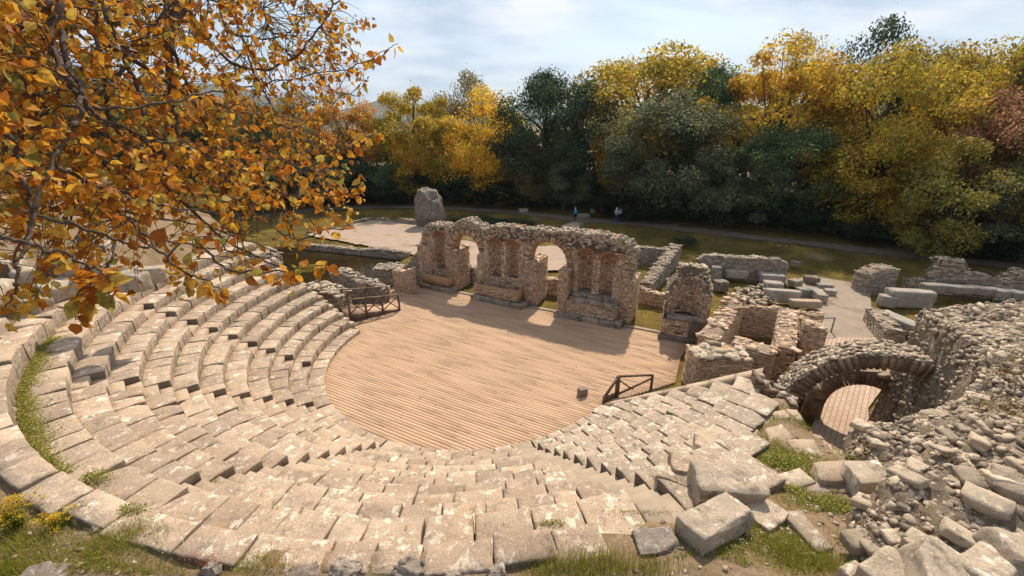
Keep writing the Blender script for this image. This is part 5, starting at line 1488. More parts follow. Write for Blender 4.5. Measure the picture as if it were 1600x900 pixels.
for pts, lab in SL:
    c = np.mean(pts, 0); z = gzp(c[0], c[1], 3.8) + 0.07
    slab_poly(pts, z, 0.25, lab)
z = gzp(1295, 740, 4.3)
slab_poly([(1272, 722), (1318, 718), (1330, 752), (1282, 750)], z + 0.28, 0.45, 'flat grey slab lying behind the split stone', 'slab')
slab_poly([(1318, 720), (1372, 718), (1398, 750), (1348, 756)], z + 0.55, 0.7, 'tilted pale slab with a dark near edge beside the rubble bank', 'block')
slab_poly([(1205, 742), (1250, 730), (1275, 752), (1222, 768)], z + 0.2, 0.4, 'thick slab left of the split stone', 'block')
slab_poly([(1245, 756), (1330, 748), (1334, 768), (1262, 772)], z + 0.16, 0.3, 'dark layered split stone in front of the flat slab', 'plinth')
slab_poly([(1220, 800), (1252, 796), (1302, 856), (1278, 862)], gzp(1255, 830, 4.6) + 0.12, 0.3, 'long lichen-covered slab lying diagonally right of the leaning blocks', 'seat')
slab_poly([(1352, 752), (1392, 758), (1398, 785), (1372, 800)], z + 0.3, 0.5, 'narrow slab wedged against the rubble bank', 'block')
GBL = 'big loose blocks at the lower right'
def bigblock(corners_px, ztop, dims, rz, tilt, label, mat='block', seed=None, roll=0.0):
    p = at(*corners_px, ztop)
    r = rotz(rz) @ np.array([[1, 0, 0], [0, math.cos(tilt), -math.sin(tilt)], [0, math.sin(tilt), math.cos(tilt)]]) @ np.array([[math.cos(roll), 0, math.sin(roll)], [0, 1, 0], [-math.sin(roll), 0, math.cos(roll)]])
    return rock_obj('stone_block', (p[0], p[1], ztop - dims[2] - 0.03), dims, r, M[mat], cuts=16, bev=0.05, nz=0.07, facets=3, ns=1.8, seed=seed, label=label, cat='stone', group=GBL)
bigblock((1120, 802), 5.12, (0.58, 0.25, 0.15), 0.50, -0.10, 'big squared block tipped on its edge on the bare earth', seed=501, roll=0.08)
bigblock((1140, 742), 4.95, (0.56, 0.32, 0.24), -0.1, 0.02, 'broad weathered block directly behind the tipped block', seed=502)
bigblock((1025, 838), 4.98, (0.30, 0.18, 0.16), 0.12, 0.1, 'dark lichen-spotted block left of the tipped block', 'nearrock', seed=503)
bigblock((1195, 795), 4.72, (0.30, 0.25, 0.2), 0.5, 0.0, 'pale block half hidden right of the tipped block', seed=504)
bigblock((1085, 722), 4.62, (0.42, 0.26, 0.2), -0.25, 0.0, 'pale seat block lying askew left of the broad weathered block', 'seat', seed=505)
bigblock((1060, 742), 4.55, (0.36, 0.2, 0.2), -0.55, 0.05, 'tan slab lying between seat rows and the askew block', 'seat', seed=506)
bigblock((1128, 690), 3.98, (0.55, 0.4, 0.2), -0.4, 0.0, 'wide pale slab above the broad weathered block', 'seat', seed=507)
# near stones at the bottom right corner
GN = 'angular stones along the bottom right edge'
for k, (px, py, zt, dm, rz, ti, lab) in enumerate([(1395, 890, 5.9, (0.30, 0.22, 0.16), 0.5, 0.2, 'pointed pale stone at the bottom edge, left of the pair'), (1480, 888, 6.2, (0.34, 0.24, 0.22), 0.9, 0.3, 'large pale angular stone at the bottom edge'), (1555, 880, 6.2, (0.3, 0.18, 0.2), 0.4, -0.2, 'narrow stone standing at the bottom right corner'), (1338, 893, 5.6, (0.14, 0.12, 0.12), 0.3, 0.1, 'small tan stone left of the pointed pale stone'), (1590, 850, 6.3, (0.24, 0.16, 0.16), 1.2, 0.2, 'grey stone at the right border above the corner'), (1440, 850, 5.7, (0.16, 0.12, 0.07), 0.2, 0.2, 'flat yellowish stone below the overhang of the bank')]):
    p = at(px, py, zt)
    r = rotz(rz) @ np.array([[1, 0, 0], [0, math.cos(ti), -math.sin(ti)], [0, math.sin(ti), math.cos(ti)]])
    rock_obj('angular_stone', (p[0], p[1], zt - dm[2]), dm, r, M['block'], cuts=12, bev=0.12, nz=0.12, facets=2, ns=1.2, seed=520 + k, label=lab, cat='stone', group=GN)

# near rocks along the bottom and left edge
GR = 'grey rocks along the bottom edge of the hillside'
NR = [(60, 896, 0.55, 'dark flat rock in the bottom left corner', 0.14), (300, 858, 0.2, 'light triangular rock beside the red plants', 0.14), (330, 880, 0.22, 'grey lichen rock with red plants at the bottom left', 0.16), (150, 758, 0.2, 'rounded rock at the end of the top slab row on the left', 0.12),
      (128, 808, 0.16, 'pale boulder beside the yellow flowers', 0.12), (168, 812, 0.24, 'white weathered boulder left of the grassy tuft', 0.13), (540, 880, 0.35, 'long grey rock at the bottom edge, left of centre', 0.12), (640, 878, 0.4, 'broad mauve-grey rock at the bottom centre', 0.13), (775, 884, 0.22, 'pointed rock at the bottom centre by the grass tuft', 0.13), (470, 888, 0.35, 'low grey rock at the bottom, next to the slab row', 0.1), (705, 890, 0.2, 'small brown rock at the bottom centre', 0.09), (265, 818, 0.22, 'tumbled white block at the end of the slabs', 0.16), (240, 842, 0.2, 'flat brown stone in the grass at lower left', 0.08)]
for k, (px, py, s_, lab, h) in enumerate(NR):
    if py > 870: py += 8; s_ *= 0.7
    z = gzp(px, py, 5.0)
    p = at(px, py, z + h * 0.5)
    rock_obj('rock', tuple(p - np.array([0, 0, h * 0.75])), (s_ * 0.8, s_ * 0.5, h), rotz(rs.uniform(-0.5, 0.5)), M['nearrock'], cuts=10, bev=0.5, nz=0.3, facets=3, seed=600 + k, ns=1.6, label=lab, cat='rock', group=GR)
# rubble among the grass at the bottom edge and below the terrace
acc = Acc(); q = np.random.RandomState(77)
GP = [pol(14.85 + abs(q.normal(0, 1.0)), q.uniform(-140, -60)) for _ in range(520)]
GP += [at(q.uniform(960, 1330), q.uniform(640, 900), 4.4) for _ in range(260)]
GP = np.array([p for p in GP if math.hypot(p[0] - CX, p[1] - CY) > 12.6]); GP[:, 2] = terrain(GP[:, 0], GP[:, 1])
for p in GP:
    s_ = q.uniform(0.008, 0.035)
    put_rock(acc, (p[0], p[1], p[2] + s_ * 0.2), (s_ * 1.4, s_, s_ * 0.7), rand_rot(0.4, q), r=q)
add_obj('loose_gravel', acc.mesh('loose_gravel'), M['rubble'], None, None, kind='stuff')
# scattered blocks on the ruined upper left terrace
GU = 'scattered blocks on the upper left terrace'
for k, (px, py, sx, lab) in enumerate([(85, 455, 0.6, 'flat slab on the upper left terrace, nearest the top'), (50, 478, 0.5, 'tilted slab at the far left of the upper terrace'), (140, 448, 0.45, 'dark-fronted block behind the upper left rows'), (30, 430, 0.6, 'pale block at the left border below the leaves'), (110, 420, 0.5, 'grey boulder under the leaves, left'), (165, 425, 0.5, 'second boulder under the leaves'), (205, 440, 0.45, 'low slab beside the bright grass under the leaves'), (240, 430, 0.4, 'boulder right of the low slab under the leaves')]):
    z = gzp(px, py, 5.3)
    p = at(px, py, z + 0.15)
    rock_obj('tumbled_block', tuple(p), (sx, sx * 0.55, 0.28), rotz(rs.uniform(-0.6, 0.6)), M['block'], cuts=6, bev=0.15, nz=0.05, facets=3, seed=700 + k, label=lab, cat='stone', group=GU)
# ------------------------------------------------------------------ trees
def leaf_quads(P, N, size, q, asp=0.6):
    """one small pointed leaf (4 verts) at each point P, roughly facing N"""
    n = len(P)
    t = np.cross(N, q.normal(size=(n, 3))); t /= np.linalg.norm(t, axis=1)[:, None] + 1e-9
    b = np.cross(N, t); b /= np.linalg.norm(b, axis=1)[:, None] + 1e-9
    s = (size * q.uniform(0.6, 1.35, n))[:, None]
    V = np.stack([P - t * s, P - b * s * asp + N * s * 0.15, P + t * s, P + b * s * asp + N * s * 0.1], 1)
    Q = np.arange(n * 4).reshape(n, 4)
    return V.reshape(-1, 3), Q

def crown_mesh(seed, kind):
    """crown in unit space: radius 0.5 in x/y, height 1; clumps of leaves with gaps between"""
    q = np.random.RandomState(seed)
    nb = {'round': 64, 'tall': 70, 'open': 50, 'cone': 60, 'bush': 46}[kind]
    cs, rs_ = [], []
    while len(cs) < nb:
        u = q.normal(size=3); u /= np.linalg.norm(u); rad = q.uniform(0.35, 1.0) ** 0.5
        c = u * rad
        z = c[2] * 0.5 + 0.5
        if kind == 'cone': w = 0.50 * (1.05 - z) ** 0.65
        elif kind == 'tall': w = 0.46 * math.sqrt(max(0.02, 1 - (2 * z - 0.95) ** 2 * 0.95))
        elif kind == 'bush': w = 0.46
        else: w = 0.46
        hh = math.hypot(c[0], c[1])
        if kind in ('round', 'open'):
            p = np.array([c[0] * 0.45, c[1] * 0.45, (0.52 + c[2] * 0.43) if kind == 'round' else (0.58 + c[2] * 0.37)])
            if kind == 'open' and c[2] < -0.55: continue
        elif kind == 'bush':
            p = np.array([c[0] * 0.46, c[1] * 0.46, max(0.08, 0.48 + c[2] * 0.44)])
        else:
            p = np.array([c[0] * w * 0.95, c[1] * w * 0.95, 0.08 + z * 0.86])
        cs.append(p); rs_.append(q.uniform(0.06, 0.145) * (0.85 if kind == 'open' else 1))
    Vs, Qs, o = [], [], 0
    per = 560
    for c, r in zip(cs, rs_):
        u = q.normal(size=(per, 3)); u /= np.linalg.norm(u, axis=1)[:, None]
        keep = u[:, 2] > q.uniform(-1.0, 0.1, per)
        u = u[keep]
        n = len(u)
        rad = r * q.uniform(0.55, 1.12, n) * (1 + 0.25 * vnoise(u[:, 0] * 2.5 + c[0] * 30, u[:, 1] * 2.5 + c[1] * 30, u[:, 2] * 2.5, seed))
        P = c + u * rad[:, None] * np.array([1.15, 1.15, 0.85])
        N = u * 0.6 + q.normal(size=(n, 3)) * 0.5 + np.array([0, 0, 0.25]); N /= np.linalg.norm(N, axis=1)[:, None]
        V, Q = leaf_quads(P, N, 0.0098 if kind != 'bush' else 0.0115, q)
        Vs.append(V); Qs.append(Q + o); o += len(V)
    n = 1500                                              # stray sprays outside the clumps
    k = q.randint(len(cs), size=n)
    P = np.array(cs)[k] + q.normal(0, 0.045, (n, 3)) * np.array([1, 1, 0.9])
    N = q.normal(size=(n, 3)); N /= np.linalg.norm(N, axis=1)[:, None]
    V, Q = leaf_quads(P, N, 0.008, q); Vs.append(V); Qs.append(Q + o)
    me = mk_mesh('crown', np.concatenate(Vs), [np.concatenate(Qs)])
    me.materials.append(M['crown'])
    # trunk and limbs reaching the clumps
    acc = Acc()
    lean = q.uniform(-0.04, 0.04, 2)
    base = [np.array([0, 0, -0.03]), np.array([lean[0] * 0.5, lean[1] * 0.5, 0.2]), np.array([lean[0], lean[1], 0.45]), np.array([lean[0] * 1.6, lean[1] * 1.6, 0.72])]
    tube(acc, base, [0.026, 0.021, 0.016, 0.007], 7)
    for c in [cs[i] for i in q.choice(len(cs), 22, replace=False)]:
        t = q.uniform(0.25, 0.9); z0 = min(0.15 + t * 0.5, max(0.15, c[2] - 0.08))
        s = np.array([np.interp(z0, [0, 0.45, 0.72], [0, lean[0], lean[0] * 1.6]), np.interp(z0, [0, 0.45, 0.72], [0, lean[1], lean[1] * 1.6]), z0])
        m_ = (s + c) / 2 + q.normal(0, 0.02, 3) + np.array([0, 0, -0.01])
        tube(acc, [s, m_, c], [0.010, 0.007, 0.002], 5)
    tm = acc.mesh('trunk', True); tm.materials.append(M['treebark'])
    return me, tm
CROWNS = {k: [crown_mesh(900 + 31 * i + j * 7, k) for j in range(nv)] for i, (k, nv) in enumerate([('round', 3), ('tall', 3), ('open', 2), ('cone', 2), ('bush', 2)])}

COLR = {'yellow': (0.54, 0.325, 0.035), 'gold': (0.64, 0.40, 0.045), 'orange': (0.50, 0.24, 0.04), 'olive': (0.31, 0.24, 0.05), 'yolive': (0.43, 0.29, 0.035),
        'green': (0.10, 0.135, 0.05), 'dark': (0.06, 0.08, 0.036), 'grey': (0.165, 0.17, 0.085), 'brown': (0.21, 0.15, 0.06), 'pink': (0.40, 0.19, 0.10), 'deep': (0.03, 0.045, 0.02)}
tcount = {}
def tree(px, py, top, w_px, kind, colr, label, zb=None, back=0.0, name='tree', group='autumn trees beyond the path', cat='tree', vary=0):
    z = 0.9
    for _ in range(4):
        p = at(px, py, z); z = gz(p[0], p[1])
    p = at(px, py, z)
    if back:
        p = p * np.array([1, 1, 0]) * (1 + back / np.linalg.norm(p[:2])); z = gz(p[0], p[1])
    lo, hi = z + 0.3, z + 60
    for _ in range(40):
        m_ = (lo + hi) / 2
        if proj((p[0], p[1], m_))[1][0] > top: lo = m_
        else: hi = m_
    H = (lo - z) / 0.955
    fw = proj((p[0], p[1], z + H * 0.5))[2][0]
    W = w_px * fw / F
    lst = CROWNS[kind]; k = tcount.get(kind, 0); tcount[kind] = k + 1
    me, tm = lst[k % len(lst)]
    T = thing(name, label, cat, (p[0], p[1], z - 0.1), rs.uniform(0, 6.28), group)
    T.scale = (W * 1.38, W * 1.38, H)
    c = add_obj('crown', me, None, T)
    cc = np.array(COLR[colr]) * rs.uniform(1.3, 1.55); c.color = (*cc, 1)
    add_obj('trunk', tm, None, T)
    return T
TR = [  # px, base py, top py, width px, kind, colour, set back, label
 (553, 318, 148, 105, 'open', 'orange', 6, 'orange-brown tree just right of the hanging leaves'),
 (490, 318, 150, 110, 'round', 'brown', 10, 'thin brownish tree behind the tips of the hanging branches'),
 (608, 314, 236, 92, 'bush', 'green', 0, 'rounded dark green bush tree beyond the pond'),
 (660, 318, 140, 118, 'open', 'yolive', 6, 'yellow-olive tree with a dark forked trunk behind the standing rock'),
 (650, 316, 205, 80, 'round', 'yellow', 1, 'low yellow tree in front of the forked one'),
 (690, 318, 190, 90, 'round', 'yolive', 4, 'olive-yellow tree left of the bright yellow tree'),
 (735, 318, 110, 95, 'tall', 'brown', 12, 'brown sparse tree rising behind the bright yellow tree'),
 (762, 320, 144, 112, 'round', 'gold', 1, 'bright yellow rounded tree, the brightest in the row'),
 (845, 326, 116, 130, 'tall', 'dark', 3, 'tall dark brownish-green tree right of the bright yellow one'),
 (822, 326, 195, 80, 'cone', 'brown', 0, 'dull brown-green conical tree in front of the tall dark one'),
 (905, 326, 122, 110, 'tall', 'dark', 2, 'dark grey-green tree left of the tall yellow-green crown'),
 (880, 328, 215, 80, 'cone', 'grey', 0, 'grey-green shaggy tree above the person with the blue bag'),
 (1005, 330, 72, 215, 'round', 'yolive', 12, 'tallest broad yellow-green tree near the middle of the row'),
 (962, 332, 160, 70, 'tall', 'yellow', 3, 'slim yellow tree half hidden below the tallest broad one'),
 (1030, 340, 152, 150, 'round', 'grey', 0, 'silvery grey-green tree above the two tourists'),
 (1085, 342, 108, 110, 'tall', 'green', 6, 'dark green tree between silvery tree and orange tree'),
 (1175, 350, 76, 175, 'open', 'yellow', 5, 'large golden-orange tree with hanging lower boughs'),
 (1200, 345, 66, 120, 'round', 'yolive', 14, 'thin olive crown behind the large golden-orange tree'),
 (1100, 340, 194, 48, 'tall', 'pink', 0, 'small salmon-pink tree below the golden-orange one'),
 (1140, 352, 230, 110, 'bush', 'grey', 0, 'grey-green low tree beneath the golden-orange boughs'),
 (1222, 356, 188, 150, 'round', 'green', 0, 'dense dark green tree between golden and olive trees'),
 (1308, 350, 24, 130, 'tall', 'dark', 12, 'tall dark evergreen sticking out above the olive-yellow tree'),
 (1392, 355, 50, 80, 'cone', 'dark', 11, 'narrow dark evergreen top right of the tallest evergreen'),
 (1340, 368, 84, 178, 'round', 'yolive', 2, 'big olive-yellow tree in the right half of the row'),
 (1345, 372, 190, 150, 'round', 'yolive', 0, 'lower olive tree with pale drooping foliage'),
 (1470, 375, 50, 170, 'round', 'yolive', 9, 'tall golden crown near the right border'),
 (1440, 380, 120, 110, 'round', 'yellow', 5, 'yellow tree left of the pinkish-brown one'),
 (1482, 390, 152, 140, 'round', 'pink', 2, 'pinkish-brown tree near the right border'),
 (1462, 402, 212, 130, 'bush', 'olive', 0, 'green-olive tree in front of the pinkish-brown tree'),
 (1570, 385, 42, 170, 'round', 'olive', 8, 'olive-green crown at the top right corner'),
 (1560, 392, 150, 110, 'round', 'yellow', 3, 'orange-yellow boughs at the right border'),
 (1590, 412, 225, 150, 'bush', 'grey', 0, 'silvery green tree at the right edge above the dark ruins'),
 (1675, 420, 60, 200, 'round', 'olive', 2, 'olive tree cut by the right edge of the picture'),
 # behind the hanging leaves
 (25, 345, 120, 190, 'round', 'dark', 0, 'dark tree far left behind the leaves'),
 (130, 340, 90, 190, 'round', 'brown', 3, 'brownish tree behind the left half of the leaves'),
 (240, 335, 130, 170, 'round', 'dark', 0, 'dark tree behind the middle of the leaves'),
 (335, 330, 120, 160, 'open', 'orange', 3, 'orange tree behind the denser leaves'),
 (415, 326, 160, 130, 'round', 'green', 0, 'green tree behind the right edge of the leaves'),
 (470, 318, 228, 130, 'bush', 'dark', 0, 'dark bushy tree between the leaves and the round bush'),
 (540, 316, 240, 90, 'bush', 'dark', 1, 'dark low tree left of the rounded bush'),
]
for (px, py, top, w_, kd, cl, bk, lab) in TR:
    tree(px, py, top, w_, kd, cl, lab, back=bk * 0.8)
# dark evergreen understorey shrubs along the foot of the wood
US = 'dark shrubs along the foot of the wood'
used = set()
for px in np.arange(520, 1640, 52):
    py = float(np.interp(px, [400, 700, 890, 1000, 1200, 1440, 1600], [322, 317, 330, 343, 365, 393, 412])) - rs.uniform(1, 5)
    if 880 < px < 985: py -= 8
    best = min((t for t in TR if t[7] not in used and len(t[7].split()) < 12), key=lambda t: abs(t[0] - px)); used.add(best[7])
    tree(px + rs.uniform(-12, 12), py, py - rs.uniform(38, 75), rs.uniform(70, 105), 'bush', rs.choice(['deep', 'dark', 'deep']), 'dark shrub under the ' + best[7], back=rs.uniform(0.5, 3), name='shrub', group=US, cat='shrub')
# far wood closing the gaps between trunks
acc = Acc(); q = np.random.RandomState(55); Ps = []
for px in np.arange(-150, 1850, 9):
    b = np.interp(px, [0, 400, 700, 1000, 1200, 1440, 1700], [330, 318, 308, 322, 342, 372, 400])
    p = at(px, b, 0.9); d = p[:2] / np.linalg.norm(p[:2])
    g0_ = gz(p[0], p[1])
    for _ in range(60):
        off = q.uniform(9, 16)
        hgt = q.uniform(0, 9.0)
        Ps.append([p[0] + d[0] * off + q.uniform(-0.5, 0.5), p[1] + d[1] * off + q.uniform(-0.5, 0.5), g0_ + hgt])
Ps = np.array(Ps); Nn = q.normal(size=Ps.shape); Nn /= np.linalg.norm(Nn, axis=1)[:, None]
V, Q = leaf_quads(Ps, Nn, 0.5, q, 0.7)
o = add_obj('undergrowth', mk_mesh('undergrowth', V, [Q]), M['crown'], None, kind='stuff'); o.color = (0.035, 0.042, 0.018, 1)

# dark hedge-like shrubs on the bank below the path
for (px, py, top, w_, lab) in [(742, 356, 338, 70, 'low dark shrub on the bank behind the left arch'), (800, 358, 343, 60, 'low dark shrub on the bank behind the niches'), (1368, 452, 436, 26, 'small green bush beside the square stone stump'), (1070, 378, 366, 30, 'small dark bush on the slope above the grey walls')]:
    tree(px, py, top, w_, 'bush', 'dark', lab, name='shrub', group='low shrubs on the bank', cat='shrub')
# ------------------------------------------------------------------ grass and small plants
def blades(P, h, w, q, lean=0.45):
    n = len(P); a = q.uniform(0, 6.283, n); hh = h * q.uniform(0.45, 1.3, n)
    d = np.stack([np.cos(a), np.sin(a), np.zeros(n)], 1); s = np.stack([-np.sin(a), np.cos(a), np.zeros(n)], 1)
    ln = (lean * q.uniform(0.1, 1.3, n) * hh)[:, None]
    up = np.array([0, 0, 1.0]); ww = (w * q.uniform(0.6, 1.3, n))[:, None]; hh = hh[:, None]
    m = P + d * ln * 0.35 + up * hh * 0.55; t = P + d * ln + up * hh * (1 - 0.15 * lean)
    V = np.stack([P - s * ww, P + s * ww, m + s * ww * 0.75, m - s * ww * 0.75, t], 1)
    b = np.arange(n) * 5
    return V.reshape(-1, 3), np.stack([b, b + 1, b + 2, b + 3], 1), np.stack([b + 3, b + 2, b + 4], 1)
def zvec(P): return terrain(P[:, 0], P[:, 1])
def patch(acc, px, py, rx, ry, n, h, w, q, z0=4.5, lean=0.45, zfn=None, dz=0.0):
    """blades spread about the spot seen at (px, py); rx, ry in metres"""
    z = gzp(px, py, z0) if zfn is None else zfn
    c = at(px, py, z)
    P = np.stack([c[0] + q.normal(0, rx, n), c[1] + q.normal(0, ry, n), np.zeros(n)], 1)
    P[:, 2] = (zvec(P) if zfn is None else zfn) + dz
    acc.add(*blades(P, h, w, q, lean))
q = np.random.RandomState(90)
acc = Acc()
for (px, py, rx, ry, n, h) in [(920, 886, 0.28, 0.12, 900, 0.20), (1000, 890, 0.3, 0.1, 600, 0.14), (860, 888, 0.16, 0.08, 300, 0.13), (1225, 868, 0.22, 0.15, 800, 0.15), (1290, 880, 0.25, 0.15, 700, 0.18), (1330, 850, 0.12, 0.12, 300, 0.15), (1180, 830, 0.15, 0.12, 300, 0.09), (1085, 850, 0.4, 0.08, 400, 0.06),
                               (215, 838, 0.35, 0.15, 900, 0.16), (290, 832, 0.25, 0.1, 600, 0.17), (180, 845, 0.3, 0.12, 500, 0.10), (30, 860, 0.35, 0.2, 900, 0.16), (110, 870, 0.4, 0.15, 700, 0.10), (380, 875, 0.3, 0.1, 350, 0.08), (240, 890, 0.3, 0.08, 400, 0.10), (20, 895, 0.4, 0.1, 500, 0.15), (420, 888, 0.3, 0.06, 250, 0.09), (560, 872, 0.3, 0.05, 220, 0.09), (720, 868, 0.1, 0.05, 120, 0.09), (850, 868, 0.08, 0.05, 150, 0.10), (820, 872, 0.1, 0.05, 100, 0.07), (1410, 845, 0.12, 0.1, 250, 0.13)]:
    patch(acc, px, py, rx, ry, n, h, 0.0035, q)
o = add_obj('foreground_grass', acc.mesh('foreground_grass'), M['grass'], None, kind='stuff')
acc = Acc()                                              # far yellow grass behind the stage
n = 26000
P = np.stack([q.uniform(-27, 30, n), q.uniform(22, 56, n), np.zeros(n)], 1)
d = P[:, 1] - path_y(P[:, 0])
ok = (d < -1.6) & (NX * P[:, 0] + NY * P[:, 1] > SD + 1.8) & (sdist(P[:, 0], P[:, 1], POND) < -0.2) & ~inpoly(P[:, 0], P[:, 1], cp) & ~inpoly(P[:, 0], P[:, 1], WK) & ~((P[:, 0] > 16) & (P[:, 0] < 25.5) & (P[:, 1] < 31)) & (sdist(P[:, 0], P[:, 1], HILL) < -0.3) & (vnoise(P[:, 0] * 0.5, P[:, 1] * 0.5, seed=14) > -0.45)
P = P[ok]; P[:, 2] = zvec(P)
acc.add(*blades(P, 0.16, 0.014, q, 0.8))
add_obj('dry_grass', acc.mesh('dry_grass'), M['moss'], None, kind='stuff')

def leaflets(P, size, q, up=0.6):
    N = q.normal(size=P.shape) * (1 - up) + np.array([0, 0, up]); N /= np.linalg.norm(N, axis=1)[:, None]
    return leaf_quads(P, N, size, q, 0.65)
acc = Acc()
def herbs(px, py, rx, ry, n, h, size, z0=4.5, zfn=None):
    if px > 900 and zfn is None: n = int(n * 2.2); size = size * 1.15
    z = gzp(px, py, z0) if zfn is None else zfn
    c = at(px, py, z)
    x, y = c[0] + q.normal(0, rx, n), c[1] + q.normal(0, ry, n)
    zz = (terrain(x, y) if zfn is None else np.full(n, zfn))
    zz = zz + h * np.abs(q.normal(0, 0.6, n)) * np.clip(1.2 - np.hypot((x - c[0]) / (2.2 * rx), (y - c[1]) / (2.2 * ry)), 0.1, 1)
    V, Q = leaflets(np.stack([x, y, zz], 1), size, q); acc.add(V, Q)
for (px, py, rx, ry, n, h, s_) in [(1225, 720, 0.30, 0.25, 2600, 0.05, 0.016), (1170, 640, 0.25, 0.5, 1800, 0.05, 0.018), (1150, 690, 0.2, 0.3, 900, 0.04, 0.016), (1215, 610, 0.25, 0.5, 1300, 0.06, 0.02), (1190, 595, 0.2, 0.4, 700, 0.05, 0.02), (1300, 690, 0.25, 0.3, 1500, 0.12, 0.016), (1280, 668, 0.25, 0.25, 700, 0.08, 0.016), (1290, 785, 0.4, 0.15, 1900, 0.07, 0.012), (1240, 765, 0.15, 0.12, 700, 0.06, 0.012), (1120, 840, 0.35, 0.1, 1300, 0.05, 0.010), (1180, 815, 0.14, 0.12, 600, 0.05, 0.010), (1075, 765, 0.13, 0.12, 600, 0.05, 0.012), (1030, 790, 0.3, 0.06, 300, 0.03, 0.011), (1230, 850, 0.25, 0.2, 900, 0.04, 0.010), (1250, 880, 0.3, 0.12, 900, 0.04, 0.010), (1400, 735, 0.2, 0.15, 500, 0.06, 0.012), (1390, 830, 0.1, 0.1, 300, 0.06, 0.010),
                                   (120, 806, 0.22, 0.12, 1100, 0.14, 0.012), (240, 820, 0.4, 0.12, 1300, 0.06, 0.011), (300, 850, 0.35, 0.1, 900, 0.05, 0.010), (60, 850, 0.45, 0.2, 1700, 0.07, 0.011), (160, 870, 0.5, 0.12, 1400, 0.05, 0.010), (390, 880, 0.25, 0.08, 500, 0.05, 0.010), (550, 888, 0.5, 0.05, 400, 0.03, 0.010), (900, 888, 0.5, 0.06, 500, 0.03, 0.010)]:
    herbs(px, py, rx, ry, n, h, s_)
def cover(px0, px1, py0, py1, n, thr, size, h, seed, z=4.4):
    px, py = q.uniform(px0, px1, n), q.uniform(py0, py1, n)
    P = np.array([at(a, b, z) for a, b in zip(px, py)]); x, y = P[:, 0], P[:, 1]
    m_ = (fbm(x * 1.3, y * 1.3, seed=seed) > thr) & (np.hypot(x - CX, y - CY) > np.where(np.degrees(np.arctan2(y - CY, x - CX)) > -60, 12.2, 14.9)) & (sdist(x, y, RM1) < 0.1) & (sdist(x, y, RM2) < 0.1) & (sdist(x, y, HILL) > 0.3)
    x, y = x[m_], y[m_]; zz = terrain(x, y)
    V, Q = leaflets(np.stack([x, y, zz + np.abs(q.normal(0, h, len(x)))], 1), size, q); acc.add(V, Q)
    k = q.rand(len(x)) < 0.25
    acc.add(*blades(np.stack([x[k], y[k], zz[k]], 1), h * 3.0, 0.004, q))
cover(1130, 1420, 575, 800, 30000, -0.12, 0.015, 0.03, 71)
cover(830, 1360, 800, 900, 20000, -0.05, 0.010, 0.022, 72, 4.8)
cover(-20, 520, 760, 900, 26000, -0.2, 0.011, 0.03, 73, 4.9)
cover(480, 900, 855, 900, 9000, -0.1, 0.010, 0.02, 74, 4.9)
# plants rooted on the slabs and in the joints
for (px, py, z, rx, ry, n, h, s_) in [(150, 748, 4.55, 0.15, 0.10, 700, 0.14, 0.016), (205, 797, 4.98, 0.14, 0.06, 420, 0.06, 0.014), (862, 818, 4.5, 0.14, 0.04, 260, 0.03, 0.012), (740, 800, 4.52, 0.03, 0.08, 90, 0.03, 0.011), (472, 800, 4.52, 0.03, 0.06, 80, 0.04, 0.011), (338, 752, 4.1, 0.06, 0.04, 80, 0.03, 0.012), (466, 757, 3.9, 0.05, 0.03, 60, 0.04, 0.012), (1000, 800, 4.5, 0.3, 0.03, 200, 0.02, 0.011), (430, 790, 4.5, 0.05, 0.05, 60, 0.03, 0.011)]:
    herbs(px, py, rx, ry, n, h, s_, zfn=z)
add_obj('ground_cover', acc.mesh('ground_cover'), M['herb'], None, kind='stuff')
acc = Acc()                                              # gutter at the foot of the top row, left
n = 9000
az = q.uniform(-150, -117, n); rr_ = 14.12 - np.abs(q.normal(0, 0.16, n)) * (1 + 0.6 * vnoise(az * 0.4, az * 0, seed=3))
x, y = CX + rr_ * np.cos(np.radians(az)), CY + rr_ * np.sin(np.radians(az))
V, Q = leaflets(np.stack([x, y, 4.52 + np.abs(q.normal(0, 0.035, n))], 1), 0.020, q); acc.add(V, Q)
n = 5000                                                 # bright tuft on the upper left terrace
c = at(250, 455, gzp(250, 455, 5.2))
P = np.stack([c[0] + q.normal(0, 0.9, n), c[1] + q.normal(0, 0.55, n), np.zeros(n)], 1); P[:, 2] = zvec(P)
acc.add(*blades(P, 0.28, 0.012, q))
add_obj('gutter_grass', acc.mesh('gutter_grass'), M['grass'], None, kind='stuff')
acc = Acc()                                              # mossy growth on the rubble wall
n = 15000
x, y = q.uniform(7.5, 18, n), q.uniform(6, 13.2, n)
m_ = fbm(x * 0.9, y * 0.9, seed=66) > 0.28
x, y = x[m_], y[m_]; ok = sdist(x, y, RM1) > 0.25; x, y = x[ok], y[ok]
V, Q = leaflets(np.stack([x, y, hz1(x, y) + q.uniform(0, 0.07, len(x))], 1), 0.03, q); acc.add(V, Q)
P = np.stack([x, y, hz1(x, y)], 1); acc.add(*blades(P, 0.14, 0.008, q))
x, y = q.uniform(4.6, 9, 3500), q.uniform(2.5, 5.4, 3500)
m_ = fbm(x * 1.2, y * 1.2, seed=67) > 0.32
x, y = x[m_], y[m_]; ok = sdist(x, y, RM2) > 0.1; x, y = x[ok], y[ok]
V, Q = leaflets(np.stack([x, y, hz2(x, y) + q.uniform(0, 0.04, len(x))], 1), 0.014, q); acc.add(V, Q)
add_obj('wall_moss', acc.mesh('wall_moss'), M['moss'], None, kind='stuff')
acc = Acc()                                              # fallen leaves on the floor and the seats
n = 70; a_, r_ = q.uniform(0, 6.283, n), 6.4 * np.sqrt(q.rand(n))
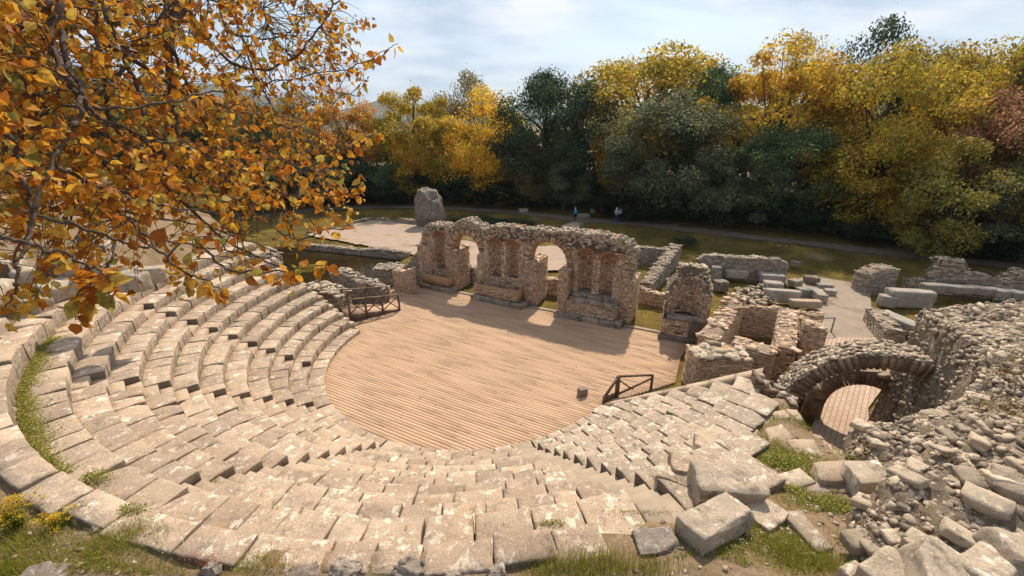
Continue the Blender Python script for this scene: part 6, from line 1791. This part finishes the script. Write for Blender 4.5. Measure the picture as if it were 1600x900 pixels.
V, Q = leaflets(np.stack([CX + r_ * np.cos(a_), CY + r_ * np.sin(a_) + 0.8, np.full(n, 0.012)], 1), 0.035, q, 0.93); acc.add(V, Q)
n = 420; ii = q.randint(1, 11, n); a_ = np.radians(q.uniform(-195, -75, n)); r_ = R0 + DR * ii + np.where(q.rand(n) < 0.6, 0.56, q.uniform(0.06, 0.6, n))
V, Q = leaflets(np.stack([CX + r_ * np.cos(a_), CY + r_ * np.sin(a_), Z0 + DZ * ii + 0.022], 1), 0.026, q, 0.93); acc.add(V, Q)
add_obj('fallen_leaves', acc.mesh('fallen_leaves'), M['leaf'], None, kind='stuff')
acc = Acc()                                              # little white daisies
for (px, py, rx, ry, n) in [(1130, 842, 0.35, 0.08, 45), (1290, 785, 0.3, 0.12, 35), (260, 835, 0.4, 0.12, 60), (300, 850, 0.3, 0.1, 60), (1225, 735, 0.2, 0.15, 12), (210, 800, 0.4, 0.1, 20)]:
    z = gzp(px, py, 4.6); c = at(px, py, z)
    x, y = c[0] + q.normal(0, rx, n), c[1] + q.normal(0, ry, n)
    V, Q = leaflets(np.stack([x, y, terrain(x, y) + q.uniform(0.04, 0.09, n)], 1), 0.011, q, 0.9); acc.add(V, Q)
add_obj('daisies', acc.mesh('daisies'), M['white'], None, kind='stuff')
acc = Acc()
z = gzp(330, 880, 5.0); c = at(330, 882, z + 0.12)
for (dx, dy, n) in [(0, 0, 160), (-0.35, 0.05, 60), (0.9, -0.05, 60), (1.6, -0.1, 40)]:
    P = np.stack([c[0] + dx + q.normal(0, 0.10, n), c[1] + dy + q.normal(0, 0.05, n), c[2] + 0.1 + q.uniform(-0.04, 0.05, n)], 1)
    V, Q = leaflets(P, 0.008, q); acc.add(V, Q)
add_obj('red_stonecrop', acc.mesh('red_stonecrop'), M['red'], None, kind='stuff')
# yellow-flowered plants at the left edge
for k, (px, py, lab) in enumerate([(28, 822, 'bushy plant with many yellow flower heads at the left edge'), (92, 822, 'low plant with flat yellow flower clusters in front of the pale boulder')]):
    z = gzp(px, py, 5.0); c = at(px, py, z)
    T = thing('flowering_plant', lab, 'plant', tuple(c), group='yellow-flowered plants')
    st, fl, lv = Acc(), Acc(), Acc()
    for _ in range(60 if k == 0 else 26):
        a = q.uniform(0, 6.28); r0 = q.uniform(0, 0.08); R1 = abs(q.normal(0, 0.22 if k == 0 else 0.15)); hh = q.uniform(0.2, 0.55) * (1 if k == 0 else 0.45)
        p0 = np.array([r0 * math.cos(a), r0 * math.sin(a), 0]); p2 = np.array([R1 * math.cos(a), R1 * math.sin(a), hh]); p1 = (p0 + p2) / 2 + np.array([0, 0, hh * 0.15])
        tube(st, [p0, p1, p2], [0.004, 0.003, 0.002], 4)
        n = 40; P = p2 + q.normal(0, 1, (n, 3)) * np.array([0.026, 0.026, 0.010]); V, Q = leaflets(P, 0.009, q, 0.7); fl.add(V, Q)
        n = 22; t = q.rand(n)[:, None]; P = p0 + (p2 - p0) * t + q.normal(0, 0.02, (n, 3)); V, Q = leaflets(P, 0.014, q, 0.3); lv.add(V, Q)
    add_obj('stems', st.mesh('stems'), M['herb'], T); add_obj('flowers', fl.mesh('flowers'), M['yellow'], T, kind='stuff'); add_obj('foliage', lv.mesh('foliage'), M['herb'], T, kind='stuff')

# ------------------------------------------------------------------ visitors on the far path
def person(px, py, H, face, label, cols, bag=None, group='visitors on the far path', stride=0.1):
    z = 0.8
    for _ in range(4):
        p = at(px, py, z); z = gz(p[0], p[1]) + 0.05
    p = at(px, py, z)
    T = thing('person', label, 'person', (p[0], p[1], z), face, group)
    k = H / 1.75
    J = {'pelvis': (0, 0, 0.95), 'chest': (0, 0, 1.25), 'neck': (0, 0, 1.47), 'head': (0, -0.02, 1.60), 'crown': (0, -0.02, 1.70),
         'lsh': (-0.17, 0, 1.41), 'lel': (-0.22, 0.02, 1.13), 'lwr': (-0.19, -0.14, 0.96), 'lha': (-0.18, -0.20, 0.90),
         'rsh': (0.17, 0, 1.41), 'rel': (0.22, 0.02, 1.13), 'rwr': (0.19, -0.14, 0.96), 'rha': (0.18, -0.20, 0.90),
         'lhi': (-0.09, 0, 0.92), 'lkn': (-0.10, -0.03 - stride, 0.50), 'lan': (-0.10, -stride * 0.6, 0.08), 'lto': (-0.11, -stride - 0.12, 0.04),
         'rhi': (0.09, 0, 0.92), 'rkn': (0.10, 0.02, 0.50), 'ran': (0.10, 0.05 + stride, 0.08), 'rto': (0.11, -0.08 + stride, 0.04)}
    Rd = {'pelvis': .15, 'chest': .16, 'neck': .065, 'head': .10, 'crown': .07, 'lsh': .075, 'lel': .05, 'lwr': .037, 'lha': .04, 'rsh': .075, 'rel': .05, 'rwr': .037, 'rha': .04,
          'lhi': .095, 'lkn': .065, 'lan': .047, 'lto': .04, 'rhi': .095, 'rkn': .065, 'ran': .047, 'rto': .04}
    E = [('pelvis', 'chest'), ('chest', 'neck'), ('neck', 'head'), ('head', 'crown'), ('chest', 'lsh'), ('lsh', 'lel'), ('lel', 'lwr'), ('lwr', 'lha'), ('chest', 'rsh'), ('rsh', 'rel'), ('rel', 'rwr'), ('rwr', 'rha'),
         ('pelvis', 'lhi'), ('lhi', 'lkn'), ('lkn', 'lan'), ('lan', 'lto'), ('pelvis', 'rhi'), ('rhi', 'rkn'), ('rkn', 'ran'), ('ran', 'rto')]
    nm = list(J); me = bpy.data.meshes.new('body')
    me.from_pydata([tuple(np.array(J[n]) * k) for n in nm], [(nm.index(a), nm.index(b)) for a, b in E], [])
    o = bpy.data.objects.new('body', me); COL.objects.link(o)
    md = o.modifiers.new('skin', 'SKIN'); md.use_smooth_shade = True
    for i, n in enumerate(nm): me.skin_vertices[0].data[i].radius = (Rd[n] * k * (1.15 if n in ('chest', 'pelvis') else 1), Rd[n] * k * (0.8 if n in ('chest', 'pelvis') else 1)); me.skin_vertices[0].data[i].use_root = (n == 'pelvis')
    o.modifiers.new('sub', 'SUBSURF').levels = 1
    dg = bpy.context.evaluated_depsgraph_get(); me2 = bpy.data.meshes.new_from_object(o.evaluated_get(dg))
    bpy.data.objects.remove(o)
    me2.materials.clear()
    for c in ('skin', 'top', 'trousers', 'shoes', 'hair'):
        m_ = bpy.data.materials.get('cloth_%s_%s' % (c, str(cols[c]))) or plain('cloth_%s_%s' % (c, str(cols[c])), cols[c], 0.8, 0.15, 8)
        me2.materials.append(m_)
    for pl in me2.polygons:
        c = pl.center / k; pl.use_smooth = True
        ax = abs(c.x)
        if c.z > 1.62 or (c.z > 1.52 and c.y > 0.02): i = 4
        elif c.z > 1.46: i = 0
        elif ax > 0.145 and c.z < 0.985 and c.z > 0.8 and c.y < -0.1: i = 0
        elif c.z > 0.93: i = 1
        elif c.z < 0.11: i = 3
        else: i = 2
        pl.material_index = i
    add_obj('body', me2, None, T)
    if bag:
        V, Q = rock_vq(5, 5, 0.5, 0.03, 1.0, 0)
        o = add_obj('backpack', mk_mesh('backpack', V * np.array([0.17, 0.11, 0.24]) * k + np.array([0, 0.2 * k, 1.2 * k]), [Q], True), plain('bag_' + label[:6], bag, 0.7, 0.15, 8), T)
    return T
SK = (0.45, 0.28, 0.2)
person(898, 345.5, 1.6, math.pi, 'person in dark clothes with a bright blue backpack, standing on the far path', dict(skin=SK, top=(0.03, 0.04, 0.08), trousers=(0.02, 0.02, 0.03), shoes=(0.02, 0.02, 0.02), hair=(0.75, 0.73, 0.7)), (0.05, 0.30, 0.62))
person(962, 348, 1.75, math.pi * 0.75, 'person in a pale cap and blue trousers, left one of the pair on the path', dict(skin=SK, top=(0.35, 0.38, 0.45), trousers=(0.03, 0.05, 0.16), shoes=(0.02, 0.02, 0.02), hair=(0.75, 0.73, 0.7)), None)
person(967, 346.5, 1.7, math.pi, 'person with a white backpack, right one of the pair on the path', dict(skin=SK, top=(0.03, 0.06, 0.22), trousers=(0.02, 0.035, 0.12), shoes=(0.02, 0.02, 0.02), hair=(0.05, 0.04, 0.03)), (0.72, 0.72, 0.72))
person(938.5, 339, 1.6, math.pi * 0.5, 'slim figure in pink under the trees, between the other visitors', dict(skin=SK, top=(0.42, 0.10, 0.13), trousers=(0.20, 0.05, 0.06), shoes=(0.02, 0.02, 0.02), hair=(0.05, 0.04, 0.03)), None, stride=0.02)
person(434, 336, 1.65, math.pi, 'tiny dark figure on the path beside the leaf tips at left', dict(skin=SK, top=(0.30, 0.3, 0.32), trousers=(0.03, 0.03, 0.04), shoes=(0.02, 0.02, 0.02), hair=(0.05, 0.04, 0.03)), None)
# ------------------------------------------------------------------ the autumn tree leaning in from the left
q = np.random.RandomState(404)
TB = np.array([-4.6, 1.2, gz(-4.6, 1.2)])
T = thing('overhanging_tree', 'tree in orange autumn leaf whose boughs hang in from the upper left', 'tree', TB)
def A(px, py, d): return atd(px, py, d) - TB
tk = [np.array([0, 0, -0.3]), np.array([0.15, 0.1, 1.6]), np.array([0.45, 0.15, 3.4]), np.array([0.7, 0.3, 5.4]), np.array([1.0, 0.5, 7.6])]
acc = Acc(); tube(acc, tk, [0.30, 0.25, 0.2, 0.15, 0.10], 12); add_obj('trunk', acc.mesh('trunk', True), M['bark'], T)
def spline(pts, n):
    pts = np.asarray(pts, float); m = len(pts); t = np.linspace(0, m - 1, n); out = []
    for u in t:
        i = min(int(u), m - 2); f = u - i
        p0, p1, p2, p3 = pts[max(i - 1, 0)], pts[i], pts[i + 1], pts[min(i + 2, m - 1)]
        out.append(0.5 * ((2 * p1) + (-p0 + p2) * f + (2 * p0 - 5 * p1 + 4 * p2 - p3) * f * f + (-p0 + 3 * p1 - 3 * p2 + p3) * f ** 3))
    return np.array(out)
root1, root2, root3 = tk[3], tk[4], tk[2]
LIMBS = [  # list of (px, py, depth), start radius, end radius
 ([(55, -20, 2.0), (78, 60, 1.95), (102, 120, 1.9), (122, 150, 1.9), (140, 172, 1.95), (200, 205, 2.1), (300, 240, 2.6)], .018, .004),
 ([(75, -30, 2.1), (95, 50, 2.0), (108, 110, 1.95), (128, 146, 1.9), (118, 190, 1.85), (95, 235, 1.8), (60, 300, 1.7), (20, 430, 1.65)], .016, .003),
 ([(-40, 8, 2.6), (60, 4, 2.5), (110, 22, 2.5), (160, 60, 2.6), (230, 110, 2.8), (330, 160, 3.2), (470, 205, 3.6)], .030, .004),
 ([(140, -20, 2.4), (172, 40, 2.4), (200, 95, 2.5), (215, 150, 2.6), (232, 210, 2.6), (225, 290, 2.5), (190, 340, 2.3)], .017, .004),
 ([(120, -20, 2.3), (150, 50, 2.4), (162, 130, 2.4), (178, 200, 2.5), (250, 280, 2.7), (340, 360, 3.0), (440, 395, 3.0)], .014, .003),
 ([(225, -20, 2.8), (262, 60, 2.9), (300, 150, 3.2), (340, 240, 3.3), (370, 330, 3.2), (380, 400, 2.9)], .014, .003),
 ([(265, -20, 3.2), (262, 70, 3.2), (270, 150, 3.3), (280, 260, 3.4)], .045, .018),
 ([(260, -20, 3.0), (320, 60, 3.2), (390, 110, 3.4), (455, 90, 3.4), (500, 40, 3.3), (530, 0, 3.2), (560, -30, 3.2)], .013, .003),
 ([(300, -20, 3.2), (360, 50, 3.3), (440, 55, 3.3), (480, 20, 3.3)], .010, .003),
 ([(-30, 100, 1.8), (60, 150, 1.9), (160, 170, 2.0), (250, 160, 2.2), (330, 145, 2.5), (420, 130, 3.0), (530, 110, 3.2), (580, 90, 3.1), (622, 66, 3.0)], .008, .002),
 ([(-30, 180, 1.7), (50, 230, 1.75), (130, 280, 1.9), (230, 315, 2.1), (330, 330, 2.5), (420, 345, 2.6)], .010, .003),
 ([(-30, 300, 1.6), (60, 330, 1.65), (150, 365, 1.75), (220, 385, 1.9), (300, 380, 2.1), (380, 400, 2.2), (440, 408, 2.2)], .008, .002),
 ([(-30, 60, 2.4), (80, 140, 2.4), (200, 240, 2.6), (290, 320, 2.8), (380, 390, 2.8), (460, 430, 2.6), (500, 440, 2.5)], .012, .003),
 ([(330, 220, 3.2), (380, 250, 3.1), (430, 300, 2.9), (490, 310, 2.6), (540, 300, 2.5), (568, 278, 2.45)], .006, .0015),
 ([(300, 250, 3.0), (370, 290, 2.9), (420, 345, 2.6), (455, 372, 2.4), (520, 358, 2.3), (555, 350, 2.25)], .007, .0015),
 ([(330, 180, 3.4), (400, 220, 3.4), (470, 260, 3.2), (530, 240, 2.9), (570, 215, 2.7), (592, 205, 2.65)], .006, .0015),
 ([(300, 370, 2.4), (360, 420, 2.1), (420, 425, 2.0), (470, 422, 1.95), (515, 408, 1.9)], .006, .0015),
 ([(200, 340, 2.0), (250, 390, 1.9), (300, 430, 1.9), (350, 455, 1.95)], .007, .002),
 ([(-30, 360, 1.5), (40, 380, 1.5), (110, 400, 1.55), (160, 430, 1.6), (172, 470, 1.6)], .006, .002),
 ([(60, 300, 1.6), (40, 380, 1.55), (25, 430, 1.5), (10, 480, 1.5)], .007, .002),
 ([(180, 380, 1.7), (165, 420, 1.65), (130, 450, 1.6), (118, 500, 1.6)], .004, .0015),
 ([(330, 0, 3.6), (400, 120, 3.8), (440, 200, 3.9), (470, 300, 3.6)], .010, .003),
 ([(380, -20, 3.9), (430, 60, 4.0), (500, 130, 3.8), (560, 150, 3.4)], .008, .002),
 ([(-30, 240, 2.2), (90, 300, 2.3), (190, 330, 2.5), (300, 350, 2.8), (400, 370, 2.9)], .010, .003),
]
LP, LR = [], []
for k, (pts, r0, r1) in enumerate(LIMBS):
    P = np.array([A(*p) for p in pts]); off = P[0]
    rt = [root1, root2, root3][k % 3] if k < 13 or k > 20 else None
    if rt is not None:
        mid = (rt + off) / 2 + q.normal(0, 0.12, 3); P = np.concatenate([[rt, mid], P])
    S = spline(P, 14 * len(P)); S[8:] += 0.012 * np.stack([fbm(np.arange(len(S)) * 0.23 + k * 9, np.zeros(len(S)), seed=k + s) for s in range(3)], 1)[8:]
    t = np.linspace(0, 1, len(S)); rad = r0 * 0.95 * (1 - t) ** 0.8 + r1
    acc = Acc(); tube(acc, S, rad, 7 if r0 > 0.01 else 5); add_obj('bough', acc.mesh('bough', True), M['bark'], T)
    sel = S[(26 if rt is not None else 0):]
    LP.append(sel); LR.append(np.full(len(sel), k))
LP = np.concatenate(LP)
REG = [(-60, -60), (545, -60), (560, 20), (545, 95), (590, 105), (560, 150), (500, 160), (520, 215), (470, 235), (545, 268), (520, 310), (470, 325), (500, 345), (470, 372), (420, 362), (425, 405), (500, 400), (492, 445), (440, 452), (380, 425), (330, 418), (300, 440), (240, 408), (200, 425), (150, 405), (90, 415), (60, 455), (-60, 480)]
twig = Acc(); leafP, leafN, leafD, leafS = [], [], [], []
ntw = 0
tries = 0
while ntw < 1180 and tries < 14000:
    tries += 1
    px, py = q.uniform(-50, 590), q.uniform(-40, 470)
    if not inpoly1(px, py, REG): continue
    if py > 340 and q.rand() < 0.68: continue
    # nearer on the left and low down, deeper towards the upper right
    base_d = 1.7 + 1.5 * np.clip(px / 450, 0, 1) * np.clip(1.25 - py / 420, 0.15, 1)
    d = base_d * q.uniform(0.92, 1.75)
    c = A(px, py, d)
    dd = np.linalg.norm(LP - c, axis=1); i = dd.argmin()
    if dd[i] > 0.95: continue
    s = LP[i]; v = c - s; ln = np.linalg.norm(v) + 1e-6
    ext = c + v / ln * q.uniform(0.05, 0.2) + np.array([q.normal(0, 0.05), q.normal(0, 0.05), q.normal(-0.02, 0.05)])
    side = q.normal(0, 0.12 * ln, 3)
    P = spline([s, s + v * 0.5 + side, c, ext], 12)
    tube(twig, P, np.linspace(0.0036, 0.0012, 12) * (0.8 + 0.4 * q.rand()), 4)
    ntw += 1
    nl = q.choice([2, 5, 8, 10, 12, 14])
    tot = np.linspace(0.30, 1.0, nl) if q.rand() < 0.5 else np.linspace(0.68, 1.0, nl)
    for t in tot:
        j = t * 11; j0 = min(int(j), 10); p = P[j0] + (P[j0 + 1] - P[j0]) * (j - j0)
        ax = q.normal(size=3) + np.array([0, 0, -0.75]); ax /= np.linalg.norm(ax)
        st = 0.02 * q.uniform(0.5, 1.4)
        tip = p + ax * st
        leafP.append(tip); leafD.append(ax)
        n = q.normal(size=3) + np.array([0.1, -0.7, 0.35]); n -= ax * (n @ ax); leafN.append(n / (np.linalg.norm(n) + 1e-9)); leafS.append(q.uniform(0.016, 0.036) * (1 if q.rand() < 0.85 else 1.4))
# sprays of separate leaves along the outlying twigs
for k in (9, 13, 14, 15, 16, 7, 18, 20, 17):
    pts = LIMBS[k][0]; P = spline([A(*p) for p in pts], 60)
    for m in range(22 if k != 9 else 34):
        j = int(60 * (0.45 + 0.54 * (m / 34.0 if k == 9 else m / 22.0) ** 0.8)) % 60; p = P[min(j, 58)]
        ax = q.normal(size=3) + np.array([0.1, 0, -0.7]); ax /= np.linalg.norm(ax); leafP.append(p + ax * 0.02); leafD.append(ax)
        n = q.normal(size=3) + np.array([0.0, -0.8, 0.2]); n -= ax * (n @ ax); leafN.append(n / (np.linalg.norm(n) + 1e-9)); leafS.append(q.uniform(0.030, 0.046))
add_obj('twigs', twig.mesh('twigs', True), M['bark'], T, kind='stuff')
leafP, leafD, leafN, leafS = map(np.array, (leafP, leafD, leafN, leafS))
# one leaf: heart-shaped blade folded along its midrib; 13 points
LX = np.array([0.0, 0.10, 0.35, 0.65, 0.88, 1.12]); LW = np.array([0.0, 0.33, 0.45, 0.38, 0.20, 0.0])
def leaf_verts(p, d, n, s, rr):
    sd = np.cross(d, n); L = s * 1.35
    cur = rr.uniform(-0.4, 0.55); fold = rr.uniform(0.0, 0.6); asym = rr.uniform(0.85, 1.15); wv = rr.uniform(0.8, 1.1)
    V = []
    for x, w in zip(LX, LW):
        c = p + d * (x * L) + n * (-cur * x * x * L)
        V.append(c)
        if w > 0:
            V.append(c + sd * (w * wv * L * asym) + n * (fold * w * L * rr.uniform(0.7, 1.3)) - d * (0.06 * L if x < 0.2 else 0)); V.append(c - sd * (w * wv * L / asym) + n * (fold * w * L * rr.uniform(0.7, 1.3)) - d * (0.06 * L if x < 0.2 else 0))
    return np.array(V)
# order: 0 base, then (mid, right, left) x4, then tip
_mid = [0, 1, 4, 7, 10, 13]
LQ, LT = [], []
LT += [[0, 2, 1], [0, 1, 3], [10, 11, 13], [10, 13, 12]]
for a, b in ((1, 4), (4, 7), (7, 10)):
    LQ += [[a, a + 1, b + 1, b], [a, b, b + 2, a + 2]]
LQ, LT = np.array(LQ), np.array(LT)
lx, ly, lf = proj(leafP + TB)
vis = (lx > -30) & (lx < 640) & (ly > -30) & (ly < 520) & (lf > 0.6)
size_px = np.where(vis, leafS / lf, 0)
order = np.argsort(-size_px)
rr = np.random.RandomState(5)
acc = Acc()
for rank, i in enumerate(order):
    V = leaf_verts(leafP[i], leafD[i], leafN[i], leafS[i], rr)
    if rank < 300:
        c = V.mean(0); me = mk_mesh('leaf', V - c, [LQ, LT], True); add_obj('leaf', me, M['leaf'], T, tuple(c))
    else: acc.add(V, LQ, LT)
add_obj('foliage', acc.mesh('foliage', True), M['leaf'], T, kind='stuff')
# ------------------------------------------------------------------ the air
hz_m = bpy.data.materials.new('air_haze'); hz_m.use_nodes = True
hz_m.node_tree.nodes.clear()
_o = hz_m.node_tree.nodes.new('ShaderNodeOutputMaterial'); _v = hz_m.node_tree.nodes.new('ShaderNodeVolumePrincipled')
_v.inputs['Color'].default_value = (0.62, 0.78, 0.98, 1); _v.inputs['Density'].default_value = 0.00013; _v.inputs['Anisotropy'].default_value = 0.2
hz_m.node_tree.links.new(_v.outputs[0], _o.inputs['Volume'])
acc = Acc(); acc.box((-7000, -7000, -8), (7000, 7000, 900))
add_obj('haze', acc.mesh('haze'), hz_m, None, kind='stuff')
